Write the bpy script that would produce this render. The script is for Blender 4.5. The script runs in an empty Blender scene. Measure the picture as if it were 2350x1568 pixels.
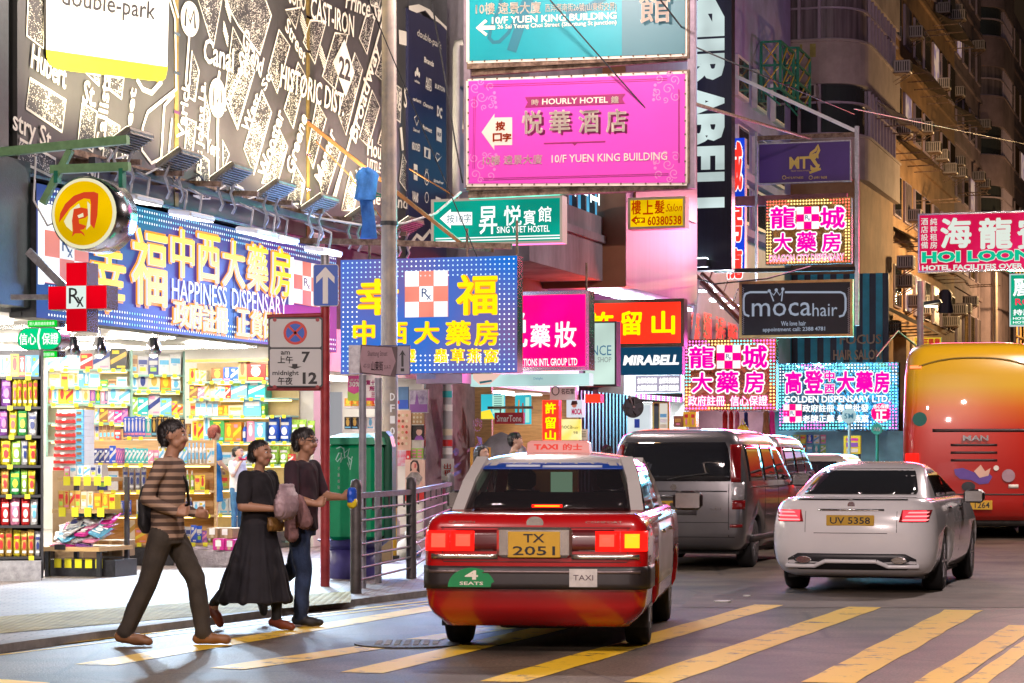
import bpy, bmesh, math, random
import numpy as np
from mathutils import Vector, Matrix
RNG = random.Random(11)
SC = bpy.context.scene
COL = SC.collection
PI = math.pi
## camera (84 mm view, level, lens shifted up)
F, CU, HV, H = 5500.0, 1175.0, 1053.0, 1.47        # focal length, centre column and horizon row in a 2350 px wide picture; eye height
cam_d = bpy.data.cameras.new('camera')
cam_d.sensor_width = 36.0
cam_d.lens = F / 2350 * 36.0
cam_d.shift_y = (HV - 784.0) / 2350
cam_d.clip_end = 2000
cam = bpy.data.objects.new('camera', cam_d)
cam.location = (0, 0, H)
cam.rotation_euler = (PI / 2, 0, 0)
COL.objects.link(cam)
SC.camera = cam
## night sky
world = bpy.data.worlds.new('World')
SC.world = world
world.use_nodes = True
nt = world.node_tree
sky = nt.nodes.new('ShaderNodeTexSky')
sky.sky_type = 'NISHITA'
sky.sun_disc = False
sky.sun_elevation = math.radians(-2.5)
sky.sun_rotation = math.radians(200)
bg = nt.nodes['Background']
nt.links.new(sky.outputs[0], bg.inputs[0])
bg.inputs[1].default_value = 0.15
SC.view_settings.view_transform = 'Standard'
SC.view_settings.look = 'None'
SC.view_settings.exposure = 0.0
SC.view_settings.gamma = 1.0
SC.cycles.use_denoising = True
SC.cycles.max_bounces = 6
SC.cycles.diffuse_bounces = 3
SC.cycles.glossy_bounces = 3
SC.cycles.transmission_bounces = 4
SC.cycles.transparent_max_bounces = 8
SC.cycles.sample_clamp_indirect = 4.0
SC.cycles.caustics_reflective = False
SC.cycles.caustics_refractive = False
SC.cycles.use_light_tree = True
## street frame: d runs along the pavement, n points out to the road
AL = math.radians(17.0)
DX, DY = math.sin(AL), math.cos(AL)
NX, NY = math.cos(AL), -math.sin(AL)
AX, AY = -5.9, 29.5
RF = PI / 2 - AL          # turn of things that face the road
RP = -AL                  # turn of things that face along the street, towards the camera
def S(t, o, z=0.0): return Vector((AX + DX * t + NX * o, AY + DY * t + NY * o, z))
def at(u, v, Y): return Vector(((u - CU) * Y / F, Y, H - (v - HV) * Y / F))
def gnd(u, v, z=0.0):
    Y = F * (H - z) / (v - HV)
    return Vector(((u - CU) * Y / F, Y, z))
class Pl:
    """a vertical plane through (x, y) turned by rz; measured photo positions become metres on it"""
    def __init__(s, x, y, rz, z=0.0):
        s.x0, s.y0, s.rz, s.z0 = x, y, rz, z
        s.ex, s.ey = math.cos(rz), math.sin(rz)
    def X(s, u):
        r = (u - CU) / F
        return (r * s.y0 - s.x0) / (s.ex - r * s.ey)
    def Z(s, v, u):
        return H - (v - HV) * (s.y0 + s.X(u) * s.ey) / F - s.z0
    def P(s, u, v): return (s.X(u), s.Z(v, u))
    def R(s, u0, v0, u1, v1):
        um = (u0 + u1) / 2
        return s.X(u0), s.X(u1), s.Z(v1, um), s.Z(v0, um)
def face_plane(o=0.0, z=0.0, t=0.0):
    p = S(t, o); return Pl(p.x, p.y, RF, z)
## materials
_M = {}
def _mat(key):
    m = bpy.data.materials.new(key); m.use_nodes = True
    return m, m.node_tree, m.node_tree.nodes['Principled BSDF']
def M(key, col=None, rough=.6, metal=0., var=.18, scale=5., bump=0., coat=0., spec=None, col2=None, bscale=None, stretch=None):
    if key in _M: return _M[key]
    m, t, b = _mat(key)
    b.inputs['Roughness'].default_value = rough
    b.inputs['Metallic'].default_value = metal
    b.inputs['Coat Weight'].default_value = coat
    b.inputs['Coat Roughness'].default_value = .06
    if spec is not None: b.inputs['Specular IOR Level'].default_value = spec
    tc = t.nodes.new('ShaderNodeTexCoord')
    src = tc.outputs['Object']
    if stretch:
        mp = t.nodes.new('ShaderNodeMapping'); mp.inputs['Scale'].default_value = stretch
        t.links.new(src, mp.inputs[0]); src = mp.outputs[0]
    if var or col2:
        nz = t.nodes.new('ShaderNodeTexNoise'); nz.inputs['Scale'].default_value = scale; nz.inputs['Detail'].default_value = 6
        nz.inputs['Roughness'].default_value = .65
        t.links.new(src, nz.inputs[0])
        cr = t.nodes.new('ShaderNodeValToRGB')
        a = [c * (1 - var) for c in col]; c2 = col2 or [min(1, c * (1 + var)) for c in col]
        cr.color_ramp.elements[0].color = (*a, 1); cr.color_ramp.elements[1].color = (*c2, 1)
        cr.color_ramp.elements[0].position = .35; cr.color_ramp.elements[1].position = .68
        t.links.new(nz.outputs[0], cr.inputs[0]); t.links.new(cr.outputs[0], b.inputs['Base Color'])
    else: b.inputs['Base Color'].default_value = (*col, 1)
    if bump:
        n2 = t.nodes.new('ShaderNodeTexNoise'); n2.inputs['Scale'].default_value = bscale or scale * 6; n2.inputs['Detail'].default_value = 4
        t.links.new(src, n2.inputs[0])
        bp = t.nodes.new('ShaderNodeBump'); bp.inputs['Strength'].default_value = bump; bp.inputs['Distance'].default_value = .02
        t.links.new(n2.outputs[0], bp.inputs['Height']); t.links.new(bp.outputs[0], b.inputs['Normal'])
    _M[key] = m
    return m
def E(key, col=None, strength=1., sample=False, col2=None, scale=1., gloss=False):
    """something that gives off light: a lamp, a lit letter, a backlit sheet"""
    if key in _M: return _M[key]
    m, t, b = _mat(key)
    b.inputs['Base Color'].default_value = (*[c * .08 for c in col], 1)
    b.inputs['Roughness'].default_value = .3; b.inputs['Specular IOR Level'].default_value = .06
    if sample and not col2: col2 = [c * .66 for c in col]; scale = 1.1
    b.inputs['Emission Strength'].default_value = strength
    b.inputs['Emission Color'].default_value = (*col, 1)
    if col2:
        tc = t.nodes.new('ShaderNodeTexCoord'); nz = t.nodes.new('ShaderNodeTexNoise'); nz.inputs['Scale'].default_value = scale
        nz.inputs['Detail'].default_value = 1.5
        t.links.new(tc.outputs['Object'], nz.inputs[0])
        cr = t.nodes.new('ShaderNodeValToRGB')
        cr.color_ramp.elements[0].color = (*col, 1); cr.color_ramp.elements[1].color = (*col2, 1)
        cr.color_ramp.elements[0].position = .38; cr.color_ramp.elements[1].position = .62
        t.links.new(nz.outputs[0], cr.inputs[0]); t.links.new(cr.outputs[0], b.inputs['Emission Color'])
    try: m.cycles.emission_sampling = 'AUTO' if sample else 'NONE'
    except Exception: pass
    _M[key] = m
    return m
def glass_mat(key, col=(.02, .02, .025), rough=.04, alpha=None, metal=0.):
    if key in _M: return _M[key]
    m, t, b = _mat(key)
    b.inputs['Base Color'].default_value = (*col, 1)
    b.inputs['Roughness'].default_value = rough
    b.inputs['Metallic'].default_value = metal
    b.inputs['Coat Weight'].default_value = .6; b.inputs['Coat Roughness'].default_value = .02
    if alpha is not None: b.inputs['Alpha'].default_value = alpha
    _M[key] = m
    return m
## meshes
_G = {}
def glyph(s, bold=0., depth=0.):
    k = (s, bold, depth)
    if k not in _G:
        cjk = any(ord(q) > 0x2e80 for q in s)                  # dense characters are thickened with shifted copies, others by the outline
        c = bpy.data.curves.new('glyph', 'FONT'); c.body = s; c.size = 1; c.offset = 0 if cjk else bold; c.extrude = depth; c.resolution_u = 2
        o = bpy.data.objects.new('glyph', c); me = o.to_mesh()
        vs = [tuple(v.co) for v in me.vertices]; fs = [tuple(p.vertices) for p in me.polygons]
        if cjk and bold:
            v0, f0 = vs, fs; vs = []; fs = []; n = 6 if bold < .04 else 10
            for i in range(n + 1):
                a = 2 * PI * i / n; q = bold if i < n else 0
                fs += [tuple(len(vs) + j for j in f) for f in f0]; vs += [(x + q * math.cos(a), y + q * math.sin(a), z - .0006 * i) for x, y, z in v0]
        o.to_mesh_clear(); bpy.data.objects.remove(o); bpy.data.curves.remove(c)
        xs = [v[0] for v in vs] or [0, 1]; ys = [v[1] for v in vs] or [0, 1]
        _G[k] = (vs, fs, min(xs), max(xs), min(ys), max(ys))
    return _G[k]
class MB:
    def __init__(s): s.v = []; s.f = []; s.m = []; s.mats = []; s.sm = []
    def mi(s, mat):
        if mat not in s.mats: s.mats.append(mat)
        return s.mats.index(mat)
    def add(s, vs, fs, mat, smooth=False):
        n = len(s.v); i = s.mi(mat)
        s.v += [tuple(v) for v in vs]
        for f in fs: s.f.append(tuple(n + k for k in f)); s.m.append(i); s.sm.append(smooth)
        return s
    def box(s, x0, x1, y0, y1, z0, z1, mat):
        v = [(x, y, z) for z in (z0, z1) for y in (y0, y1) for x in (x0, x1)]
        return s.add(v, [(0, 2, 3, 1), (4, 5, 7, 6), (0, 1, 5, 4), (2, 6, 7, 3), (0, 4, 6, 2), (1, 3, 7, 5)], mat)
    def bbox(s, x0, x1, y0, y1, z0, z1, mat, b=.02):
        """box with its vertical and top edges bevelled"""
        b = min(b, (x1 - x0) * .45, (y1 - y0) * .45, (z1 - z0) * .45)
        rings = []
        for z, i in ((z0, b), (z0 + b, 0), (z1 - b, 0), (z1, b)):
            rings.append([(x0 + b + i, y0 + i, z), (x1 - b - i, y0 + i, z), (x1 - i, y0 + b + i, z), (x1 - i, y1 - b - i, z), (x1 - b - i, y1 - i, z), (x0 + b + i, y1 - i, z), (x0 + i, y1 - b - i, z), (x0 + i, y0 + b + i, z)])
        return s.rings(rings, mat)
    def rings(s, rings, mat, smooth=False, cap=True, closed=True):
        n = len(rings[0]); vs = [p for r in rings for p in r]; fs = []
        for a in range(len(rings) - 1):
            for i in range(n if closed else n - 1):
                j = (i + 1) % n
                fs.append((a * n + i, a * n + j, (a + 1) * n + j, (a + 1) * n + i))
        s.add(vs, fs, mat, smooth)
        if cap:
            s.add(rings[0][::-1], [tuple(range(n))], mat, False); s.add(rings[-1], [tuple(range(n))], mat, False)
        return s
    def tube(s, pts, r, mat, n=8, smooth=True, cap=True):
        pts = [Vector(p) for p in pts]; rr = r if isinstance(r, (list, tuple)) else [r] * len(pts)
        rings = []; ref = None
        for k, p in enumerate(pts):
            d = (pts[min(k + 1, len(pts) - 1)] - pts[max(k - 1, 0)]).normalized()
            if ref is None: ref = Vector((0, 0, 1)) if abs(d.z) < .9 else Vector((1, 0, 0))
            a = d.cross(ref).normalized(); b = a.cross(d).normalized(); ref = b
            rings.append([p + (a * math.cos(2 * PI * i / n) + b * math.sin(2 * PI * i / n)) * rr[k] for i in range(n)])
        return s.rings(rings, mat, smooth, cap)
    def bar(s, p0, p1, w, h, mat):
        p0, p1 = Vector(p0), Vector(p1); d = (p1 - p0).normalized()
        ref = Vector((0, 0, 1)) if abs(d.z) < .95 else Vector((0, 1, 0))
        a = d.cross(ref).normalized() * w / 2; b = a.cross(d).normalized() * h / 2
        return s.rings([[p - a - b, p + a - b, p + a + b, p - a + b] for p in (p0, p1)], mat)
    def prism(s, pts, y0, y1, mat, smooth=False):
        """polygon in x,z pushed from y0 to y1"""
        return s.rings([[(x, y0, z) for x, z in pts], [(x, y1, z) for x, z in pts]], mat, smooth)
    def slab(s, pts, z0, z1, mat):
        return s.rings([[(x, y, z0) for x, y in pts], [(x, y, z1) for x, y in pts]], mat)
    def sheet(s, pts, y, mat): return s.add([(x, y, z) for x, z in pts], [tuple(range(len(pts)))], mat)
    def rect(s, x0, x1, z0, z1, y, mat): return s.sheet([(x0, z0), (x1, z0), (x1, z1), (x0, z1)], y, mat)
    def lathe(s, prof, mat, c=(0, 0, 0), n=20, axis='z', smooth=True, sx=1., sy=1.):
        rings = []
        for r, h in prof:
            ring = []
            for i in range(n):
                a = 2 * PI * i / n; p, q = math.cos(a) * r * sx, math.sin(a) * r * sy
                ring.append((c[0] + p, c[1] + q, c[2] + h) if axis == 'z' else (c[0] + p, c[1] + h, c[2] + q) if axis == 'y' else (c[0] + h, c[1] + p, c[2] + q))
            rings.append(ring)
        return s.rings(rings, mat, smooth)
    def ball(s, c, r, mat, n=12, m=8, sx=1., sy=1., sz=1.):
        return s.lathe([(max(.001, r * math.sin(PI * k / m)), -r * math.cos(PI * k / m) * sz) for k in range(m + 1)], mat, c, n, sx=sx, sy=sy)
    def stroke(s, pts, w, y, mat, closed=False):
        """a flat line of width w through x,z points"""
        P = [Vector(p) for p in pts]; L = []; Rr = []; n = len(P)
        for i in range(n):
            a = P[(i - 1) % n] if closed or i else P[i]; b = P[(i + 1) % n] if closed or i < n - 1 else P[i]
            d = (b - a); d = d.normalized() if d.length > 1e-9 else Vector((1, 0))
            q = Vector((-d.y, d.x)) * w / 2; L.append(P[i] + q); Rr.append(P[i] - q)
        vs = [(p.x, y, p.y) for p in L] + [(p.x, y, p.y) for p in Rr]
        return s.add(vs, [(i, (i + 1) % n, n + (i + 1) % n, n + i) for i in range(n if closed else n - 1)], mat)
    def disc(s, cx, cz, r, y, mat, n=20, rz=None):
        return s.sheet([(cx + r * math.cos(2 * PI * i / n), cz + (rz or r) * math.sin(2 * PI * i / n)) for i in range(n)], y, mat)
    def text(s, txt, rect, mat, y=-.012, bold=.0, depth=0., cells=False, vert=False, pad=.06, shear=0., keep=False, side=None):
        """lettering stretched to a rectangle (x0, x1, z0, z1); cells spaces the characters evenly"""
        x0, x1, z0, z1 = rect
        if cells:
            n = len(txt)
            for i, ch in enumerate(txt):
                if ch == ' ': continue
                if vert: r = (x0, x1, z1 - (z1 - z0) * (i + 1 - pad) / n, z1 - (z1 - z0) * (i + pad) / n)
                else: r = (x0 + (x1 - x0) * (i + pad) / n, x0 + (x1 - x0) * (i + 1 - pad) / n, z0, z1)
                s.text(ch, r, mat, y, bold, depth, shear=shear, side=side)
            return s
        vs, fs, a, b, c, d = glyph(txt, bold, .5 if depth else 0.)
        if keep:
            k = min((x1 - x0) / max(b - a, 1e-6), (z1 - z0) / max(d - c, 1e-6)); kx = kz = k
            x0 = (x0 + x1) / 2 - (b - a) * k / 2; z0 = (z0 + z1) / 2 - (d - c) * k / 2
        else: kx = (x1 - x0) / max(b - a, 1e-6); kz = (z1 - z0) / max(d - c, 1e-6)
        out = [(x0 + (p[0] - a) * kx + shear * (p[1] - c) * kz, y - (depth * (p[2] + .5) if depth else 0), z0 + (p[1] - c) * kz) for p in vs]
        if depth and side:
            fr = [f for f in fs if all(abs(vs[i][2]) > .49 for i in f) and len({round(vs[i][2], 2) for i in f}) == 1]
            ss = set(fr)
            s.add(out, fr, mat); return s.add(out, [f for f in fs if f not in ss], side)
        return s.add(out, fs, mat)
    def text3(s, txt, p0, p1, p2, mat, y, bold=0.):
        """lettering on a slanted baseline: p0 its start, p1 its end, p2 the top above its start"""
        vs, fs, a, b, c, d = glyph(txt, bold)
        p0, p1, p2 = Vector(p0), Vector(p1), Vector(p2); cap = .7
        ex = (p1 - p0) / (b - a); ez = (p2 - p0) / cap
        return s.add([((p0 + ex * (v[0] - a) + ez * v[1]).x, y, (p0 + ex * (v[0] - a) + ez * v[1]).y) for v in vs], fs, mat)
    def build(s, name, parent=None, loc=(0, 0, 0), rz=0., mods=()):
        me = bpy.data.meshes.new(name); me.from_pydata(s.v, [], s.f); me.validate(clean_customdata=False)
        for m in s.mats: me.materials.append(m)
        if len(me.polygons) == len(s.f):
            me.polygons.foreach_set('material_index', s.m); me.polygons.foreach_set('use_smooth', s.sm)
        else:
            print('faces lost', name, len(s.f), len(me.polygons))
        o = bpy.data.objects.new(name, me); COL.objects.link(o)
        o.location = loc; o.rotation_euler = (0, 0, rz)
        if parent is not None: o.parent = parent
        for md in mods:
            if md[0] == 'bevel':
                q = o.modifiers.new('bevel', 'BEVEL'); q.width = md[1]; q.segments = 2; q.limit_method = 'ANGLE'; q.angle_limit = math.radians(40)
            if md[0] == 'sub':
                q = o.modifiers.new('sub', 'SUBSURF'); q.levels = q.render_levels = md[1]
        return o
def tag(o, label=None, cat=None, group=None, kind=None):
    if label: o['label'] = label
    if cat: o['category'] = cat
    if group: o['group'] = group
    if kind: o['kind'] = kind
    return o
def thing(name, label, cat, loc=(0, 0, 0), rz=0., group=None):
    o = bpy.data.objects.new(name, None); COL.objects.link(o)
    o.empty_display_size = .2; o.location = loc; o.rotation_euler = (0, 0, rz)
    return tag(o, label, cat, group)
def struct(name, mb, loc=(0, 0, 0), rz=0.): return tag(mb.build(name, None, loc, rz), kind='structure')
def copy_tree(o, parent=None):
    c = o.copy(); COL.objects.link(c)
    if parent is not None: c.parent = parent
    for ch in o.children: copy_tree(ch, c)
    return c
def lamp(name, kind, loc, energy, col, parent=None, size=.3, size_y=None, aim=None, spot=None, spread=None):
    d = bpy.data.lights.new(name, kind); d.energy = energy; d.color = col
    if kind == 'AREA':
        d.size = size
        if size_y: d.shape = 'RECTANGLE'; d.size_y = size_y
        if spread: d.spread = spread
    else: d.shadow_soft_size = size
    if kind == 'SPOT': d.spot_size = spot or 2.; d.spot_blend = .8
    o = bpy.data.objects.new(name, d); COL.objects.link(o); o.location = loc
    if aim is not None: o.rotation_euler = (Vector(aim) - Vector(loc)).to_track_quat('-Z', 'Y').to_euler()
    return o
## shared materials
STEEL = M('galvanised_steel', (.36, .36, .38), .45, .5, .25, 14)
RUST = M('rusty_steel', (.16, .085, .05), .7, .3, .5, 9, .15, col2=(.32, .22, .16))
DARK = M('dark_painted_metal', (.035, .037, .042), .5, .2, .3, 8)
CHROME = M('polished_steel', (.75, .75, .78), .16, 1., .08, 3)
WHITEP = M('white_painted_metal', (.75, .75, .74), .45, 0, .08, 4)
BLACK = M('black_rubber', (.012, .012, .013), .7, 0, .3, 10)
CONC = M('stained_concrete', (.19, .185, .18), .85, 0, .35, 1.6, .25)
INK = M('black_ink', (.012, .012, .014), .5, 0, 0)
WHITEINK = M('white_ink', (.82, .82, .8), .5, 0, 0)
REDP = M('red_sign_paint', (.42, .03, .035), .4, .1, .2, 9)
## colour of the street lamps added for light
WARM = (1.0, .62, .28)
## ground
def asphalt():
    m = M('worn_asphalt', (.088, .070, .052), .55, 0, .4, .55, .35, bscale=55)
    t = m.node_tree; b = t.nodes['Principled BSDF']; base = b.inputs['Base Color'].links[0].from_socket; tc = t.nodes.new('ShaderNodeTexCoord')
    def layer(node, lo, hi, p0, p1, base, sock=0):
        t.links.new(tc.outputs['Object'], node.inputs['Vector']); cr = t.nodes.new('ShaderNodeValToRGB'); e = cr.color_ramp.elements
        e[0].color = (lo, lo, lo, 1); e[1].color = (hi, hi, hi * .98, 1); e[0].position = p0; e[1].position = p1; t.links.new(node.outputs[sock], cr.inputs[0])
        mx = t.nodes.new('ShaderNodeMix'); mx.data_type = 'RGBA'; mx.blend_type = 'MULTIPLY'; mx.inputs[0].default_value = 1
        t.links.new(base, mx.inputs[6]); t.links.new(cr.outputs[0], mx.inputs[7]); return mx.outputs[2]
    ag = t.nodes.new('ShaderNodeTexNoise'); ag.inputs['Scale'].default_value = 42; base = layer(ag, .55, 1.5, .35, .68, base)          # aggregate
    oil = t.nodes.new('ShaderNodeTexNoise'); oil.inputs['Scale'].default_value = .9; oil.inputs['Detail'].default_value = 9; base = layer(oil, .45, 1.15, .36, .52, base)   # oil and tyre stains
    ck = t.nodes.new('ShaderNodeTexVoronoi'); ck.feature = 'DISTANCE_TO_EDGE'; ck.inputs['Scale'].default_value = .35; base = layer(ck, .35, 1, .0, .012, base)        # cracks
    t.links.new(base, b.inputs['Base Color']); return m
ASPH = asphalt()
def pavers():
    m, t, b = _mat('brick_pavers')
    tc = t.nodes.new('ShaderNodeTexCoord'); br = t.nodes.new('ShaderNodeTexBrick')
    br.inputs['Scale'].default_value = 1.0; br.inputs['Brick Width'].default_value = .22; br.inputs['Row Height'].default_value = .11
    br.inputs['Mortar Size'].default_value = .008; br.offset = .5
    br.inputs['Color1'].default_value = (.30, .235, .215, 1); br.inputs['Color2'].default_value = (.24, .21, .205, 1); br.inputs['Mortar'].default_value = (.09, .085, .08, 1)
    nz = t.nodes.new('ShaderNodeTexNoise'); nz.inputs['Scale'].default_value = 1.3; nz.inputs['Detail'].default_value = 8
    mx = t.nodes.new('ShaderNodeMix'); mx.data_type = 'RGBA'; mx.blend_type = 'MULTIPLY'; mx.inputs[0].default_value = .75
    t.links.new(tc.outputs['Object'], br.inputs[0]); t.links.new(tc.outputs['Object'], nz.inputs[0])
    cr = t.nodes.new('ShaderNodeValToRGB'); cr.color_ramp.elements[0].color = (.5, .5, .5, 1); cr.color_ramp.elements[1].color = (1.1, 1.1, 1.1, 1)
    cr.color_ramp.elements[0].position = .3; cr.color_ramp.elements[1].position = .62
    t.links.new(nz.outputs[0], cr.inputs[0]); t.links.new(br.outputs[0], mx.inputs[6]); t.links.new(cr.outputs[0], mx.inputs[7])
    t.links.new(mx.outputs[2], b.inputs['Base Color']); b.inputs['Roughness'].default_value = .6
    bp = t.nodes.new('ShaderNodeBump'); bp.inputs['Strength'].default_value = .4; bp.inputs['Distance'].default_value = .01
    t.links.new(br.outputs[1], bp.inputs['Height']); bp.invert = True; t.links.new(bp.outputs[0], b.inputs['Normal'])
    return m
PAVE = pavers()
struct('road', MB().add([(-120, -40, 0), (160, -40, 0), (160, 420, 0), (-120, 420, 0)], [(0, 1, 2, 3)], ASPH))
PZ = .06
kerb_line = [(-70, 4.9), (-30, 5.0), (-10, 5.1), (-5.5, 5.45), (-2.2, 5.75), (0, 5.75), (6, 5.7), (160, 5.6)]
mb = MB(); L = [S(t, o) for t, o in kerb_line]; Bk = [S(t, -9) for t, o in kerb_line]
n = len(L)
mb.add([(p.x, p.y, PZ) for p in L] + [(p.x, p.y, PZ) for p in Bk], [(i, i + 1, n + i + 1, n + i) for i in range(n - 1)], PAVE)
struct('pavement', mb)
GRAN = M('grey_granite', (.26, .25, .24), .7, 0, .25, 7, .2)
mb = MB(); n = len(kerb_line)
rings = []
for t, o in kerb_line:
    a, b2 = S(t, o), S(t, o + .16)
    rings.append([(a.x, a.y, -.02), (b2.x, b2.y, -.02), (b2.x, b2.y, PZ + .004), (a.x, a.y, PZ + .004)])
struct('kerb', mb.rings(rings, GRAN))
# tactile paving: a yellow strip of small domes
TACT = M('tactile_yellow_concrete', (.36, .30, .12), .75, 0, .3, 3)
def dots(m, scale=14.):
    t = m.node_tree; b = t.nodes['Principled BSDF']; tc = t.nodes.new('ShaderNodeTexCoord')
    vo = t.nodes.new('ShaderNodeTexVoronoi'); vo.inputs['Scale'].default_value = scale; vo.inputs['Randomness'].default_value = .0
    t.links.new(tc.outputs['Object'], vo.inputs[0]); bp = t.nodes.new('ShaderNodeBump'); bp.invert = True; bp.inputs['Distance'].default_value = .03
    t.links.new(vo.outputs[0], bp.inputs['Height']); t.links.new(bp.outputs[0], b.inputs['Normal'])
dots(TACT)
q = [gnd(-220, 1436, PZ), gnd(0, 1416, PZ), gnd(400, 1386, PZ), gnd(805, 1358, PZ), gnd(805, 1383, PZ), gnd(400, 1420, PZ), gnd(0, 1455, PZ), gnd(-220, 1476, PZ)]
struct('tactile_paving', MB().add([(p.x, p.y, PZ + .005) for p in q], [(0, 1, 6, 7), (1, 2, 5, 6), (2, 3, 4, 5)], TACT))
# crossing stripes, worn yellow paint
def worn_yellow():
    m, t, b = _mat('worn_yellow_road_paint')
    tc = t.nodes.new('ShaderNodeTexCoord'); nz = t.nodes.new('ShaderNodeTexNoise'); nz.inputs['Scale'].default_value = 3.2; nz.inputs['Detail'].default_value = 9; nz.inputs['Roughness'].default_value = .75
    cr = t.nodes.new('ShaderNodeValToRGB'); cr.color_ramp.elements[0].color = (.07, .055, .04, 1); cr.color_ramp.elements[1].color = (.80, .52, .02, 1)
    cr.color_ramp.elements[0].position = .37; cr.color_ramp.elements[1].position = .45
    t.links.new(tc.outputs['Object'], nz.inputs[0]); t.links.new(nz.outputs[0], cr.inputs[0]); t.links.new(cr.outputs[0], b.inputs['Base Color'])
    b.inputs['Roughness'].default_value = .55
    return m
YEL = worn_yellow()
def stripe(a, b, w):
    p, q = gnd(*a), gnd(*b); d = (q - p).normalized(); s = Vector((-d.y, d.x, 0)) * w / 2; k = 14; vs = []
    for i in range(k + 1):
        c = p.lerp(q, i / k); e = 1 + RNG.uniform(-.07, .07)
        vs += [c - s * e + Vector((0, 0, .004)), c + s * e + Vector((0, 0, .004))]
    return MB().add(vs, [(2 * i, 2 * i + 1, 2 * i + 3, 2 * i + 2) for i in range(k)], YEL)
for a, b, w in (((215, 1527), (1012, 1393), .31), ((520, 1536), (1400, 1404), .3), ((830, 1545), (1420, 1405), .31), ((1150, 1566), (1765, 1389), .3), ((1485, 1568), (1985, 1394), .34),
                ((1900, 1568), (2212, 1401), .35), ((2140, 1570), (2350, 1436), .26), ((2235, 1570), (2420, 1436), .16), ((-60, 1560), (90, 1571), .2), ((-100, 1506), (1000, 1378), .07), ((-100, 1516), (1000, 1384), .05)):
    struct('road_marking', stripe(a, b, w))
# a darker cut-and-filled patch and a paler strip of concrete across the far side of the crossing
PATCH = M('patched_concrete', (.13, .105, .085), .7, 0, .35, 1.4, .2, bscale=40)
q = [gnd(1560, 1395), gnd(2420, 1395), gnd(2420, 1362), gnd(1600, 1362)]
struct('road_patch', MB().add([(p.x, p.y, .003) for p in q], [(0, 1, 2, 3)], PATCH))
# manhole cover
p = gnd(935, 1480); mb = MB(); mb.lathe([(.42, 0), (.42, .012), (.37, .014)], M('cast_iron', (.07, .065, .065), .6, .4, .3, 30, .3), n=28, smooth=False)
mc = thing('manhole_cover', 'dark round iron manhole cover in the road between two yellow stripes', 'manhole cover', (p.x, p.y, .002))
mb.build('rim', mc)
mb = MB()
for i in range(-4, 5):
    for j in range(-4, 5):
        if i * i + j * j < 15: mb.box(i * .075 - .022, i * .075 + .022, j * .075 - .022, j * .075 + .022, .014, .022, GRAN)
mb.build('tread_pattern', mc)
for u, v, w in ((1660, 1383, .1), (1030, 1325, .12), (1715, 1370, .05)):
    p = gnd(u, v); pts = [(RNG.uniform(.6, 1) * w * math.cos(a), RNG.uniform(.4, .8) * w * math.sin(a)) for a in [k * PI / 3 for k in range(6)]]
    o = MB().slab(pts, .006, .02, WHITEINK).build('paper_scrap', None, (p.x, p.y, 0))
    tag(o, {1660: 'white scrap of paper lying on the road beyond the taxi', 1030: 'pale scrap of litter by the kerb beside the taxi', 1715: 'tiny white scrap of litter on the road behind the grey van'}[u], 'litter')

## corner building with the open dispensary
WALL = M('weathered_dark_render', (.085, .088, .09), .8, 0, .4, 1.1, .2)
GREENW = M('dark_green_tile', (.02, .035, .033), .35, 0, .3, 9, .1)
SHOPW = M('white_shop_laminate', (.78, .77, .73), .4, 0, .06, 2)
TIMBER = M('blond_wood', (.5, .3, .12), .45, 0, .25, 3, 0, stretch=(1, 1, 14))
FLOORT = M('pale_floor_tile', (.5, .48, .45), .35, 0, .12, 3)
SHF = .3
cb = thing('corner_building', 'dark rendered corner building holding the open dispensary and giant map billboard', 'building', S(0, 0), RF)
MB().box(-9, 9.9, .25, 9, 5.1, 20, WALL).build('upper_wall', cb)
MB().box(9.9, 18.2, .12, 9, 3.6, 20, WALL).build('upper_wall', cb)
MB().box(-9, -.15, -.05, .6, 3.32, 5.1, GREENW).box(-9, -.6, .0, .5, 5.1, 9.6, GREENW).build('side_wall', cb)
MB().box(-9, 9.5, .3, 7.6, 3.27, 3.45, SHOPW).build('ceiling', cb)
MB().box(-9, 9.5, 7.3, 7.6, .06, 3.27, SHOPW).build('back_wall', cb)
MB().box(9.3, 9.8, .0, 7.6, .06, 5.1, SHOPW).build('end_wall', cb)
MB().box(-9, 9.3, .45, 7.3, .0, SHF, FLOORT).build('shop_floor', cb)
mb = MB().box(-9, 9.3, .3, .45, .0, SHF + .02, M('black_granite', (.03, .03, .034), .25, 0, .3, 20))
mb.build('plinth', cb)
MB().box(-.15, 9.85, .1, .245, 4.96, 5.12, STEEL).box(-.15, 9.85, .08, .24, 3.2, 3.27, DARK).build('fascia_trim', cb)
PANEL_L = E('ceiling_light_panel', (1, .90, .76), 55., True)
for i, (t, y) in enumerate([(t, y) for t in (-1.5, .8, 3.1, 5.4, 8.0) for y in (1.2, 3.0, 4.8)]):
    MB().box(t - .6, t + .6, y - .16, y + .16, 3.225, 3.268, PANEL_L).build('ceiling_light', cb)
for t in (2.2, 5.2, 8.2):
    MB().box(t - .02, t + .02, .5, 7, 3.2, 3.262, CHROME).build('ceiling_track', cb)
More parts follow.
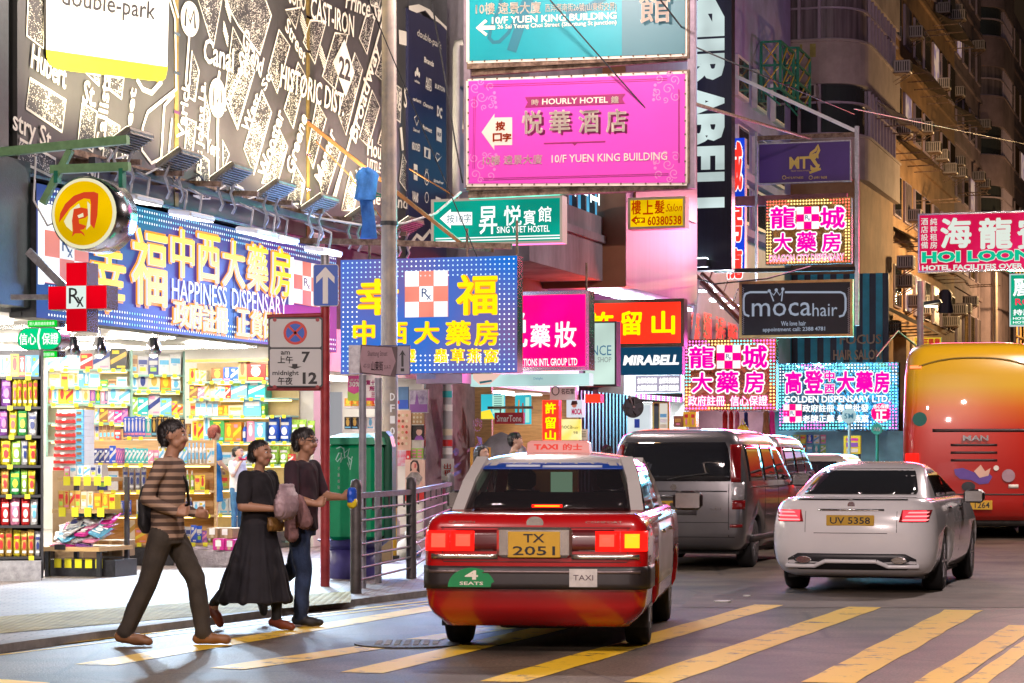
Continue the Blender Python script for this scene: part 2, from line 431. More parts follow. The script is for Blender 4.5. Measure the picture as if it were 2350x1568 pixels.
# upper floor concrete building whose bay hangs over the pavement
GREYC = M('stained_grey_concrete', (.26, .24, .29), .8, 0, .4, .9, .3, stretch=(1, 1, .35))
pl = face_plane(1.5)
bx0, bx1 = pl.X(1215), pl.X(1394)
zb, zt = pl.Z(648, 1394), pl.Z(503, 1394)
ob = thing('tenement_building', 'grey concrete tenement with an overhanging bay above the teal hostel sign', 'building', S(0, 0), RF)
MB().box(bx0, bx1, -1.5, 6, zb, zt, GREYC).box(bx0 - .0, bx1 + .06, -1.58, -1.5, zt - .55, zt - .4, GREYC).build('overhanging_bay', ob)
MB().box(18.2, bx1, -.2, 8, 3.6, zb, WALL).build('lower_wall', ob)
MB().box(18.2, bx0, -.1, 8, zb, 22, GREYC).build('side_wall', ob)
BLUEW = E('blue_lit_glass', (.12, .55, .85), .9, False, (.02, .2, .45), 1.4)
MB().box(bx0 + .1, bx1 - .25, -1.38, -1.2, zt, zt + 1.7, BLUEW).build('window', ob)
mb = MB()
for k in range(9): mb.box(bx0 + .1 + k * (bx1 - bx0 - .4) / 8 - .04, bx0 + .1 + k * (bx1 - bx0 - .4) / 8 + .04, -1.48, -1.36, zt, zt + 1.7, DARK)
mb.box(bx0, bx1, -1.5, -1.34, zt + 1.7, zt + 2.0, GREYC); mb.build('window_frame', ob)
MB().box(bx0, bx1, -1.5, 6, zt + 2.0, 22, GREYC).build('upper_wall', ob)
w = face_plane(1.56)
NEONB = E('pale_blue_neon', (.75, .95, 1), 2.0)
mb = MB()
for k, ch in enumerate('仁谷'):
    x0 = bx0 + (bx1 - bx0) * (.50 + .2 * k); mb.text(ch, (x0, x0 + 1.2, zt + .2, zt + 1.5), NEONB, -1.53)
mb.build('neon_character', ob)
# box pier, brown on its end and pink on its street face
pl = face_plane(2.0)
px0, px1 = pl.X(1437), pl.X(1600); pz = pl.Z(657, 1437)
bp_ = thing('clad_building', 'building clad in brown end panels and glossy pink sheets behind the yellow salon sign', 'building', S(0, 0), RF)
PINKM = M('pink_metal_cladding', (.24, .12, .24), .45, .15, .12, .8, stretch=(6, 6, .4))
BROWNM = M('brown_cladding', (.24, .105, .055), .4, .1, .15, .9)
MB().box(px0, px1, -2.0, 6, pz, 20, PINKM).build('street_cladding', bp_)
MB().box(px0 - .03, px0 - .003, -1.99, 6, pz - .02, 20, BROWNM).build('end_cladding', bp_)
MB().box(bx1, px1 + 4, .1, 8, 3.4, 20, WALL).build('rear_wall', bp_)
MB().box(px0 + .6, px1 - .3, -2.06, -2.01, pz + 1.9, pz + 4.2, BROWNM).build('access_panel', bp_)
mb = MB()
for k in range(8): mb.box(px0 + .3 + k * .95, px0 + .9 + k * .95, -1.7, -1.1, pz - .07, pz - .012, E('cold_downlight', (.75, .9, 1), 9., True))
mb.build('soffit_light', bp_)
# lavender building
LAV = M('lavender_render', (.42, .36, .66), .7, 0, .2, .8, .1)
vb = thing('lavender_building', 'lavender rendered building with green balcony cages beside the tall vertical sign', 'building', S(0, 0), RF)
MB().box(37.6, 52, .1, 9, 8.1, 22, LAV).build('upper_wall', vb)
MB().box(37.6, 52, .1, 9, 3.3, 8.1, M('lilac_board', (.52, .42, .62), .55, 0, .1, 2)).build('shopfront_wall', vb)
for z in (8.05, 9.7, 11.3): MB().box(37.6, 52, -.25, .1, z, z + .22, LAV).build('ledge', vb)
for t in (43.5, 46.3, 49.3):
    for z in (8.5, 10.2, 12.2):
        fr = MB().box(t - .8, t + .8, -.06, .14, z - .05, z + 1.15, WHITEP).build('window', vb)
        MB().box(t - .7, t + .7, -.075, -.05, z + .05, z + 1.05, glass_mat('dim_window_glass', (.05, .06, .09), .08)).build('pane', fr)
GREENM = M('green_painted_iron', (.02, .22, .13), .5, .2, .25, 6)
YELB = M('yellow_bamboo_lattice', (.5, .3, .03), .6, 0, .2, 8)
def cage(t, z, w, h, label):
    r = thing('balcony_cage', label, 'balcony cage', S(t, .25, z), RP, 'green balcony cages on the lavender building')
    mb = MB()
    for x in (0, w):
        for y in (0, 2.2): mb.box(x - .04, x + .04, y - .04, y + .04, 0, h, GREENM)
    k = max(1, round(h / .62)); st = h / k
    for i in range(k + 1):
        mb.box(0, w, -.04, .04, i * st - .03, i * st + .03, GREENM); mb.box(w - .04, w + .04, 0, 2.2, i * st - .03, i * st + .03, GREENM)
    mb.bar((0, 0, 0), (w, 0, -.5), .05, .05, GREENM); mb.build('frame', r)
    mb = MB()
    for i in range(k):
        mb.bar((.06, .02, i * st + .05), (w - .06, .02, (i + 1) * st - .05), .07, .03, YELB); mb.bar((.06, .05, (i + 1) * st - .05), (w - .06, .05, i * st + .05), .07, .03, YELB)
        for q in range(2):
            mb.bar((w + .02, q * 1.1 + .06, i * st + .05), (w + .02, q * 1.1 + 1.0, (i + 1) * st - .05), .03, .07, YELB)
    mb.build('lattice', r)
pl = Pl(*S(45.2, .25).xy, RP)
for (u0, v0, u1, v1), tt, lab in (((1727, 97, 1771, 205), 45.2, 'green iron balcony cage filled with yellow crosses beside the tall vertical sign'), ((1764, 112, 1795, 232), 49.0, 'smaller green balcony cage half hidden next to the curved balcony')):
    pl = Pl(*S(tt, .25).xy, RP); x0, x1, z0, z1 = pl.R(u0, v0, u1, v1)
    cage(tt, z0, x1 - x0, z1 - z0, lab)
# ---- buildings with curved bays
CREAM = M('cream_render', (.36, .30, .28), .8, 0, .25, .7, .15)
TAN = M('tan_render', (.30, .18, .09), .8, 0, .3, .8, .15)
GREYP = M('pinkish_grey_render', (.20, .15, .18), .85, 0, .3, .6, .15)
GLASSD = glass_mat('dark_window_glass', (.03, .035, .04), .07)
CURT = M('drawn_curtain_glass', (.16, .13, .15), .35, 0, .5, 5, stretch=(1, 1, .05))
FRAME = M('lilac_window_frame', (.34, .28, .36), .5, 0, .1, 3)
def bay_path(t0, t1, o, R, back=5., k=9):
    pts = [(t0, back), (t0, -o + R)]
    for i in range(1, k): a = PI / 2 * i / k; pts.append((t0 + R - R * math.cos(a), -o + R - R * math.sin(a)))
    pts += [(t0 + R, -o), (t1, -o), (t1, back)]
    return pts
def inset(pts, d, cx, cy):
    """moves a convex outline towards its inside by d"""
    out = []
    for i, p in enumerate(pts):
        a = pts[max(i - 1, 0)]; b = pts[min(i + 1, len(pts) - 1)]
        v = Vector((b[0] - a[0], b[1] - a[1])).normalized(); nrm = Vector((-v.y, v.x))
        if (Vector((cx, cy)) - Vector(p)).dot(nrm) < 0: nrm = -nrm
        out.append((p[0] + nrm.x * d, p[1] + nrm.y * d))
    return out
def curved_building(name, label, t0, t1, o, R, z0, floors, pitch, par, wall, lower, curtain_floors=(), lit=None):
    r = thing(name, label, 'building', S(0, 0), RF)
    P = bay_path(t0, t1, o, R); cx, cy = (t0 + t1) / 2, 2.
    P1 = inset(P, .18, cx, cy); P2 = inset(P, .12, cx, cy)
    for k in range(floors):
        z = z0 + k * pitch
        MB().slab(P, z, z + par, wall).build('balcony_parapet', r)
        MB().slab(inset(P, -.07, cx, cy), z + par - .001, z + par + .08, wall).build('sill', r)
        g = CURT if k in curtain_floors else lit if lit and k == 0 else GLASSD
        wb = MB().slab(P1, z + par + .08, z + pitch, g).build('window_band', r)
        mb = MB()
        acc = 0; seg = []
        for a, b in zip(P2[:-2], P2[1:-1]):
            Ls = math.hypot(b[0] - a[0], b[1] - a[1]); nn = max(1, round(Ls / .72))
            for q in range(nn): seg.append((a[0] + (b[0] - a[0]) * q / nn, a[1] + (b[1] - a[1]) * q / nn))
        seg = [seg[0]] + [s2 for s1, s2 in zip(seg, seg[1:]) if math.hypot(s2[0] - s1[0], s2[1] - s1[1]) > .35]
        for x, y in seg: mb.box(x - .05, x + .05, y - .05, y + .05, z + par + .08, z + pitch, FRAME)
        for zz in (z + par + .62 if False else z + pitch - .62, z + par + .10):
            for a, b in zip(P2[:-1], P2[1:]): mb.bar((a[0], a[1], zz), (b[0], b[1], zz), .09, .07, FRAME)
        mb.build('mullion_frame', wb)
    MB().slab(inset(P, .3, cx, cy), 3.4, z0, lower).build('lower_wall', r)
    return r
pl = Pl(*S(54, 2).xy, RP)
zc = [H - (v - HV) * 80.0 / F for v in (299 + 98, 299, 176, 81)]
PITCH = 3.2
c1 = curved_building('curved_tenement', 'cream tenement with round cornered balconies and wide window bands', 54, 63, 2.0, 1.5, H + (HV - 397) * 79.5 / F, 5, PITCH, 1.42, CREAM, TAN, (1, 3))
STAIN = M('yellow_green_paint_patch', (.32, .30, .08), .8, 0, .3, 3)
mb = MB()
for y, w, h in ((.9, .12, .5), (2.4, .1, .55), (-.3, .1, .45), (.1, .04, .2)):
    z = H + (HV - 397) * 79.5 / F + PITCH + 1.35
    mb.box(53.985, 53.995, y - w, y + w, z - h, z, STAIN)
mb.build('paint_patch', c1)
# teal-and-dark striped shop front on the first floor of the curved building
TEAL = M('teal_painted_board', (.02, .36, .52), .5, 0, .15, 3); NAVY = M('dark_navy_board', (.02, .025, .05), .5, 0, .15, 3)
ss = thing('striped_shopfront', 'first floor salon front in teal and dark vertical stripes', 'shop front', S(53.6, 1.9), RP)
pl = Pl(*S(53.6, 1.9).xy, RP); x0, x1, z0, z1 = pl.R(1700, 630, 2040, 850)
x0 = -6.0
mb = MB().box(x0, x1 - .02, .06, .2, z0, z1, NAVY)
mb.build('board', ss); mb = MB(); k = 0
for i in range(16):
    a = x0 + (x1 - x0) * i / 16; mb.box(a, a + (x1 - x0) / 32, .02, .06, z0, z1, TEAL)
mb.build('stripe', ss)
mb = MB()
LETT = M('tan_cut_letter', (.5, .34, .22), .5, 0, .1, 3)
mb.text('FOCUS', pl.R(1928, 768, 2023, 790), LETT, -.02, .012, .04); mb.text('HAIR SALON', pl.R(1913, 803, 2023, 826), LETT, -.02, .012, .04); mb.build('lettering', ss)
# plain tenement flank: windows, cage grilles, awnings
def flank(name, label, t0, t1, o, z0, z1, wall, floors, cols, lit=(), rng=None):
    r = thing(name, label, 'building', S(0, 0), RF)
    MB().box(t0, t1, -o, 6, z0, z1, wall).build('wall', r)
    fh = (z1 - z0) / floors; cw = (t1 - t0) / cols
    for f in range(floors):
        z = z0 + f * fh
        MB().box(t0, t1, -o - .12, -o - .003, z - .06, z + .14, wall).build('ledge', r)
        for c in range(cols):
            x = t0 + (c + .5) * cw; L2 = (f, c) in lit
            fr = MB().box(x - cw * .32, x + cw * .32, -o - .09, -o - .004, z + .8, z + 2.4, FRAME).build('window', r)
            g = [GLASSD, CURT, GLASSD][(f * 3 + c) % 3] if not L2 else E('dim_lit_curtain', (.8, .55, .4), .6, False, (.3, .2, .3), 2)
            MB().box(x - cw * .28, x - .03, -o - .11, -o - .092, z + .86, z + 2.34, g).box(x + .03, x + cw * .28, -o - .11, -o - .092, z + .86, z + 2.34, g).build('pane', fr)
    return r
flank('tan_tenement', 'tan tenement flank lit orange, with awnings and air conditioners, beyond the curved balconies', 63.3, 84, 1.6, 6.4, 27, TAN, 6, 7, ((0, 1), (0, 2), (2, 1), (3, 4), (1, 5), (4, 2)))
flank('grey_tenement', 'dim grey tenement wall between the two round cornered buildings', 84.3, 99, 1.2, 6.2, 30, GREYP, 7, 5, ((2, 3), (4, 1), (1, 2)))
LITC = E('lit_lattice_window', (.8, .6, .8), .5, False, (.5, .35, .5), 3)
curved_building('far_curved_tenement', 'pinkish grey tenement with narrow round balconies, farther down the street', 100, 107, 2.2, 1.5, H + (HV - 545) * 121 / F, 7, 3.1, 1.5, GREYP, GREYP, (2, 4), None)
flank('far_tenement', 'farthest dark tenement flank at the end of the street', 107.3, 160, 1.4, 4.0, 27.5, GREYP, 7, 14, ((1, 2), (3, 5), (2, 8), (4, 3), (1, 10)))
# low lit shops under the tan tenement
lowl = M('orange_lit_plaster', (.5, .36, .2), .75, 0, .25, 1.2)
lb = thing('low_shop_block', 'low tan shop block with lit upstairs windows behind the bus', 'building', S(0, 0), RF)
MB().box(63.3, 160, -2.2, 6, 3.4, 6.2, lowl).build('wall', lb)
for i, t in enumerate((65.5, 69, 73, 77, 81, 86, 91, 97)):
    fr = MB().box(t - 1.2, t + 1.2, -2.3, -2.204, 3.7, 5.9, WHITEP).build('window', lb)
    MB().box(t - 1.1, t + 1.1, -2.33, -2.304, 3.8, 5.8, E('warm_lit_window', (1, .62, .25), 1.0, False, (.5, .25, .1), 1.1) if i % 2 == 0 else glass_mat('dim_window_glass')).build('pane', fr)
MB().box(63.3, 160, -.4, 6, 0, 3.4, M('dim_shop_front', (.2, .17, .18), .6, 0, .4, 1)).build('ground_floor_wall', lb)
# awnings
AWN = M('corrugated_awning', (.10, .085, .07), .5, .3, .4, 6); AWNP = glass_mat('plastic_awning', (.35, .26, .2), .3)
def awning(t0, t1, o, z, dep, label, mat=AWN):
    r = thing('awning', label, 'awning', S(0, 0), RF, 'awnings over the tenement windows')
    n = int((t1 - t0) / .16); vs = []; 
    for i in range(n + 1):
        t = t0 + (t1 - t0) * i / n; b = .03 * (i % 2)
        vs += [(t, -o - .01, z + b), (t, -o - dep, z - dep * .55 + b)]
    MB().add(vs, [(2 * i, 2 * i + 1, 2 * i + 3, 2 * i + 2) for i in range(n)], mat).build('sheet', r)
    mb = MB()
    for i in range(0, int(t1 - t0) + 1, 2):
        t = min(t0 + i, t1); mb.bar((t, -o - .01, z - dep * .6), (t, -o - dep + .04, z - dep * .55 - .03), .04, .04, RUST)
    mb.build('bracket', r)
for t0, t1, o, z, d, lab, mt in ((54.6, 63, 2.0, 6.9, 1.5, 'dark corrugated awning wrapping the corner above the striped salon', AWN), (57, 63, 2.0, 13.9, 1.0, 'plastic awning over the upper window band of the curved tenement', AWNP),
        (64, 71, 1.6, 13.6, 1.1, 'rusty awning high on the tan tenement, below another', AWN), (66, 74, 1.6, 16.9, 1.1, 'topmost rusty awning on the tan tenement', AWN), (64, 69, 1.6, 10.2, 1.0, 'low rusty awning on the near end of the tan tenement', AWN), (72, 80, 1.6, 9.8, 1.0, 'pale plastic awning low on the far end of the tan tenement', AWNP),
        (86, 93, 1.2, 18, 1.0, 'dark awning on the grey tenement wall', AWN), (76, 83, 1.6, 20.5, 1.1, 'awning near the top of the tan tenement', AWN)):
    awning(t0, t1, o, z, d, lab, mt)
# air conditioners
ACW = M('yellowed_ac_casing', (.42, .38, .36), .5, 0, .2, 5)
def make_ac():
    r = thing('air_conditioner', '', 'air conditioner', (0, 0, 0), RF, 'air conditioners on the tenement walls')
    MB().bbox(-.33, .33, -.62, .0, 0, .46, ACW, .03).build('casing', r)
    mb = MB()
    for k in range(6): mb.box(-.335, -.331, -.56 + k * .085, -.52 + k * .085, .06, .4, BLACK)
    mb.box(-.25, .0, -.626, -.621, .06, .4, BLACK); mb.box(.05, .26, -.626, -.621, .06, .4, BLACK); mb.build('grille', r)
    MB().bar((-.3, -.55, -.02), (-.3, 0, -.35), .03, .03, RUST).bar((.3, -.55, -.02), (.3, 0, -.35), .03, .03, RUST).box(-.34, .34, -.6, 0, -.03, -.003, RUST).build('bracket', r)
    return r
ac0 = None
def put_ac(t, o, z, lab):
    global ac0
    if ac0 is None: ac0 = make_ac(); r = ac0
    else: r = copy_tree(ac0)
    r.location = S(t, o, z); r['label'] = lab
for t, o, z, lab in ((61.5, 2.0, 15.55, 'boxy white air conditioner on the corner of the uppermost pale balcony'), (58.6, 2.0, 5.9, 'white air conditioner under the dark corner awning'), (62.4, 2.0, 8.5, 'white air conditioner at the far edge of the curved tenement')):
    put_ac(t, o, z, lab)
ORDN = ('first', 'second', 'third', 'fourth', 'fifth', 'sixth', 'seventh')
for f, z in enumerate((7.6, 10.8, 14.2, 17.6, 21.0)):
    for j, t in enumerate((65.2, 68.1, 71.0, 74.2, 77.0, 80.1, 83.2)):
        if RNG.random() < .72: put_ac(t + RNG.uniform(-.5, .5), 1.6, z + RNG.uniform(-.5, .5), f'{ORDN[j]} air conditioner from the near end on the tan wall, row ' + ('nearest the shop roofs', 'second up', 'in the middle', 'second from the roof', 'under the roof')[f])
    for j, t in enumerate((86, 89, 92, 95, 98)):
        if RNG.random() < .7: put_ac(t + RNG.uniform(-.5, .5), 1.2, z + RNG.uniform(-.5, .5) + 1, f'{ORDN[j]} air conditioner from the near end on the grey tenement, row ' + ('nearest the street', 'second up', 'in the middle', 'second from the roof', 'under the roof')[f])
r = copy_tree(ac0); r.location = S(53.9, .2, H + (HV - 215) * 79.5 / F); r.rotation_euler.z = RP; r['label'] = 'air conditioner set into the left of the window band below the pale balcony'
# clothes poles on the far walls
for i, (t, o, z) in enumerate(((72, 1.6, 12.0), (75, 1.6, 15.4), (79, 1.6, 11.2), (68, 1.6, 18.2), (88, 1.2, 14), (93, 1.2, 10), (102, 2.2, 12.6), (103, 2.2, 9.3))):
    r = thing('drying_rack', ('rusty drying rack poking out of the tan tenement, ' if i < 4 else 'thin drying rack on the dim far tenement, ') + ('below the middle awnings', 'high between two awnings', 'toward its far end', 'near the topmost awning', 'above the grey wall ledge', 'low on the grey wall', 'beside the far round balcony', 'under the far round balcony')[i], 'drying rack', S(t, o, z), RF)
    MB().bar((0, 0, 0), (0, -1.5, .05), .04, .04, RUST).bar((1.2, 0, 0), (1.2, -1.5, .05), .04, .04, RUST).build('arm', r)
    mb = MB()
    for k in range(4): mb.bar((-.1, -.4 - k * .33, .04), (1.3, -.4 - k * .33, .04), .025, .025, RUST)
    mb.build('rod', r)
# bamboo scaffold at the end of the street
bs = thing('bamboo_scaffold', 'bamboo scaffold lit orange on the far tenement below the red hotel sign', 'scaffold', S(0, 0), RF)
BAM = M('bamboo_pole', (.45, .28, .1), .6, 0, .3, 6)
for k in range(6): MB().tube([(100 + k * 2.2, -3.0, 3.4), (100.1 + k * 2.2, -2.9, 13.5)], .06, BAM, 6).build('upright_pole', bs)
for k in range(6): MB().tube([(99.3, -3.06, 4.6 + k * 1.6), (112, -3.0, 4.7 + k * 1.6)], .05, BAM, 6).build('cross_pole', bs)
## signs
class Sign(Pl):
    """a sign standing in the plane of its left edge; photo rectangles in, metres out"""
    def __init__(s, name, label, rect, Y, rz=RP, depth=.22, face=None, case=STEEL, rim=.0, group=None, cat='sign', xy=None, rimmat=None):
        u0, v0, u1, v1 = rect
        p = at(u0, 0, Y) if xy is None else Vector((*xy, 0))
        Pl.__init__(s, p.x, p.y, rz)
        x0, x1, z0, z1 = s.R(u0, v0, u1, v1)
        s.z0 = z0; s.x0l, s.w, s.h = x0, x1, z1 - z0
        s.root = thing(name, label, cat, (p.x, p.y, z0), rz, group)
        s.depth = depth
        MB().box(x0, x1, .0, depth, 0, s.h, case).build('casing', s.root)
        if face: MB().rect(x0 + rim * .5, x1 - rim * .5, rim * .5, s.h - rim * .5, -.004, face).build('face_panel', s.root)
        if rim:
            rm = rimmat or case
            mb = MB(); y0, y1 = -.03, depth + .004
            mb.box(x0 - .004, x0 + rim, y0, y1, -.004, s.h + .004, rm).box(x1 - rim, x1 + .004, y0, y1, -.004, s.h + .004, rm)
            mb.box(x0 + rim, x1 - rim, y0, y1, -.004, rim, rm).box(x0 + rim, x1 - rim, y0, y1, s.h - rim, s.h + .004, rm)
            mb.build('rim', s.root)
    def glow(s, e, col):  # unseen area lamp added before the face to spread its coloured light
        m = Matrix.Rotation(s.rz, 4, 'Z'); c = Vector((s.x0, s.y0, s.z0)) + m @ Vector(((s.x0l + s.w) / 2, -.1, s.h / 2))
        lamp('added_sign_glow', 'AREA', c, e, col, size=s.w - s.x0l, size_y=s.h, aim=c + m @ Vector((0, -1, -.12)))
    def part(s, name, mb): return mb.build(name, s.root)
    def text(s, name, items, mat, bold=0., depth=0., y=-.014, back=None, backbold=.05, side=None, **kw):
        mb = MB()
        for it in items:
            tx, r = it[0], s.R(*it[1:5]); k2 = dict(kw)
            if len(it) > 5: k2.update(it[5])
            if back:
                g = (r[1] - r[0]) / max(1, len(tx)) * .06
                mb.text(tx, (r[0] - g, r[1] + g, r[2] - g, r[3] + g), back, y + .005, bold + backbold, **k2)
            mb.text(tx, r, mat, y, bold, depth, side=side, **k2)
        return s.part(name, mb)
    def rects(s, name, items, y=-.010):
        mb = MB()
        for r, mat in items:
            a = s.R(*r); mb.rect(a[0], a[1], a[2], a[3], y, mat)
        return s.part(name, mb)
    def leds(s, rows, step, mats, rim, r=.018, inset=.03, y=-.02):
        mb = MB(); X0, X1, Z0, Z1 = s.x0l + inset, s.w - inset, inset, s.h - inset
        for k in range(rows):
            g = k * step; a0, a1, b0, b1 = X0 + g, X1 - g, Z0 + g, Z1 - g
            nx = max(2, int((a1 - a0) / step)); nz = max(2, int((b1 - b0) / step))
            for i in range(nx + 1):
                x = a0 + (a1 - a0) * i / nx; m = mats[int(i / 7) % len(mats)]
                mb.disc(x, b0, r, y, m, 6); mb.disc(x, b1, r, y, m, 6)
            for i in range(1, nz):
                z = b0 + (b1 - b0) * i / nz; m = mats[(int(i / 7) + 1) % len(mats)]
                mb.disc(a0, z, r, y, m, 6); mb.disc(a1, z, r, y, m, 6)
        return s.part('led_border', mb)
    def rx(s, r, red, white, ink, y=-.02, name='rx_emblem', edge=None):
        """five-square chequer with Rx in the middle"""
        a, b, c, d = s.R(*r); mb = MB(); w, h = (b - a) / 3, (d - c) / 3
        mb.box(a, b, y, y + .014, c, d, red)
        for i, j in ((0, 0), (2, 0), (1, 1), (0, 2), (2, 2)):
            mb.rect(a + i * w + .02 * w, a + (i + 1) * w - .02 * w, c + j * h, c + (j + 1) * h, y - .003, white)
        mb.text('R', (a + w * 1.18, a + w * 1.66, c + h * 1.3, c + h * 1.86), ink, y - .006)
        mb.text('x', (a + w * 1.52, a + w * 1.84, c + h * 1.12, c + h * 1.42), ink, y - .008)
        return s.part(name, mb)
    def hook(s, u, up, mat=RUST):
        x = s.X(u); return MB().tube([(x, s.depth / 2, s.h), (x, s.depth / 2, s.h + up)], .02, mat, 6).build('hanger', s.root)
YLW = E('yellow_lit_letter', (1, .72, .0), 1.25)
YGLOW = E('orange_glowing_edge', (1, .35, .02), 1.1)
WHT = E('white_lit_letter', (1, 1, 1), 1.15)
PNK = E('magenta_lit_letter', (1, .0, .42), 1.1)
LEDW = E('white_led', (.9, .97, 1), 1.5)
LEDB = E('blue_white_led', (.3, .7, 1), 1.4)
LEDC2 = E('soft_blue_led', (.55, .8, 1), 1.3); LEDR = E('red_led', (1, .15, .1), 2.0); LEDY = E('amber_led', (1, .75, .25), 2.2); LEDM = E('magenta_led', (1, .2, .8), 2.2); LEDC = E('cyan_led', (.2, .95, .9), 2.2)
CORAL = E('coral_lit_sheet', (1, .30, .22), 1.0, True); WLIT = E('white_lit_sheet', (1, 1, 1), 1.2, True)
MAGL = E('magenta_lit_sheet', (1, .0, .11), 3., True)
NAVYINK = M('navy_print', (.015, .06, .2), .5, 0, 0)
BLUEINK = E('deep_blue_print', (.02, .08, .3), .6)
# --- the long fascia of the dispensary
BLUEG = E('blue_violet_lit_sheet', (.0, .10, .30), .8, True, (.12, .05, .36), .45)  # violet mix paints reflected shop light into the blue sheet
fs_ = Sign('fascia_sign', 'long blue shop fascia with big yellow raised characters above the open dispensary', (83, 499, 772, 769), 29.7, RF, .35, BLUEG, DARK, xy=tuple(S(0.15, .12).xy))
zt_, zb_ = fs_.h, 0.0
mb = MB()
for k, t in enumerate((1.9, 3.8, 5.7, 7.6, 9.5)):
    mb.box(t - .012, t + .012, -.008, -.005, .2, fs_.h - .2, NAVY)
fs_.part('sheet_joint', mb)
WSIDE = E('pale_lit_letter_side', (.9, .92, 1), .9)
mb = MB()
def fchar(ch, u0, u1, vt, vb):
    x0, x1 = fs_.X(u0), fs_.X(u1); um = (u0 + u1) / 2
    mb.text(ch, (x0, x1, fs_.Z(vb, um), fs_.Z(vt, um)), YLW, -.03, .014, .03, side=WSIDE); mb.text(ch, (x0 - .04, x1 + .04, fs_.Z(vb, um) - .04, fs_.Z(vt, um) + .04), YGLOW, -.02, .03)
for c in (('幸', 205, 280, 560, 715), ('福', 296, 376, 528, 702), ('中', 386, 438, 527, 638), ('西', 448, 497, 540, 648), ('大', 505, 555, 553, 660), ('藥', 562, 608, 562, 668), ('房', 615, 660, 570, 680)): fchar(*c)
for c in (('政', 392, 428, 690, 750), ('府', 428, 458, 694, 756), ('註', 460, 488, 702, 762), ('冊', 490, 516, 707, 766), ('正', 538, 566, 712, 772), ('貨', 570, 596, 716, 775), ('保', 598, 622, 718, 778), ('證', 624, 648, 722, 782)): fchar(*c)
fs_.part('raised_character', mb)
mb = MB()
for tx, u0, u1, a, b in (('HAPPINESS', 392, 518, 645, 702), ('DISPENSARY', 530, 655, 668, 722)):
    zz = (fs_.Z(b, (u0 + u1) / 2), fs_.Z(a, (u0 + u1) / 2)); x0, x1 = fs_.X(u0), fs_.X(u1)
    hh = (zz[1] - zz[0]) * .86; zc_ = (zz[0] + zz[1]) / 2
    mb.text(tx, (x0, x1, zc_ - hh / 2, zc_ + hh / 2), WHT, -.02, .004)
fs_.part('latin_lettering', mb)
for u0, u1, vt, vb in ((90, 192, 478, 655), (664, 724, 602, 700)):
    x0, x1 = fs_.X(u0), fs_.X(u1); um = (u0 + u1) / 2
    a, b, c, d = x0, x1, fs_.Z(vb, um), fs_.Z(vt, um); mb = MB(); w, h = (b - a) / 3, (d - c) / 3
    mb.box(a, b, -.07, -.01, c, d, CORAL).box(a - .05, a - .005, -.075, -.01, c - .03, d + .03, LEDW)
    for i, j in ((0, 0), (2, 0), (1, 1), (0, 2), (2, 2)): mb.rect(a + i * w, a + (i + 1) * w, c + j * h, c + (j + 1) * h, -.073, WLIT)
    mb.text('R', (a + w * 1.15, a + w * 1.66, c + h * 1.3, c + h * 1.86), BLUEINK, -.077); mb.text('x', (a + w * 1.5, a + w * 1.85, c + h * 1.1, c + h * 1.42), BLUEINK, -.079)
    fs_.part('rx_emblem', mb)
mb = MB(); X1 = fs_.w
for row in range(3):
    for i in range(int(X1 / .075)):
        m = LEDB if (i // 6 + row) % 2 else LEDW
        x = .02 + i * .075
        mb.disc(x, fs_.h - .05 - row * .075, .018, -.012, m, 6); mb.disc(x, .05 + row * .075, .018, -.012, LEDW if (i // 5) % 2 else m, 6)
for row in range(3):
    for i in range(int(fs_.h / .075) - 5): mb.disc(.03 + row * .065, .25 + i * .075, .022, -.012, LEDW if (i // 4) % 2 else LEDB, 6)
fs_.part('led_border', mb); fs_.glow(120, (.45, .6, 1))
# --- giant map billboard on the upper wall
VINYL = M('black_vinyl_print', (.05, .05, .048), .38, 0, .2, .8, .05)
PRINTW = M('cream_print', (.80, .77, .66), .5, 0, .03, 2)
PRINTY = M('yellow_print', (.85, .80, .0), .5, 0, 0)
def stipple():
    m, t, b = _mat('stippled_map_print')
    tc = t.nodes.new('ShaderNodeTexCoord'); v = t.nodes.new('ShaderNodeTexVoronoi'); v.inputs['Scale'].default_value = 40.; v.inputs['Randomness'].default_value = .75
    n = t.nodes.new('ShaderNodeTexNoise'); n.inputs['Scale'].default_value = 3.5; n.inputs['Detail'].default_value = 3
    ad = t.nodes.new('ShaderNodeMath'); ad.operation = 'MULTIPLY_ADD'; ad.inputs[1].default_value = -.8; ad.inputs[2].default_value = .76
    t.links.new(tc.outputs['Object'], v.inputs[0]); t.links.new(tc.outputs['Object'], n.inputs[0]); t.links.new(n.outputs[0], ad.inputs[0])
    lt = t.nodes.new('ShaderNodeMath'); lt.operation = 'LESS_THAN'; t.links.new(v.outputs[0], lt.inputs[0]); t.links.new(ad.outputs[0], lt.inputs[1])
    mx = t.nodes.new('ShaderNodeMix'); mx.data_type = 'RGBA'; mx.inputs[6].default_value = (.028, .028, .028, 1); mx.inputs[7].default_value = (.74, .71, .6, 1)
    t.links.new(lt.outputs[0], mx.inputs[0]); t.links.new(mx.outputs[2], b.inputs['Base Color']); b.inputs['Roughness'].default_value = .5
    return m
STIP = stipple()
bb = face_plane(-.05)
bx0, bx1 = bb.X(38), bb.X(936)
bbr = thing('map_billboard', 'giant black billboard printed with a white street map and a white card, lit by floodlights', 'billboard', (bb.x0, bb.y0, 0), RF)
mb = MB(); jl = [bx0, bb.X(404), bb.X(706), bx1]
for a, b in zip(jl, jl[1:]): mb.box(a + .02, b - .02, 0, .12, 5.0, 11.4, VINYL)
mb.build('vinyl_sheet', bbr)
mb = MB()
for x in jl[1:3]:
    mb.box(x - .06, x + .06, -.012, .1, 5.0, 11.4, M('brassy_edge', (.25, .18, .05), .5, .5, .3, 6))
    for k in range(11): mb.box(x - .1, x + .1, -.02, -.012, 5.2 + k * .55, 5.24 + k * .55, CHROME)
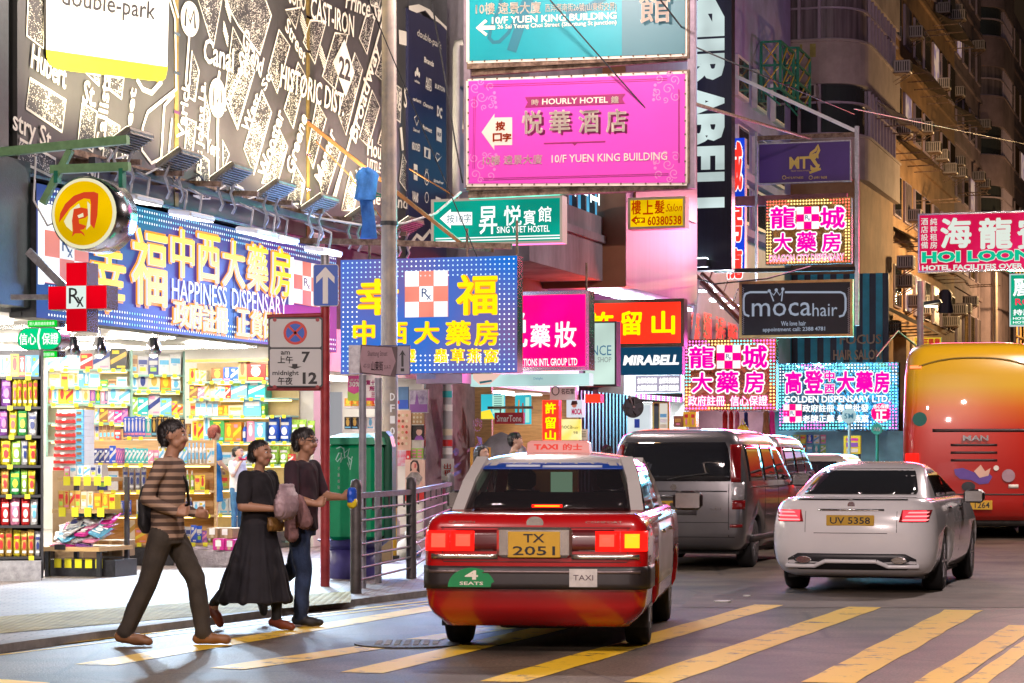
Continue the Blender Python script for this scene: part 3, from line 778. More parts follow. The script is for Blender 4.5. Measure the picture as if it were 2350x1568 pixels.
mb.build('sheet_joint', bbr)
def c1(x, y): return bb.P(x / 3.416, y / 3.416)
def c2(x, y): return bb.P(550.8 + x / 3.417, y / 3.417)
blocks = [(c1, [(215, -60), (345, -60), (335, 380), (205, 280)]), (c1, [(230, 615), (510, 790), (480, 1035), (200, 850)]), (c1, [(640, 810), (755, 880), (720, 1190), (605, 1110)]), (c1, [(830, 930), (930, 990), (900, 1290), (800, 1230)]),
    (c1, [(860, 600), (965, 610), (945, 775), (850, 700)]), (c1, [(660, 570), (780, 590), (770, 670)]), (c1, [(150, 1090), (430, 1250), (430, 1400), (140, 1260)]), (c1, [(1530, -60), (1745, -60), (1665, 380)]), (c1, [(1820, 215), (1990, 560), (1855, 1015), (1755, 770)]),
    (c1, [(1500, 400), (1555, 560), (1520, 795), (1470, 760)]), (c1, [(1605, 740), (1640, 900), (1620, 1080), (1580, 1050)]), (c1, [(1740, 1100), (1790, 1210), (1745, 1340)]), (c1, [(1460, 930), (1530, 960), (1500, 1230), (1440, 1210)]), (c1, [(1570, 1210), (1630, 1260), (1640, 1560), (1560, 1560)]), (c1, [(1800, 1420), (1900, 1480), (1890, 1600), (1800, 1600)]),
    (c2, [(0, -60), (170, -60), (240, 120), (150, 430), (-20, 200), (-160, -60)]), (c2, [(300, 235), (385, 360), (285, 730), (215, 560)]), (c2, [(350, 80), (470, 60), (430, 225)]), (c2, [(545, 160), (670, 170), (580, 500), (490, 330)]), (c2, [(740, 260), (840, 270), (740, 700), (640, 600)]),
    (c2, [(895, 415), (955, 545), (825, 1060), (765, 900)]), (c2, [(980, 130), (1060, 100), (990, 425), (930, 300)]), (c2, [(1150, 250), (1190, 260), (1160, 680), (1055, 580)]), (c2, [(450, 490), (510, 600), (410, 1005), (340, 860)]), (c2, [(595, 800), (670, 930), (565, 1320), (520, 1200)]),
    (c2, [(165, 710), (240, 880), (100, 1370), (25, 1170)]), (c2, [(310, 1030), (365, 1150), (285, 1450), (165, 1440)]), (c2, [(430, 1300), (500, 1430), (470, 1600), (360, 1600)]), (c2, [(700, 1110), (780, 1190), (650, 1600), (620, 1440)]), (c2, [(1030, 710), (1090, 840), (1000, 1150), (930, 1080)]),
    (c2, [(1130, 920), (1165, 960), (1110, 1150), (1075, 1130)]), (c2, [(860, 1350), (920, 1500), (880, 1650), (790, 1650)]), (c2, [(1270, 1210), (1310, 1300), (1300, 1500), (1245, 1420)]), (c2, [(10, 560), (80, 640), (-30, 1000), (-90, 800)]), (c2, [(1010, -60), (1110, -60), (1080, 60), (1020, 40)]), (c2, [(1180, 640), (1260, 700), (1250, 960), (1170, 900)])]
blocks += [(c2, [(x, y) for x, y in ((600, -400), (720, -330), (640, 0), (560, -120))]), (c1, [(1750, -420), (1860, -330), (1830, -80), (1720, -160)])]
mb = MB(); mo = MB()
for k, (fn, pts) in enumerate(blocks):
    P = [fn(*p) for p in pts]; mb.sheet(P, -.003 - .0002 * k, STIP); mo.stroke(P, .036, -.012 - .0001 * k, PRINTW, True)
mb.build('map_block_print', bbr); mo.build('map_outline_print', bbr)
mb = MB()
for fn, pts, w in ((c1, [(1310, -40), (1365, 150), (1375, 700), (1150, 880), (1110, 1000), (1105, 1180), (1180, 1280), (1255, 1240), (1280, 830), (1360, 740)], .05), (c1, [(1340, -40), (1392, 140)], .05), (c1, [(1065, 620), (1110, 700), (1180, 730), (1260, 640)], .07), (c1, [(1340, 930), (1310, 1250), (1290, 1400)], .04),
        (c1, [(1475, 290), (1450, 640)], .06), (c1, [(1700, 930), (1695, 1400)], .07), (c1, [(1715, 560), (1700, 640)], .07), (c2, [(1160, 0), (960, 700), (830, 1200), (720, 1560)], .07), (c2, [(1120, 20), (1080, 160)], .08), (c2, [(860, 1080), (780, 1400), (740, 1560)], .05), (c2, [(1240, 290), (1320, 310)], .25), (c2, [(1255, 1000), (1270, 1180)], .12), (c2, [(1190, 200), (1160, 420)], .14)):
    mb.stroke([fn(*p) for p in pts], w, -.0165, PRINTW)
for fn, (x, y), w in ((c2, (500, 180), .16), (c2, (650, 440), .16), (c1, (1790, 60), .12), (c1, (1770, 250), .1)):     # hatched little arrows
    for k in range(9):
        p = fn(x - 18 + k * 2.5, y - 80 + k * 20); mb.stroke([(p[0] - w * (1 - abs(k - 4) / 6), p[1]), (p[0] + w * (1 - abs(k - 4) / 6), p[1] - .06)], .022, -.0165, PRINTW)
mb.build('map_road_print', bbr)
mb = MB()
for (x, y), rx, ry in (((1480, 150), 72, 140), ((1695, 770), 66, 155)):
    P = [c1(x + rx * math.cos(a), y + ry * math.sin(a) + .2 * rx * math.cos(a)) for a in [2 * PI * i / 24 for i in range(24)]]; mb.sheet(P, -.019, PRINTW)
    a, b, c = c1(x - rx * .55, y + ry * .4), c1(x + rx * .55, y + ry * .55), c1(x - rx * .5, y - ry * .6)
    mb.stroke([(a[0] + (b[0] - a[0]) * p, a[1] + (b[1] - a[1]) * p + (c[1] - a[1]) * q) for p, q in ((0, 0), (.12, 1), (.5, .25), (.88, 1), (1, 0))], .07, -.022, VINYL)
P = [c2(810, 310), c2(890, 570), c2(820, 760), c2(720, 490)]; mb.sheet(P, -.020, PRINTW)
mb.text3('22', c2(762, 600), c2(855, 635), c2(768, 440), VINYL, -.023, .03)
mb.build('map_badge_print', bbr)
mb = MB()
T = [(c1, 'Hubert', (228, 525), (500, 700), (245, 340)), (c1, 'stry St.', (85, 1010), (405, 1185), (90, 850)), (c1, 'St.', (630, 800), (735, 840), (650, 625)), (c1, 'Callista', (805, 1190), (855, 570), (735, 1170)), (c1, 'Street', (985, 1270), (1055, 700), (935, 1250)), (c1, 'Beach', (560, 1310), (760, 1400), (575, 1140)),
     (c1, 'Canal St', (1580, 480), (1930, 610), (1590, 290)), (c1, 'Varick', (1430, 1100), (1480, 640), (1370, 1080)), (c1, 'St Johns La.', (1565, 1300), (1600, 650), (1515, 1280)), (c1, 'York', (1600, 1190), (1705, 1240), (1610, 1080)), (c1, 'Lisp', (1545, 1560), (1560, 1290), (1500, 1540)),
     (c2, 'Grand', (0, 350), (150, 610), (30, 200)), (c2, 'Street', (340, 230), (490, 510), (362, 130)), (c2, 'CAST-IRON', (540, 140), (880, 290), (545, -30)), (c2, 'Prince St', (815, 60), (1085, 170), (830, -80)), (c2, 'HISTORIC DIST.', (300, 680), (800, 910), (312, 500)), (c2, 'SOHO', (370, 20), (500, 90), (375, -120)),
     (c2, 'West', (40, 1050), (150, 770), (-5, 990)), (c2, 'St.', (180, 720), (240, 590), (150, 660)), (c2, 'Wooster', (185, 1410), (335, 900), (125, 1350)), (c2, 'Greene', (395, 1380), (515, 930), (345, 1310)), (c2, 'Mercer', (625, 1460), (740, 1060), (570, 1380)), (c2, 'Broadway', (895, 1130), (1085, 380), (845, 1050)),
     (c2, 'Spring St', (1100, 750), (1318, 860), (1105, 590)), (c2, 'Houston', (985, 1215), (1200, 1290), (990, 1080)), (c2, 'Cleveland', (970, 1590), (1300, 1640), (975, 1490)), (c2, 'LITTLE', (985, 1320), (1090, 1360), (988, 1240)), (c2, 'Crosby', (870, 1560), (960, 1330), (830, 1500)), (c2, 'Thompson', (-140, 900), (60, 440), (-180, 860))]
for k, (fn, tx, a, b, c) in enumerate(T): mb.text3(tx, fn(*a), fn(*b), fn(*c), PRINTW, -.025 - .0002 * k, .014)
mb.build('street_name_lettering', bbr)
P = [c1(340, -400), c1(1310, -260), c1(1290, 525), c1(340, 390)]
MB().prism(P, -.040, -.034, WHITEINK).build('white_card', bbr)
P = [c1(340, 390), c1(1290, 525), c1(1288, 560), c1(1275, 615), c1(1245, 640), c1(420, 545), c1(370, 510), c1(345, 450)]
MB().prism(P[::-1], -.040, -.034, PRINTY).build('yellow_band', bbr)
MB().text3('double-park', c1(455, 35), c1(1195, 155), c1(462, -110), INK, -.044, .012).build('card_lettering', bbr)
# --- navy brand board next to it
nb = face_plane(.0)
x0, x1 = nb.X(937), nb.X(1024)
nbr = thing('brand_board', 'tall navy board listing white brand logos, between the map billboard and the pipe', 'billboard', (nb.x0, nb.y0, 0), RF)
NAVYV = M('navy_vinyl', (.018, .02, .065), .4, 0, .2, .7)
MB().box(x0, x1, 0, .12, 5.0, nb.Z(30, 960), NAVYV).build('vinyl_sheet', nbr)
P = [nb.P(937, 22), nb.P(955, 30), nb.P(975, 24), nb.P(990, 42), nb.P(1010, 55), nb.P(1024, 70), nb.P(1024, 62), nb.P(1005, 44), nb.P(985, 22), nb.P(960, 10), nb.P(937, 14)]
MB().sheet(P, -.01, PRINTW).build('torn_edge', nbr)
MB().box(x0, x1, .13, .2, nb.Z(40, 960), 11.4, M('crinkled_print', (.05, .05, .05), .6, 0, 0, 12, col2=(.5, .5, .48))).build('upper_print', nbr)
mb = MB()
def n2(x, y): return nb.P(550.8 + x / 3.417, y / 3.417)
for tx, a, b, c, bo in (('double-park', (1385, 280), (1575, 388), (1388, 225), .0), ('Brands', (1440, 485), (1515, 525), (1442, 445), .04), ('adidas', (1365, 640), (1405, 660), (1366, 620), .03), ('ANTI', (1452, 655), (1495, 680), (1454, 600), .03), ('HERO', (1452, 695), (1498, 720), (1453, 655), .03), ('BURTON', (1525, 690), (1600, 725), (1527, 655), .02),
        ('carhartt', (1350, 785), (1415, 812), (1352, 760), .03), ('Champion', (1432, 830), (1508, 860), (1434, 800), .02), ('DC', (1540, 905), (1580, 930), (1542, 830), .05), ('Diamond', (1355, 1025), (1402, 1045), (1357, 1000), .02), ('fragment', (1428, 1010), (1500, 1045), (1430, 975), .03), ('KROOKED', (1345, 1170), (1408, 1190), (1347, 1115), .03),
        ('thrasher', (1512, 1425), (1590, 1450), (1514, 1400), .03), ('VANS', (1345, 1570), (1393, 1590), (1347, 1500), .05)):
    mb.text3(tx, n2(*a), n2(*b), n2(*c), PRINTW, -.01, bo)
for dx, dy, r in ((0, -30, 26), (-14, -12, 18), (14, -5, 18)):                       # three-leaf mark
    c = (1386 + dx, 592 + dy); mb.sheet([n2(c[0] + r * .35 * math.cos(a), c[1] + r * 1.3 * math.sin(a)) for a in [2 * PI * k / 10 for k in range(10)]], -.011, PRINTW)
mb.stroke([n2(1362, 925), n2(1382, 905), n2(1400, 935), n2(1382, 985), n2(1362, 925)], .02, -.01, PRINTW)
mb.sheet([n2(1537, 995), n2(1577, 1015), n2(1577, 1120), n2(1537, 1100)], -.01, PRINTW)
mb.text3('HUF', n2(1543, 1065), n2(1572, 1078), n2(1543, 1035), NAVYV, -.013, .03)
mb.sheet([n2(1440, 1150), n2(1490, 1172), n2(1490, 1252), n2(1440, 1232)], -.01, PRINTW); mb.sheet([n2(1455, 1175), n2(1474, 1180), n2(1468, 1240), n2(1450, 1226)], -.013, NAVYV)
mb.sheet([n2(1530, 1225), n2(1543, 1255), n2(1580, 1225), n2(1545, 1272), n2(1530, 1260)], -.01, PRINTW)
mb.stroke([n2(1530, 1225), n2(1538, 1200), n2(1560, 1215)], .02, -.01, PRINTW)
mb.sheet([n2(1358, 1285), n2(1388, 1295), n2(1388, 1420), n2(1358, 1408)], -.01, PRINTW); mb.sheet([n2(1363, 1330), n2(1383, 1336), n2(1383, 1375), n2(1363, 1369)], -.013, NAVYV)
mb.stroke([n2(1460 + 16 * math.cos(a), 1400 + 50 * math.sin(a)) for a in [2 * PI * k / 14 for k in range(14)]], .025, -.01, PRINTW, True)
mb.stroke([n2(1448, 1400), n2(1460, 1425), n2(1472, 1410)], .02, -.01, PRINTW); mb.stroke([n2(1450, 1350), n2(1458, 1325), n2(1463, 1350), n2(1470, 1325)], .02, -.01, PRINTW)
mb.stroke([n2(1460 + 14 * math.cos(a), 1550 + 40 * math.sin(a)) for a in [2 * PI * k / 12 for k in range(12)]], .02, -.01, PRINTW, True)
mb.sheet([n2(1530, 1540), n2(1570, 1555), n2(1570, 1610), n2(1530, 1600)], -.01, PRINTW)
mb.sheet([nb.P(937, 560), nb.P(955, 535), nb.P(968, 545), nb.P(985, 525), nb.P(1000, 548), nb.P(1022, 540), nb.P(1022, 546), nb.P(1000, 556), nb.P(985, 535), nb.P(968, 556), nb.P(955, 545), nb.P(937, 575)], -.012, PRINTW)
mb.build('logo_print', nbr)
# --- hanging hotel banner pair on one rusty frame
TEALB = M('teal_vinyl', (.0, .30, .36), .45, 0, .1, .5, .03); MAGB = M('magenta_vinyl', (.75, .06, .52), .4, 0, .05, .5, .03)
CRP = M('cream_vinyl_letter', (.85, .74, .62), .5, 0, 0); PURP = M('plum_print', (.30, .01, .12), .5, 0, 0); TEALD = M('slate_teal_print', (.015, .16, .22), .5, 0, 0)
GREYT = M('grey_teal_vinyl', (.06, .19, .23), .45, 0, .05, .5); PALEM = M('pale_pink_print', (.86, .24, .60), .45, 0, 0); ORR = E('orange_red_print', (.85, .09, .02), .35)
mg = Sign('hotel_banner', 'magenta banner with cream characters and a cream left arrow on a rusty frame', (1070, 172, 1582, 429), 38, depth=.12, face=None, case=RUST)
x0, x1, h = mg.x0l, mg.w, mg.h
LFT, RGT = mg.X(1076), mg.X(1573)
MB().sheet([(LFT, mg.Z(422, 1076)), (RGT, mg.Z(420, 1573)), (RGT, mg.Z(170, 1573)), (LFT, mg.Z(187, 1076))], -.022, MAGB).build('banner_sheet', mg.root)
mb = MB()
for (a, b) in (((1074, 186), (1577, 168)), ((1574, 168), (1574, 422)), ((1577, 422), (1072, 425)), ((1074, 425), (1074, 186))): mb.stroke([mg.P(*a), mg.P(*b)], .055, -.014, CRP)
for k in range(18):
    u = 1085 + k * 28.4; mb.disc(*mg.P(u, 183 - (u - 1074) * .035), .016, -.026, RUST, 8); mb.disc(*mg.P(u, 424.5 - (u - 1074) * .006), .016, -.026, RUST, 8)
for k in range(8): mb.disc(*mg.P(1076, 200 + k * 30), .016, -.026, RUST, 8); mb.disc(*mg.P(1573, 185 + k * 31), .016, -.026, RUST, 8)
mb.build('lacing_edge', mg.root)
mb = MB()
def g5(x, y): return mg.P(1009.7 + x / 3.416, y / 3.416)
mb.sheet([g5(670, 765), g5(1458, 738), g5(1430, 777), g5(1455, 815), g5(670, 847), g5(692, 805)], -.030, PURP)
mb.stroke([g5(818, 1128), g5(1300, 1112)], .022, -.028, PURP); mb.sheet([g5(1035, 1122), g5(1083, 1120), g5(1060, 1145)], -.030, PURP)
for a, b in (((348, 670), (1785, 618)), ((348, 684), (1785, 632)), ((345, 1402), (1795, 1363)), ((345, 1414), (1795, 1375)), ((270, 760), (262, 1325)), ((282, 760), (274, 1325)), ((1872, 700), (1872, 1280)), ((1880, 705), (1880, 1280))): mb.stroke([g5(*a), g5(*b)], .008, -.027, PURP)
mb.build('ribbon_and_rule', mg.root)
mb = MB()
def swirl(cx, cy, r, turns, sgn, a0, w=.016):
    P = []
    for k in range(26):
        q = k / 25; a = a0 + sgn * turns * 2 * PI * q; P.append(g5(cx + r * (1 - q * .8) * math.cos(a), cy + r * (1 - q * .8) * math.sin(a)))
    mb.stroke(P, w, -.025, PALEM)
for cx, cy, sx, sy in ((330, 760, 1, 1), (1790, 700, -1, 1), (330, 1300, 1, -1), (1790, 1290, -1, -1)):
    for dx, dy, r, tn, a0 in ((0, 0, 45, 1.3, 0), (-50, -70, 40, 1.2, 1), (70, -80, 34, 1.2, 2), (85, 20, 30, 1.2, 3), (-60, 60, 38, 1.3, 4), (70, 70, 26, 1.1, 5), (-10, -115, 26, 1.2, 0), (20, 85, 24, 1.2, 2)):
        swirl(cx + sx * dx, cy + sy * dy, r, tn, sx * sy, a0)
    for k in range(4): p = g5(cx + sx * (100 + 4 * k), cy + sy * (-30 + 38 * k)); mb.disc(p[0], p[1], .026, -.025, PALEM, 8)
mb.build('scroll_ornament', mg.root)
mb = MB(); mb2 = MB()
for ch, a, b in (('悦', 645, 810), ('華', 860, 1025), ('酒', 1090, 1250), ('店', 1305, 1465)):
    p, q = g5(a, 1055 - (a - 645) * .018), g5(b, 868 - (b - 645) * .018)
    mb2.text(ch, (p[0] + .04, q[0] + .04, p[1] - .03, q[1] - .03), PURP, -.030, .018); mb.text(ch, (p[0], q[0], p[1], q[1]), CRP, -.033, .018)
for tx, a, b, c in (('HOURLY HOTEL', (805, 822), (1320, 806), (806, 778)), ('10樓 遠景大廈', (340, 1290), (805, 1280), (342, 1235)), ('10/F YUEN KING BUILDING', (880, 1278), (1785, 1255), (880, 1218))): mb.text3(tx, g5(*a), g5(*b), g5(*c), CRP, -.034, .008 if tx[0] == '1' else .02)
for ch, a, b, c, d in (('時', 722, 778, 832, 780), ('鐘', 1345, 1405, 812, 755)): p, q = g5(a, c), g5(b, d); mb.text(ch, (p[0], q[0], p[1], q[1]), CRP, -.034, .02)
mb.sheet([g5(330, 1040), g5(430, 1180), g5(430, 1142), g5(570, 1140), g5(570, 922), g5(430, 925), g5(432, 893)], -.028, CRP)
mb2.build('letter_shadow', mg.root); mb.build('lettering', mg.root)
mb = MB()
for tx, a, b, c, d in (('按', 440, 515, 1028, 952), ('口', 418, 492, 1115, 1045), ('字', 495, 565, 1115, 1045)): p, q = g5(a, c), g5(b, d); mb.text(tx, (p[0], q[0], p[1], q[1]), ORR, -.036, .04)
mb.build('arrow_lettering', mg.root)
tl = Sign('hotel_banner', 'teal banner with a cream left arrow and address lines, hung above the magenta banner', (1072, -150, 1582, 146), 38, depth=.12, face=None, case=RUST)
MB().sheet([(tl.X(1078), tl.Z(141, 1078)), (tl.X(1573), tl.Z(124, 1573)), (tl.X(1573), tl.Z(-150, 1573)), (tl.X(1078), tl.Z(-150, 1078))], -.022, TEALB).build('banner_sheet', tl.root)
MB().sheet([(tl.X(1428), tl.Z(129, 1428)), (tl.X(1573), tl.Z(124, 1573)), (tl.X(1573), tl.Z(-150, 1573)), (tl.X(1428), tl.Z(-150, 1428))], -.026, GREYT).build('grey_panel', tl.root)
def g6(x, y): return tl.P(1009.7 + x / 3.416, y / 3.416)
mb = MB()
for (a, b) in (((1074, 143), (1577, 126)), ((1574, 124), (1574, -150)), ((1074, 143), (1074, -150))): mb.stroke([tl.P(*a), tl.P(*b)], .05, -.014, CRP)
for k in range(18): mb.disc(*tl.P(1085 + k * 28.4, 142 - k * .98), .016, -.03, RUST, 8)
mb.build('lacing_edge', tl.root)
mb = MB()
mb.stroke([g6(500, -80), g6(470, 60), g6(400, 230), g6(390, 300), g6(420, 335), g6(470, 330), g6(540, 260), g6(620, 100), g6(700, -80)], .06, -.0265, TEALD); mb.stroke([g6(720, -60), g6(640, 180), g6(565, 405)], .16, -.028, TEALD)
mb.stroke([g6(990, 110), g6(1150, 70), g6(1300, -20), g6(1390, -80)], .1, -.0275, TEALD); mb.build('script_flourish', tl.root)
mb = MB()
for tx, a, b, c, bo in (('10樓 遠景大廈', (285, 110), (795, 98), (285, 42), .015), ('西洋菜南街26號(山東街交界)', (830, 92), (1388, 78), (830, 45), .01), ('10/F YUEN KING BUILDING', (412, 190), (1388, 150), (412, 138), .02), ('26 Sai Yeung Choi Street (Shantung St junction)', (455, 230), (1388, 192), (455, 197), .01)): mb.text3(tx, g6(*a), g6(*b), g6(*c), CRP, -.034, bo)
mb.sheet([g6(285, 222), g6(360, 155), g6(378, 172), g6(335, 205), g6(437, 205), g6(437, 235), g6(335, 238), g6(378, 268), g6(365, 287)], -.034, CRP)
p, q = g6(1565, 190), g6(1808, -60); mb.text('館', (p[0] + .05, q[0] + .05, p[1] - .04, q[1] - .04), TEALD, -.031, .015); mb.text('館', (p[0], q[0], p[1], q[1]), CRP, -.035, .015)
mb.build('lettering', tl.root)
# the frame that carries both banners
bf = thing('banner_frame', 'rusty steel frame with long diagonal braces carrying the teal and magenta banners', 'sign frame', (mg.x0, mg.y0, 0), RP)
zA = mg.z0 + mg.h
for u in (1071, 1585): x = mg.X(u); MB().box(x - .055, x + .055, .02, .16, mg.Z(432, u) + mg.z0, 11.2, M('purple_grey_steel', (.28, .22, .27), .5, .3, .2, 5)).build('upright', bf)
mb = MB(); xa, xb = mg.X(1072), mg.X(1584)
mb.bar((xa, .13, mg.z0 - .06), (xb, .13, mg.z0 - .02), .16, .12, RUST); mb.build('cross_beam', bf); MB().bar((xa, .12, zA + .12), (xb, .12, zA + .2), .1, .09, RUST).build('cross_beam', bf)
mb = MB(); P1, P2 = mg.P(1064, 300), mg.P(1012, -60)
mb.bar((P1[0], .1, P1[1] + mg.z0), (P2[0], 1.5, P2[1] + mg.z0), .1, .1, M('cream_steel', (.55, .48, .36), .5, .2, .2, 6)); P3, P4 = mg.P(1070, 120), mg.P(1030, -20); mb.bar((P3[0], .1, P3[1] + mg.z0), (P4[0], 1.5, P4[1] + mg.z0), .08, .08, RUST); mb.build('brace', bf)
Pm = at(1064, 455, 38.1); 
# --- teal hostel lightbox
TL = E('teal_lit_sheet', (.0, .42, .31), .95, True)
LIN = E('cream_lit_rim', (.75, .6, .5), .5)
s = Sign('hostel_sign', 'teal lit box sign with white characters and a white left arrow, under the magenta banner', (991, 454, 1291, 561), 38.5, depth=.25, face=TL, case=M('lilac_sign_case', (.42, .34, .42), .5, .2, .1, 4), rim=.035, rimmat=LIN)
s.glow(80, (.1, .9, .7)); s.rects('stripe', [((1000, 543, 1286, 545.5), WHT), ((1000, 549, 1286, 552), WHT), ((1000, 556, 1286, 557), WHT)])
s.text('lettering', [('昇', 1100, 474, 1142, 538), ('悦', 1157, 472, 1198, 518), ('賓', 1202, 482, 1230, 517), ('館', 1236, 474, 1266, 510), ('SING YUET HOSTEL', 1141, 519, 1262, 534)], WHT, .012, y=-.02)
mb = MB(); mb.sheet([s.P(*p) for p in ((1010, 502), (1035, 525), (1035, 517), (1084, 517), (1084, 487), (1035, 487), (1035, 480))], -.012, WHT); s.part('arrow', mb)
s.text('arrow_lettering', [('按10字', 1026, 492, 1082, 512)], TEALD, y=-.022)
# --- happiness hanging sign
BL2 = E('blue_plum_lit_sheet', (.0, .20, .80), .85, True, (.26, .14, .34), .42)
hs = Sign('dispensary_sign', 'big blue hanging sign with yellow characters and a white dotted light border', (782, 592, 1187, 857), 37.4, depth=.3, face=BL2, case=CHROME)
hs.leds(4, .075, [LEDC2, LEDC2, LEDW], 0, .014, .05); hs.glow(380, (.2, .4, 1))
hs.rx((930, 622, 1029, 728), CORAL, WLIT, BLUEINK)
YI = [('幸', 820, 640, 916, 724), ('福', 1048, 630, 1143, 724), ('中', 812, 736, 862, 792), ('西', 884, 740, 936, 790), ('大', 952, 738, 1010, 790), ('藥', 1024, 736, 1082, 794), ('房', 1090, 736, 1145, 794), ('蟲', 998, 800, 1030, 834), ('草', 1036, 800, 1068, 834), ('燕', 1074, 800, 1106, 834), ('窩', 1112, 800, 1146, 834), ('靈', 930, 802, 956, 832), ('芝', 896, 802, 926, 832)]
hs.text('glowing_edge', YI, YGLOW, .05, y=-.012); hs.text('character', YI, YLW, .014, .03, y=-.02)
hs.hook(1065, .45); hs.hook(1180, .55); hs.hook(840, .3)
# --- magenta cosmetics sign
s = Sign('cosmetics_sign', 'hot pink lit box sign with white characters beside the big blue hanging sign', (1110, 670, 1352, 850), 42, depth=.35, face=MAGL, case=CHROME, rim=.06)
s.text('lettering', [('悦', 1150, 718, 1212, 798), ('藥', 1218, 744, 1264, 798), ('妝', 1274, 738, 1324, 798), ('OPERATIONS INTL GROUP LTD', 1168, 823, 1326, 840)], WHT, .02, y=-.035)
s.hook(1340, .5); s.glow(130, (1, .03, .45))
# --- white vertical sign
s = Sign('optical_sign', 'white lit box sign with thin blue letters, right of the hot pink sign', (1340, 738, 1415, 886), 46, depth=.3, face=E('cool_white_lit_sheet', (.72, .95, .85), .95, True), case=DARK, rim=.03)
s.text('lettering', [('NCE', 1358, 793, 1404, 816)], E('blue_print', (.05, .2, .35), .8), .0, y=-.035); s.text('small_lettering', [('AL SHOP', 1354, 820, 1404, 832)], E('grey_print', (.3, .35, .35), .7), .0, y=-.035)
# --- red sign
REDL = E('red_lit_sheet', (1, .008, .003), 3.5, True, (1, .03, .012), .3)
s = Sign('dessert_sign', 'red lit box sign with two yellow brush characters, over the navy shoe shop sign', (1330, 688, 1570, 796), 51, depth=.3, face=REDL, case=M('bronze_case', (.12, .09, .06), .35, .7, .2, 4), rim=.07)
YL2 = E('lemon_lit_letter', (1, .88, 0), 1.2); s.glow(130, (1, .06, .03))
s.text('character', [('許', 1352, 716, 1410, 770), ('留', 1426, 714, 1474, 770), ('山', 1496, 714, 1550, 768)], YL2, .03, y=-.035)
# --- navy MIRABELL small sign
s = Sign('shoe_shop_sign', 'navy sign with slanted white capitals under the red lit sign', (1424, 797, 1566, 860), 51.3, depth=.25, face=E('navy_lit_sheet', (.01, .10, .22), .5), case=NAVY)
s.text('lettering', [('MIRABELL', 1430, 815, 1558, 838, dict(shear=.16))], WHT, .05)
s.part('led_strip', MB().box(s.x0l, s.w, -.03, -.01, s.h + .005, s.h + .03, LEDC))
# --- dragon city signs: gold mirror sheet, pink letters, running lights
GOLD = M('crinkled_gold_sheet', (.55, .36, .10), .12, 1.0, .35, 2.2, .9, bscale=3.2, col2=(.75, .5, .18))
GOLDR = M('red_gold_mirror_sheet', (.45, .05, .03), .12, 1.0, 0, 2.6, .9, bscale=3., col2=(.85, .6, .25))
BLUM = M('blue_mirror_sheet', (.02, .12, .22), .1, 1.0, 0, 3., .8, bscale=5., col2=(.15, .45, .55))
d1 = Sign('dispensary_sign', 'upper gold mirrored sign with pink characters and amber running lights, below the purple banner', (1757, 456, 1953, 606), 60, depth=.3, face=GOLD, case=CHROME)
d1.glow(300, (1, .35, .5)); d1.leds(2, .075, [LEDR, LEDY, LEDY], 0, .024, .05)
DI = [('龍', 1768, 475, 1826, 525), ('城', 1882, 475, 1940, 525), ('大', 1776, 535, 1818, 580), ('藥', 1828, 532, 1874, 578), ('房', 1886, 533, 1930, 578)]
d1.text('character', DI, PNK, .03, y=-.03, back=WHT, backbold=.06); d1.rx((1828, 475, 1880, 526), MAGL, WLIT, BLUEINK)
d1.text('lettering', [('DRAGON CITY DISPENSARY', 1766, 583, 1938, 600)], PNK, .0, y=-.03, back=WHT, backbold=.05)
d2 = Sign('dispensary_sign', 'lower red and gold mirrored sign with pink characters and rainbow running lights', (1571, 778, 1781, 942), 56, depth=.3, face=GOLDR, case=CHROME)
d2.glow(520, (1, .12, .6)); d2.leds(2, .075, [LEDM, LEDY, LEDC, LEDM], 0, .024, .05)
d2.text('character', [('龍', 1582, 795, 1640, 846), ('城', 1704, 792, 1762, 846), ('大', 1588, 855, 1636, 902), ('藥', 1644, 852, 1696, 902), ('房', 1708, 852, 1754, 902)], PNK, .03, y=-.03, back=WHT, backbold=.06)
d2.rx((1645, 792, 1700, 846), MAGL, WLIT, BLUEINK); d2.text('lettering', [('政府註冊', 1580, 908, 1664, 932), ('信心保證', 1676, 908, 1762, 932)], WHT, .02, y=-.03, back=PNK, backbold=.05)
# --- golden dispensary
s = Sign('dispensary_sign', 'wide blue mirrored sign with pink characters and cyan running lights, beside the bus', (1786, 833, 2062, 988), 66, depth=.35, face=BLUM, case=CHROME)
s.leds(3, .085, [LEDC, LEDM, LEDC, LEDW], 0, .026, .06); s.glow(550, (.2, .7, 1))
s.text('character', [('高', 1802, 852, 1840, 904), ('登', 1846, 850, 1890, 904), ('中', 1892, 852, 1916, 876), ('西', 1892, 882, 1916, 904), ('大', 1920, 852, 1962, 904), ('藥', 1964, 852, 2004, 902), ('房', 2006, 852, 2042, 902)], PNK, .04, y=-.03, back=WHT, backbold=.05)
s.text('lettering', [('GOLDEN DISPENSARY LTD.', 1800, 908, 2042, 924), ('政府註冊 專營批發', 1842, 928, 1994, 946), ('老牌正藥 參茸燕窩', 1842, 952, 1994, 970)], WHT, .03, y=-.03)
s.rx((1798, 928, 1840, 970), MAGL, WLIT, BLUEINK)
mb = MB(); c = s.P(2022, 948); mb.disc(c[0], c[1], .26, -.02, MAGL, 28); s.part('round_badge', mb); s.text('badge_character', [('正', 2008, 940, 2036, 966), ('信心保證', 2004, 928, 2040, 938)], WHT, .03, y=-.03)
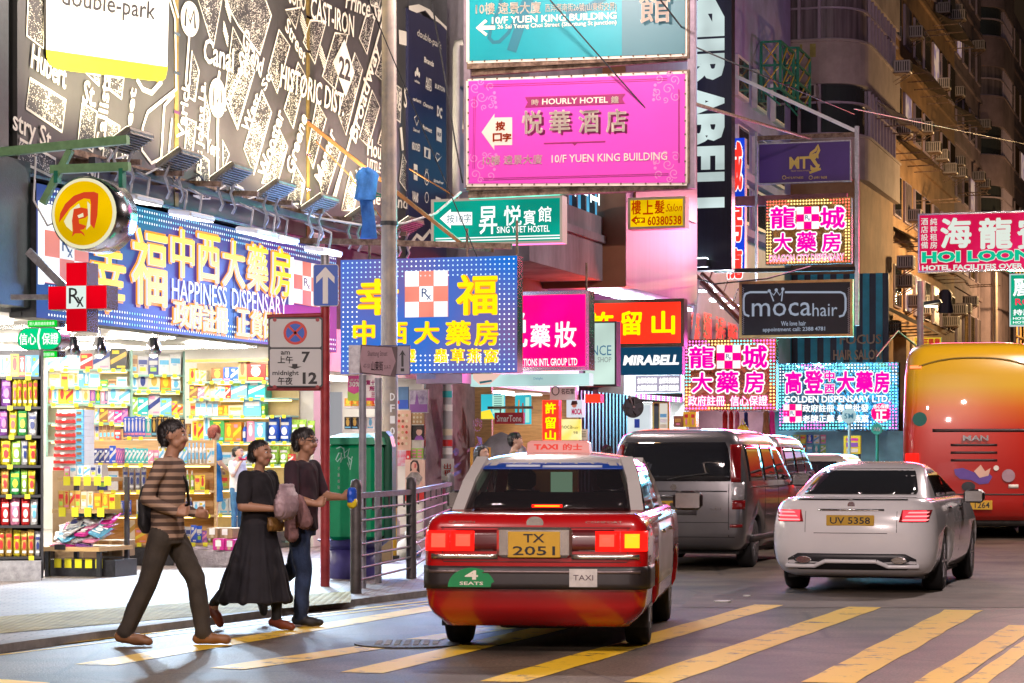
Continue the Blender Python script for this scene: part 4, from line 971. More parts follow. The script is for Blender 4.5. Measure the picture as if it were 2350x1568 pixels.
# --- dark hair salon banner
s = Sign('salon_banner', 'dark grey salon banner with pale rounded lettering and a small crown, in a brass frame', (1697, 644, 1957, 774), 58, depth=.14, face=M('charcoal_vinyl', (.011, .012, .016), .6, 0, .15, 1), case=M('brass_tube', (.45, .32, .12), .35, .7, .2, 5), rim=.06)
PALE = M('pale_blue_print', (.55, .62, .72), .5, 0, 0); PALEE = E('pale_blue_lit_print', (.52, .60, .75), .55)
s.text('lettering', [('moca', 1726, 695, 1862, 726), ('hair', 1865, 696, 1922, 726)], PALEE, .0, y=-.03); s.text('small_lettering', [('We love hair', 1793, 737, 1850, 748), ('appointment call: 2388 4781', 1751, 751, 1894, 763)], PALEE, .015, y=-.03)
mb = MB(); mb.stroke([s.P(*p) for p in ((1720, 726), (1710, 722), (1707, 712), (1707, 685), (1711, 675), (1722, 671), (1762, 671))], .05, -.03, PALEE); mb.stroke([s.P(*p) for p in ((1802, 671), (1930, 671), (1938, 675), (1941, 685), (1941, 712), (1936, 724), (1926, 727))], .05, -.03, PALEE)
mb.stroke([s.P(*p) for p in ((1776, 692), (1768, 671), (1776, 678), (1783, 668), (1790, 678), (1797, 666), (1794, 692))], .03, -.032, PALEE)
for p in ((1766, 668), (1782, 666), (1797, 664)): c = s.P(*p); mb.disc(c[0], c[1], .04, -.034, PALEE, 10)
s.part('crown_outline', mb)
mb = MB()
for k in range(22):
    a, b = s.P(1704.5, 660 + k * 4.9), s.P(1708, 662.4 + k * 4.9); c = s.P(1704.5, 664.8 + k * 4.9); mb.stroke([a, b, c], .012, -.032, STEEL)
    a, b = s.P(1950, 660 + k * 4.9), s.P(1946, 662.4 + k * 4.9); c = s.P(1950, 664.8 + k * 4.9); mb.stroke([a, b, c], .012, -.032, STEEL)
s.part('lacing_cord', mb)
# --- purple fitness banner
s = Sign('fitness_banner', 'deep purple banner with gold brush lettering in a thin steel frame', (1740, 326, 1953, 420), 60.5, depth=.1, face=M('purple_vinyl', (.055, .018, .16), .5, 0, .1, 1), case=STEEL, rim=.025)
GLD = M('gold_print', (.62, .45, .10), .5, 0, 0)
s.text('lettering', [('MT', 1812, 360, 1856, 388), ('S', 1860, 352, 1880, 394)], GLD, .03, y=-.03)
s.text('small_lettering', [('MTS.FITNESS', 1806, 406, 1844, 411), ('6991 9608', 1868, 405, 1898, 411), ('MUAY THAI & FITNESS', 1816, 391, 1858, 394)], GLD, .0, y=-.03)
mb = MB(); mb.stroke([s.P(*p) for p in ((1858, 365), (1862, 352), (1872, 345), (1878, 334), (1880, 345), (1874, 358), (1866, 368))], .07, -.03, GLD); mb.stroke([s.P(*p) for p in ((1880, 378), (1876, 388), (1862, 396), (1858, 397), (1872, 392), (1884, 388))], .06, -.032, GLD)
for p in ((1800, 408), (1861, 408)): c = s.P(*p); mb.stroke([(c[0] + .045 * math.cos(a), c[1] + .045 * math.sin(a)) for a in [2 * PI * k / 12 for k in range(12)]], .012, -.03, GLD, True)
s.part('emblem', mb)
fb = thing('banner_frame', 'thin steel frame with white diagonal stay carrying the purple fitness banner', 'sign frame', (s.x0, s.y0, 0), RP)
x0, x1 = s.X(1735), s.X(1966); MB().box(x0 - .03, x0 + .03, .02, .1, s.z0 - 3.4, s.z0 + s.h + .3, STEEL).build('upright', fb); MB().box(x1 - .05, x1 + .05, .0, .1, s.z0 - 3.6, s.z0 + s.h + .35, STEEL).build('upright', fb)
MB().box(x0, x1, .02, .1, s.z0 + s.h + .08, s.z0 + s.h + .2, RUST).build('cross_beam', fb); MB().box(x0 - .6, x1 - .3, .3, .5, s.z0 - .5, s.z0 - .25, M('maroon_beam', (.16, .05, .05), .5, .2, .2, 5)).build('cross_beam', fb)
a = s.P(1680, 170); b = s.P(1962, 300); MB().bar((a[0], .2, a[1] + s.z0), (b[0], .05, b[1] + s.z0), .09, .09, WHITEP).build('stay', fb)
# --- hoi loong
s = Sign('guesthouse_sign', 'wide red lit sign with big white characters and green capitals above the bus', (2107, 486, 2460, 622), 72, depth=.35, face=E('crimson_lit_sheet', (.62, .0, .05), .9, True, (.8, .01, .12), .5), case=CHROME, rim=.05)
SILV = E('silver_lit_letter', (.78, .85, .76), .9); GRNL = E('green_lit_letter', (.0, .55, .3), .9)
s.text('character', [('海', 2158, 500, 2230, 570), ('龍', 2246, 500, 2324, 572), ('賓', 2334, 500, 2408, 572)], SILV, .035, y=-.035)
s.glow(700, (1, .08, .2)); s.text('column_lettering', [('酒店設備', 2114, 500, 2130, 572), ('純粹租房', 2135, 500, 2151, 572)], SILV, .01, y=-.035, cells=True, vert=True)
s.text('green_lettering', [('HOI LOONG', 2116, 575, 2405, 600)], GRNL, .05, y=-.036, back=SILV, backbold=.03)
s.text('lettering', [('HOTEL FACILITEIS OVER NIGHT', 2116, 606, 2420, 618)], SILV, .04, y=-.035)
s = Sign('lodging_sign', 'small green lit sign with white characters at the picture edge under the red sign', (2317, 628, 2420, 748), 78, depth=.3, face=E('green_lit_sheet', (.0, .45, .25), .9, True), case=CHROME, rim=.04, rimmat=E('pale_lit_rim', (.7, .85, .85), .7))
s.text('lettering', [('麗', 2325, 640, 2372, 680), ('持牌', 2325, 710, 2370, 724), ('HOTEL', 2325, 728, 2365, 734), ('HOTEL', 2325, 737, 2365, 743)], WHT, .02, y=-.035); s.glow(300, (.1, 1, .5)); s.text('red_lettering', [('ROOM', 2330, 685, 2410, 700)], E('red_lit_letter', (1, .02, .1), 1.0), .02, y=-.035)
s = Sign('fruit_shop_sign', 'small yellow sign with red characters peeping over the bus roof', (2099, 775, 2160, 795), 76, depth=.2, face=E('yellow_lit_sheet', (.9, .6, .03), .8), case=DARK)
s.text('lettering', [('金旺果業', 2102, 777, 2158, 794)], E('red_sheet_letter', (.7, .02, .02), .6), .04, y=-.02)
# --- yellow salon sign
s = Sign('salon_sign', 'small yellow lit sign with red characters and telephone number beside the teal hostel sign', (1442, 453, 1573, 525), 49, depth=.3, face=E('amber_lit_sheet', (1, .62, .0), 1.0, True), case=M('tan_sign_case', (.5, .38, .24), .4, .3, .1, 5), rim=.045)
RDL = E('brick_red_letter', (.62, .04, .0), .7)
s.text('lettering', [('樓', 1450, 460, 1472, 493), ('上', 1476, 460, 1500, 493), ('髮', 1503, 460, 1526, 491), ('60380538', 1487, 496, 1565, 517)], RDL, .02, y=-.035); s.text('script_lettering', [('Salon', 1528, 468, 1564, 486, dict(shear=.25))], RDL, .0, y=-.035)
mb = MB(); mb.sheet([s.P(*p) for p in ((1449, 506), (1462, 517), (1462, 512), (1481, 512), (1481, 500), (1462, 500), (1462, 495))], -.034, RDL); s.part('arrow', mb); s.text('arrow_lettering', [('3字', 1458, 502, 1478, 511)], YL2, .02, y=-.038)
# --- tall vertical MIRABELL
s = Sign('vertical_sign', 'very tall dark blue sign with huge pale capitals running down it', (1558, -220, 1679, 621), 58, depth=.4, face=None, case=M('blue_black_steel', (.007, .013, .019), .4, .3, .2, 2, stretch=(8, 8, .3)))
PB = E('pale_mint_lit_letter', (.70, .86, .84), .95, True)
mb = MB(); x0, x1 = s.X(1576), s.X(1663)
for ch, a, b in (('M', -110, 85), ('I', 90, 118), ('R', 124, 206), ('A', 198, 270), ('B', 262, 332), ('E', 336, 392), ('L', 396, 450), ('L', 454, 515)):
    vs, fs, ga, gb, gc, gd = glyph(ch, .05); zt, zb = s.Z(a, 1620), s.Z(b, 1620)
    mb.add([(x0 + (v[1] - gc) / (gd - gc) * (x1 - x0), -.02, zt - (v[0] - ga) / (gb - ga) * (zt - zb)) for v in vs], fs, PB)
mb.build('lettering', s.root)
mb = MB().box(s.X(1574), s.X(1628), -.35, -.02, s.Z(615, 1600), s.Z(597, 1600), DARK).box(s.X(1576), s.X(1627), -.34, -.05, s.Z(596.5, 1600), s.Z(594, 1600), E('cold_tube', (.8, .95, 1), 6.)); mb.build('lamp_tray', s.root); s.glow(350, (.5, .8, 1))
# blue sliver of a vertical sign behind it
s = Sign('vertical_sign', 'narrow slice of a blue lit vertical sign with red characters behind the tall dark sign', (1640, 318, 1709, 622), 62, depth=.3, face=E('ultramarine_lit_sheet', (.01, .06, .75), 1.0, True), case=WHITEP)
s.glow(500, (.15, .2, 1)); s.text('character', [('城', 1668, 326, 1704, 440), ('房', 1668, 460, 1704, 556), ('龍', 1668, 570, 1704, 640)], E('scarlet_lit_letter', (1, .04, .03), 1.1), .04, y=-.02, back=WHT, backbold=.05)
## round food sign, cross, oval sign on the left
YAMB = E('amber_lit_disc', (1, .60, .0), .95, True); CREAML = E('cream_lit_band', (.9, .85, .55), .9); RSIGN = E('tomato_lit_brush', (.78, .07, .02), .8)
Y0 = 27.5
p = at(193, 490, Y0); rr = 82 * Y0 / F
rs = thing('round_sign', 'round amber lit sign with a red brush character hanging from a green iron arm', 'sign', p, RP)
MB().lathe([(rr, -.0), (rr + .02, .02), (rr + .02, .5), (rr, .52)], CHROME, n=40, axis='y').build('drum', rs)
MB().lathe([(rr * .995, -.004), (rr * .9, -.014)], CREAML, n=40, axis='y').build('edge_band', rs)
mb = MB(); mb.disc(0, 0, rr * .9, -.018, YAMB, 40); mb.build('lit_face', rs)
def q3(x, y): u = x / 3.016 / 1.0894; v = (380 + y / 3.016) / 1.0894; return ((u - 193) * Y0 / F / .957, -(v - 490) * Y0 / F)
mb = MB()
mb.sheet([q3(*a) for a in ((440, 530), (450, 460), (490, 390), (560, 330), (640, 305), (720, 305), (755, 320), (752, 400), (748, 480), (735, 540), (722, 585), (690, 545), (693, 480), (697, 400), (690, 360), (640, 352), (590, 375), (530, 420), (480, 480))][::-1], -.024, RSIGN)
mb.sheet([q3(*a) for a in ((560, 430), (620, 420), (680, 435), (690, 470), (650, 500), (600, 510), (602, 540), (660, 560), (640, 585), (610, 590), (640, 615), (650, 640), (620, 615), (570, 615), (545, 640), (555, 590), (545, 520))][::-1], -.026, RSIGN)
mb.sheet([q3(*a) for a in ((480, 520), (530, 440), (600, 390), (610, 420), (560, 440), (545, 520), (548, 600), (500, 560))][::-1], -.022, CREAML); mb.sheet([q3(*a) for a in ((590, 480), (635, 462), (640, 490), (600, 500))][::-1], -.029, CREAML)
mb.sheet([q3(*a) for a in ((668, 375), (690, 400), (692, 560), (660, 590), (664, 560), (676, 500))][::-1], -.028, CREAML)
mb.build('brush_character', rs)
MB().bar((-.47, .25, rr - .02), (-.47, .25, rr + .12), .05, .1, GREENM).bar((.36, .25, rr - .1), (.36, .25, rr + .12), .05, .1, GREENM).bar((-.55, .25, rr + .14), (.45, .25, rr + .14), .08, .1, M('pale_green_iron', (.22, .42, .2), .5, .2, .2, 6)).build('yoke', rs)
mb = MB()
for x in (-.36, .2): mb.tube([(x, .25, rr + .16), (x - .03, .25, rr + .22), (x + .03, .25, rr + .3), (x, .25, rr + .34)], .022, STEEL, 6)
mb.build('hook', rs)
arm = thing('iron_bracket', 'pale green iron arm with a strut, jutting from the dark wall over the round sign', 'bracket', p, RP)
G2 = M('pale_green_iron'); 
MB().bar((-1.4, .25, rr + .36), (.43, .25, rr + .45), .09, .1, G2).bar((-.66, .25, rr - .25), (-.3, .25, rr + .36), .06, .08, G2).build('arm', arm)
MB().tube([(-.75, .25, rr + .3), (-.78, .25, .2), (-.6, .25, -.1), (-.36, .25, -.02)], .012, WHITEP, 6).build('cable', arm)
# cross
Y0 = 27.0; p = at(176, 682, Y0); k = Y0 / F / .957
cr = thing('cross_sign', 'red lit cross sign with Rx on its white centre square, below the round sign', 'sign', p, RP)
REDC = E('signal_red_lit_sheet', (.92, .0, .01), .95, True); P = [(-25, 76), (25, 76), (25, 25), (73, 25), (73, -27), (25, -27), (25, -76), (-25, -76), (-25, -27), (-69, -27), (-69, 25), (-25, 25)]
MB().prism([(x * k, z * k) for x, z in P], .0, .28, M('lilac_steel_edge', (.55, .48, .6), .25, .8, .1, 4)).build('casing', cr)
mb = MB()
for i, (a, b, c, d) in enumerate(((-24, 24, 25, 75), (-24, 24, -75, -26), (-68, -24, -26, 24), (24, 72, -26, 24))): mb.box(a * k, b * k, -.012, -.002, c * k, d * k, REDC)
mb.build('red_arm', cr); MB().rect(-24 * k, 24 * k, -25.5 * k, 24.5 * k, -.014, E('pale_green_white_sheet', (.78, .92, .85), .95)).build('white_square', cr)
mb = MB(); mb.text('R', (-17 * k, 10 * k, -14 * k, 20 * k), INK, -.02, .0); mb.text('x', (2 * k, 19 * k, -22 * k, 0), INK, -.022); mb.build('rx_lettering', cr)
sa = thing('iron_bracket', 'grey angle iron arm and strut holding the red cross sign', 'bracket', p, RP)
MB().bar((-175 * k, .14, 5 * k), (-69 * k, .14, 3 * k), .05, .06, STEEL).bar((-140 * k, .2, 108 * k), (-52 * k, .2, 27 * k), .04, .09, STEEL).build('arm', sa)
# oval
Y0 = 28.2; p = at(90, 778, Y0); k = Y0 / F / .957
GRL = E('emerald_lit_sheet', (.0, .78, .28), .95, True); GRD = E('vivid_green_lit_sheet', (.0, .72, .03), .95)
ov = thing('oval_sign', 'green lit oval sign with white characters between two slim green plates', 'sign', p, RP)
pts = [(30 * math.cos(a) + (28 if math.cos(a) > 0 else -28), 25 * math.sin(a)) for a in [-PI / 2 + 2 * PI * i / 32 for i in range(32)]]
MB().prism([(x * k * .94, z * k) for x, z in pts], 0, .22, CHROME).box(-30 * k, 44 * k, .05, .2, 26 * k, 40 * k, CHROME).box(-30 * k, 44 * k, .05, .2, -40 * k, -26 * k, CHROME).build('casing', ov)
mb = MB().sheet([(x * k * .9, z * k * .94) for x, z in pts], -.006, GRL).rect(-32 * k, 38 * k, 27 * k, 41 * k, .04, GRD).rect(-32 * k, 38 * k, -41 * k, -27 * k, .04, GRD); mb.build('lit_face', ov)
mb = MB(); mb.text('信心', (-48 * k, -6 * k, -13 * k, 13 * k), WHT, -.014, .02); mb.text('保證', (8 * k, 48 * k, -13 * k, 13 * k), WHT, -.014, .02); mb.stroke([(3 * k, 23 * k), (-1 * k, 8 * k), (-1 * k, -8 * k), (3 * k, -23 * k)], 4.5 * k, -.013, WHT)
PGL = E('pale_green_lit_letter', (.7, 1, .7), 1.); mb.text('港九藥房總商會會員', (-28 * k, 34 * k, 30 * k, 38 * k), PGL, .034, .02); mb.text('品質保證服務', (-28 * k, 34 * k, -38 * k, -30 * k), PGL, .034, .02); mb.build('lettering', ov)
## floodlights over the fascia
LAMPB = M('dull_lamp_housing', (.22, .2, .16), .5, .4, .25, 8)
TUBEW = E('lamp_lens', (1, .97, .88), 9., False)
FLOODL = E('flood_lens', (1, .9, .68), 5.)
def floodlight(name, label, loc, rz, size=(.62, .36), tilt=35, down=False):
    r = thing(name, label, 'floodlight', loc, rz, 'floodlights along the fascia')
    w, d = size; a = math.radians(tilt); R3 = Matrix.Rotation(a, 4, 'X')
    def tr(mb):
        mb.v = [tuple(R3 @ Vector(v)) for v in mb.v]; return mb
    h = tr(MB().bbox(-w / 2, w / 2, -d / 2, d / 2, -.03, .05, LAMPB if not down else WHITEP, .02)).build('housing', r)
    mb = MB()
    if not down:
        for i in range(9): mb.box(-w / 2 + .02, w / 2 - .02, -d / 2 + .02 + i * (d - .04) / 9, -d / 2 + .03 + i * (d - .04) / 9, -.055, -.03, LAMPB)
        tr(mb).build('cooling_fin', h)
        tr(MB().box(-w / 2 + .03, w / 2 - .03, -d / 2 + .03, d / 2 - .03, .05, .058, FLOODL)).build('lens', r)
    else: tr(MB().box(-w / 2 + .02, w / 2 - .02, -d / 2 + .02, d / 2 - .02, -.04, -.031, TUBEW)).build('lens', r)
    mb = MB()
    if not down:
        for x in (-w * .3, w * .3): mb.tube([(x, .02, .0), (x + .02, .12, -.22), (x + .05, .06, -.42), (x + .08, .12, -.5)], .022, STEEL, 6)
    else:
        for x in (-w * .3, w * .3): mb.tube([(x, .0, .04), (x, -.04, .3), (x, .2, .42)], .02, STEEL, 6)
    mb.build('bracket', r)
    return r
names = ('first', 'second', 'third', 'fourth', 'fifth', 'sixth', 'seventh')
for i, (u, v) in enumerate(((296, 325), (412, 370), (532, 402), (634, 438), (735, 470), (824, 500), (935, 520))):
    pl = face_plane(.95); t = pl.X(u); z = pl.Z(v, u)
    floodlight('floodlight', f'upward tilted finned floodlight over the blue fascia, {names[i]} from the dark wall', S(t, .95, z), RF, (.7, .42), -32)
    q = S(t, .9, z + .14)
    lamp('flood_beam', 'SPOT', q, 620, (1, .84, .55), size=.12, aim=S(t + .35, -.1, z + 2.6), spot=2.5)
for i, (u, v) in enumerate(((318, 458), (440, 496), (590, 535), (640, 548), (742, 577))):
    pl = face_plane(.75); t = pl.X(u); z = pl.Z(v, u)
    floodlight('floodlight', f'flat white lamp shining down on the blue fascia, {names[i]} from the round sign', S(t, .75, z), RF, (.8, .34), 8, True)
    lamp('lamp_beam', 'SPOT', S(t, .85, z - .12), 2300, (.60, .80, 1), size=.15, aim=S(t * 1.3 - 6, 2.6, 0), spot=1.15)
rail = thing('lamp_rail', 'rusty rails and arms that carry the two rows of floodlights above the fascia', 'bracket', S(0, 0), RF)
pl = face_plane(.6); za, zb2 = pl.Z(428, 300), pl.Z(560, 830)
MB().bar((.5, -.55, 5.18), (11.4, -.55, 5.12), .09, .09, DARK).bar((.5, -.25, 5.3), (11.4, -.25, 5.24), .12, .08, RUST).build('rail', rail)
for k in range(9): MB().bar((1.0 + k * 1.25, -.98, 5.2), (1.0 + k * 1.25, .1, 5.26), .06, .07, RUST).build('arm', rail)
mb = MB()
for k in range(7):
    P = [(1 + k * 1.5 + j * .3, -.6 - .1 * math.sin(j * 2.1 + k), 5.25 + .1 * math.sin(j * 1.7 + k * 2)) for j in range(7)]; mb.tube(P, .014, BLACK if k % 2 else WHITEP, 5)
mb.build('cable', rail)
## long struts, wires, clothes
st = thing('strut', 'long orange-brown timber strut slanting across the map billboard down to the hostel sign', 'strut', (0, 0, 0))
A1, A2 = at(702, 278, 38.3), at(1056, 556, 37.2)
WOODO = M('orange_brown_timber', (.30, .13, .04), .6, 0, .2, 4)
MB().bar(A1, A2, .055, .055, WOODO).build('beam', st)
hb = thing('support_beam', 'thin rusty horizontal beam carrying the big blue hanging sign', 'beam', (0, 0, 0))
MB().bar(at(690, 552, 37.6), at(1175, 566, 37.0), .07, .09, RUST).bar(at(1000, 560, 39), at(1130, 575, 37.0), .05, .06, RUST).build('beam', hb)
for i, (pts, w, lab) in enumerate((
        ([(845, 0, 30), (1095, 590, 30)], .008, 'thin stay wire in front of the magenta banner, upper left to lower right'), ([(1390, 0, 37.5), (1600, 110, 37.2), (1960, 262, 60)], .014, 'stay wire running from the teal banner to the purple banner'), ([(1500, -20, 36), (1592, 98, 37.4)], .014, 'short stay wire over the right corner of the teal banner'),
        ([(1262, 0, 37.0), (1590, 372, 37.2)], .012, 'diagonal stay wire crossing the magenta banner'), ([(1592, 238, 37.4), (1860, 318, 59)], .03, 'rusty stay rod behind the tall dark sign'), ([(1960, 250, 60), (2350, 330, 95)], .014, 'pale cable sagging off to the right over the tenements'),
        ([(700, 300, 38.6), (800, 400, 38.6), (890, 520, 38.6)], .012, 'orange cord looping down the map billboard'), ([(940, 388, 40), (1050, 455, 39)], .012, 'orange cord from the navy board to the frame of the magenta banner'),
        ([(690, 495, 37.2), (760, 505, 37.0), (850, 520, 37), (930, 512, 37.2), (1000, 490, 37.6), (1058, 440, 37.8)], .02, 'white cable drooping behind the lamp post'), ([(1410, 600, 52), (1500, 660, 53), (1570, 720, 55)], .012, 'thin wire below the pink cladding'), ([(990, 0, 39.5), (1025, 200, 39), (1045, 330, 38.6), (1062, 420, 38.3)], .014, 'stay wire with a turnbuckle left of the magenta banner'),
        ([(1565, 628, 57), (1640, 652, 57), (1760, 640, 58), (1860, 612, 59)], .02, 'cable drooping under the tall dark sign'), ([(2010, 820, 66), (2060, 760, 70), (2110, 800, 74)], .03, 'thick cable above the wide blue mirrored sign'))):
    o = MB().tube([at(*p) for p in pts], w, WHITEP if 'white' in lab or 'pale' in lab else WOODO if 'orange' in lab else RUST if 'rusty' in lab else DARK, 6).build('cable', None)
    tag(o, lab, 'cable')
BLUEC = M('blue_cotton', (.05, .22, .62), .85, 0, .3, 4, .4, bscale=9)
cl = thing('hanging_garment', 'blue work clothes on a green hanger hooked to the orange-brown strut', 'garment', at(838, 390, 37.0))
k = 37.0 / F
def cloth(pts, mat, th=.06, name='cloth', par=None):
    mb = MB(); R2 = []
    for (xl, xr, z, b) in pts:
        ring = []
        for i in range(16):
            a = 2 * PI * i / 16; c = (xl + xr) / 2; w = (xr - xl) / 2; ring.append(((c + w * math.cos(a)) * k, th * math.sin(a) * (1 + .35 * math.sin(a * 5 + b)), -z * k))
        R2.append(ring)
    return mb.rings(R2, mat, True).build(name, par)
cloth([(-8, 12, -4, 0), (-18, 26, 4, .5), (-23, 32, 14, .8), (-20, 28, 30, 1.2), (-23, 26, 50, 1.6), (-26, 24, 66, 2), (-18, 20, 70, 2.4)], BLUEC, .14, 'jacket', cl)
cloth([(-14, 16, 62, 0), (-10, 20, 90, .7), (-7, 24, 120, 1.6), (-10, 27, 150, 2.4), (-12, 28, 158, 3)], M('deep_blue_cotton', (.02, .12, .42), .85, 0, .3, 4, .4, bscale=9), .07, 'trousers', cl)
MB().tube([(-20 * k, 0, -58 * k), (10 * k, 0, -46 * k), (38 * k, 0, -58 * k), (36 * k, 0, -62 * k), (-20 * k, 0, -60 * k)], .012, GREENM, 6).build('hanger', cl)
hg = thing('hanging_garment', 'dark blue garment hung out on a rod beyond the red hotel sign', 'garment', at(2170, 665, 88)); k = 88 / F
cloth([(-8, 8, 0, 0), (-16, 16, 8, 1), (-12, 14, 25, 1), (-18, 19, 50, 2), (-14, 15, 54, 2)], NAVY, .1, 'cloth', hg)
dp = thing('drain_pipe', 'pale grey drain pipe with a bent top running down beside the navy board', 'pipe', (0, 0, 0))
MB().tube([at(1062, 96, 41), at(1049, 99, 41), at(1047, 115, 41), at(1046, 470, 41)], .06, M('grey_plastic_pipe', (.42, .42, .44), .5, 0, .1, 4), 12).build('pipe', dp)
## lamp post, sign posts, railing, post box
POSTG = M('grey_post_paint', (.36, .33, .31), .5, .2, .3, 3, .1, col2=(.44, .36, .28))
lp = thing('lamp_post', 'tall grey street lamp post with pale numbering, in front of the big blue sign', 'lamp post', gnd(893, 1276, PZ))
MB().tube([(0, 0, 0), (0, 0, 3.2), (0, 0, 9.8)], [.125, .12, .1], POSTG, 18).lathe([(.16, 0), (.16, .5), (.13, .54)], POSTG).build('pole', lp)
MB().tube([(0, 0, 9.6), (.3, -.1, 10.0), (1.6, -.5, 10.2)], .06, POSTG, 10).build('bracket_arm', lp)
MB().bbox(1.3, 2.2, -.75, -.4, 10.08, 10.28, POSTG, .05).build('lamp_head', lp)
MB().box(1.36, 2.14, -.7, -.45, 10.05, 10.078, E('sodium_lamp', (1, .6, .25), 40., True)).build('lamp_lens', lp)
mb = MB(); z = H + (HV - 905) * 36.4 / F
for i, ch in enumerate('DF1018'): mb.text(ch, (.02, .09, z - .2 - i * .165, z - .09 - i * .165), WHITEINK, -.128, .02)
mb.build('number', lp)
MB().lathe([(.132, 0), (.132, .06)], DARK, (0, 0, H + (HV - 551) * 36.4 / F), 16).build('band', lp)
def added_street_lamp(t, o, lab, e=420, turn=0., col=WARM, z=9.6, emit=True):  # lamp posts added as light sources for road, cars and walls
    r = thing('added_street_lamp', lab, 'street lamp', S(t, o, PZ), RP + turn, 'street lamps along the road')
    MB().tube([(0, 0, 0), (0, 0, 9.6)], [.12, .08], POSTG, 14).build('pole', r)
    MB().tube([(0, 0, 9.4), (.3, 0, 9.85), (1.8, 0, 10.0)], .05, POSTG, 8).build('bracket_arm', r)
    MB().bbox(1.5, 2.4, -.16, .16, 9.9, 10.08, POSTG, .04).build('lamp_head', r)
    MB().box(1.55, 2.35, -.12, .12, 9.87, 9.898, E('sodium_lens', (1, .6, .25), 6.)).build('lamp_lens', r)
    p = S(t, o, 0); m = Matrix.Rotation(RP + turn, 4, 'Z') @ Vector((1.95, 0, 9.75))
    lamp('added_lamp_light', 'POINT', (p.x + m.x, p.y + m.y, 9.7), e, col, size=.25)
sp0 = thing('post', 'slender steel post behind the bus, rising to the red guesthouse sign', 'post', S(44, 5.2, PZ), RP); MB().tube([(0, 0, 0), (0, 0, 6.6)], [.11, .09], POSTG, 14).build('pole', sp0)
for t, lab in ((68, 'lamp post far along the pavement beyond the bus'), (98, 'farthest lamp post at the end of the street')): added_street_lamp(t, 5.0, lab, 4200)  # added to throw orange light on the far tenements
# red sign post: no-stopping plate and one-way plate
b = gnd(746, 1346, PZ); Yp = b.y; k = Yp / F
REDPOST = M('red_post_paint', (.36, .02, .03), .45, 0, .25, 7, .05, col2=(.45, .05, .05))
rp = thing('sign_post', 'red sign post carrying a no-stopping plate and a blue one-way plate', 'sign post', b)
top = (1346 - 585) * k
MB().tube([(0, 0, 0), (0, 0, (1346 - 700) * k)], .052, REDPOST, 16).build('pole', rp)
MB().tube([(0, 0, (1346 - 700) * k), (0, 0, top)], .048, STEEL, 16).build('upper_pole', rp)
MB().tube([(-133 * k, 0, (1346 - 727) * k), (0, 0, (1346 - 723) * k)], .026, REDPOST, 10).tube([(-133 * k, 0, (1346 - 892) * k), (0, 0, (1346 - 892) * k)], .026, REDPOST, 10).build('cross_rail', rp)
def zz(v): return (1346 - v) * k
def xx(u): return (u - 746) * k
PLATE = M('white_retroreflective_plate', (.60, .60, .60), .45, 0, .04, 2); PINK_ = M('black_plate_border', (.015, .018, .025), .45, 0, 0)
def rr_rect(x0, x1, z0, z1, r, n=5):
    P = []
    for cx, cz, a0 in ((x1 - r, z1 - r, 0), (x0 + r, z1 - r, PI / 2), (x0 + r, z0 + r, PI), (x1 - r, z0 + r, 1.5 * PI)):
        for i in range(n + 1): a = a0 + PI / 2 * i / n; P.append((cx + r * math.cos(a), cz + r * math.sin(a)))
    return P
ns = MB().prism(rr_rect(xx(617), xx(742), zz(889), zz(729), .03), -.075, -.06, PINK_).build('no_stopping_plate', rp)
mb = MB(); mb.sheet(rr_rect(xx(621), xx(738.5), zz(798), zz(733), .02), -.078, PLATE); mb.sheet(rr_rect(xx(621), xx(738.5), zz(886), zz(802), .02), -.078, PLATE); mb.build('white_field', ns)
RRED = M('traffic_red', (.62, .03, .02), .45, 0, 0); RBLU = M('traffic_blue', (.01, .10, .55), .45, 0, 0)
cx, cz = xx(679), zz(765); R1 = 27 * k
mb = MB(); mb.disc(cx, cz, R1, -.081, RRED, 36); mb.disc(cx, cz, R1 * .78, -.083, RBLU, 36)
for a in (PI / 4, 3 * PI / 4): mb.stroke([(cx - R1 * .9 * math.cos(a), cz - R1 * .9 * math.sin(a)), (cx + R1 * .9 * math.cos(a), cz + R1 * .9 * math.sin(a))], R1 * .2, -.085, RRED)
mb.build('no_stopping_symbol', ns)
mb = MB()
for tx, u0, v0, u1, v1, bo in (('am', 646, 807, 667, 815, .02), ('上午', 639, 818, 674, 835, .015), ('7', 694, 808, 713, 833, .03), ('midnight', 627, 851, 687, 865, .02), ('午夜', 639, 866, 673, 884, .015), ('12', 696, 855, 729, 882, .04)):
    mb.text(tx, (xx(u0), xx(u1), zz(v1), zz(v0)), INK, -.081, bo)
mb.sheet([(xx(a), zz(b_)) for a, b_ in ((662, 842), (678, 848), (694, 842), (684, 842), (684, 836), (672, 836), (672, 842))], -.081, INK); mb.build('lettering', ns)
mb = MB()
for u, v in ((632, 735), (730, 735), (632, 889), (730, 889)): mb.lathe([(.022, 0), (.022, .02), (.01, .03)], REDPOST, (xx(u), -.085, zz(v)), 10, 'y')
mb.build('fixing', ns)
ow = MB().prism(rr_rect(xx(720), xx(778), zz(704), zz(608), .025), -.075, -.06, PLATE).build('one_way_plate', rp)
mb = MB(); mb.sheet(rr_rect(xx(721.5), xx(776.5), zz(702.5), zz(609.5), .022), -.078, RBLU); mb.build('blue_field', ow)
mb = MB(); mb.sheet([(xx(a), zz(b_)) for a, b_ in ((748, 614), (769, 637), (769, 652), (754, 637), (754, 698), (742, 698), (742, 637), (727, 652), (727, 637))], -.081, WHITEINK); mb.build('arrow', ow)
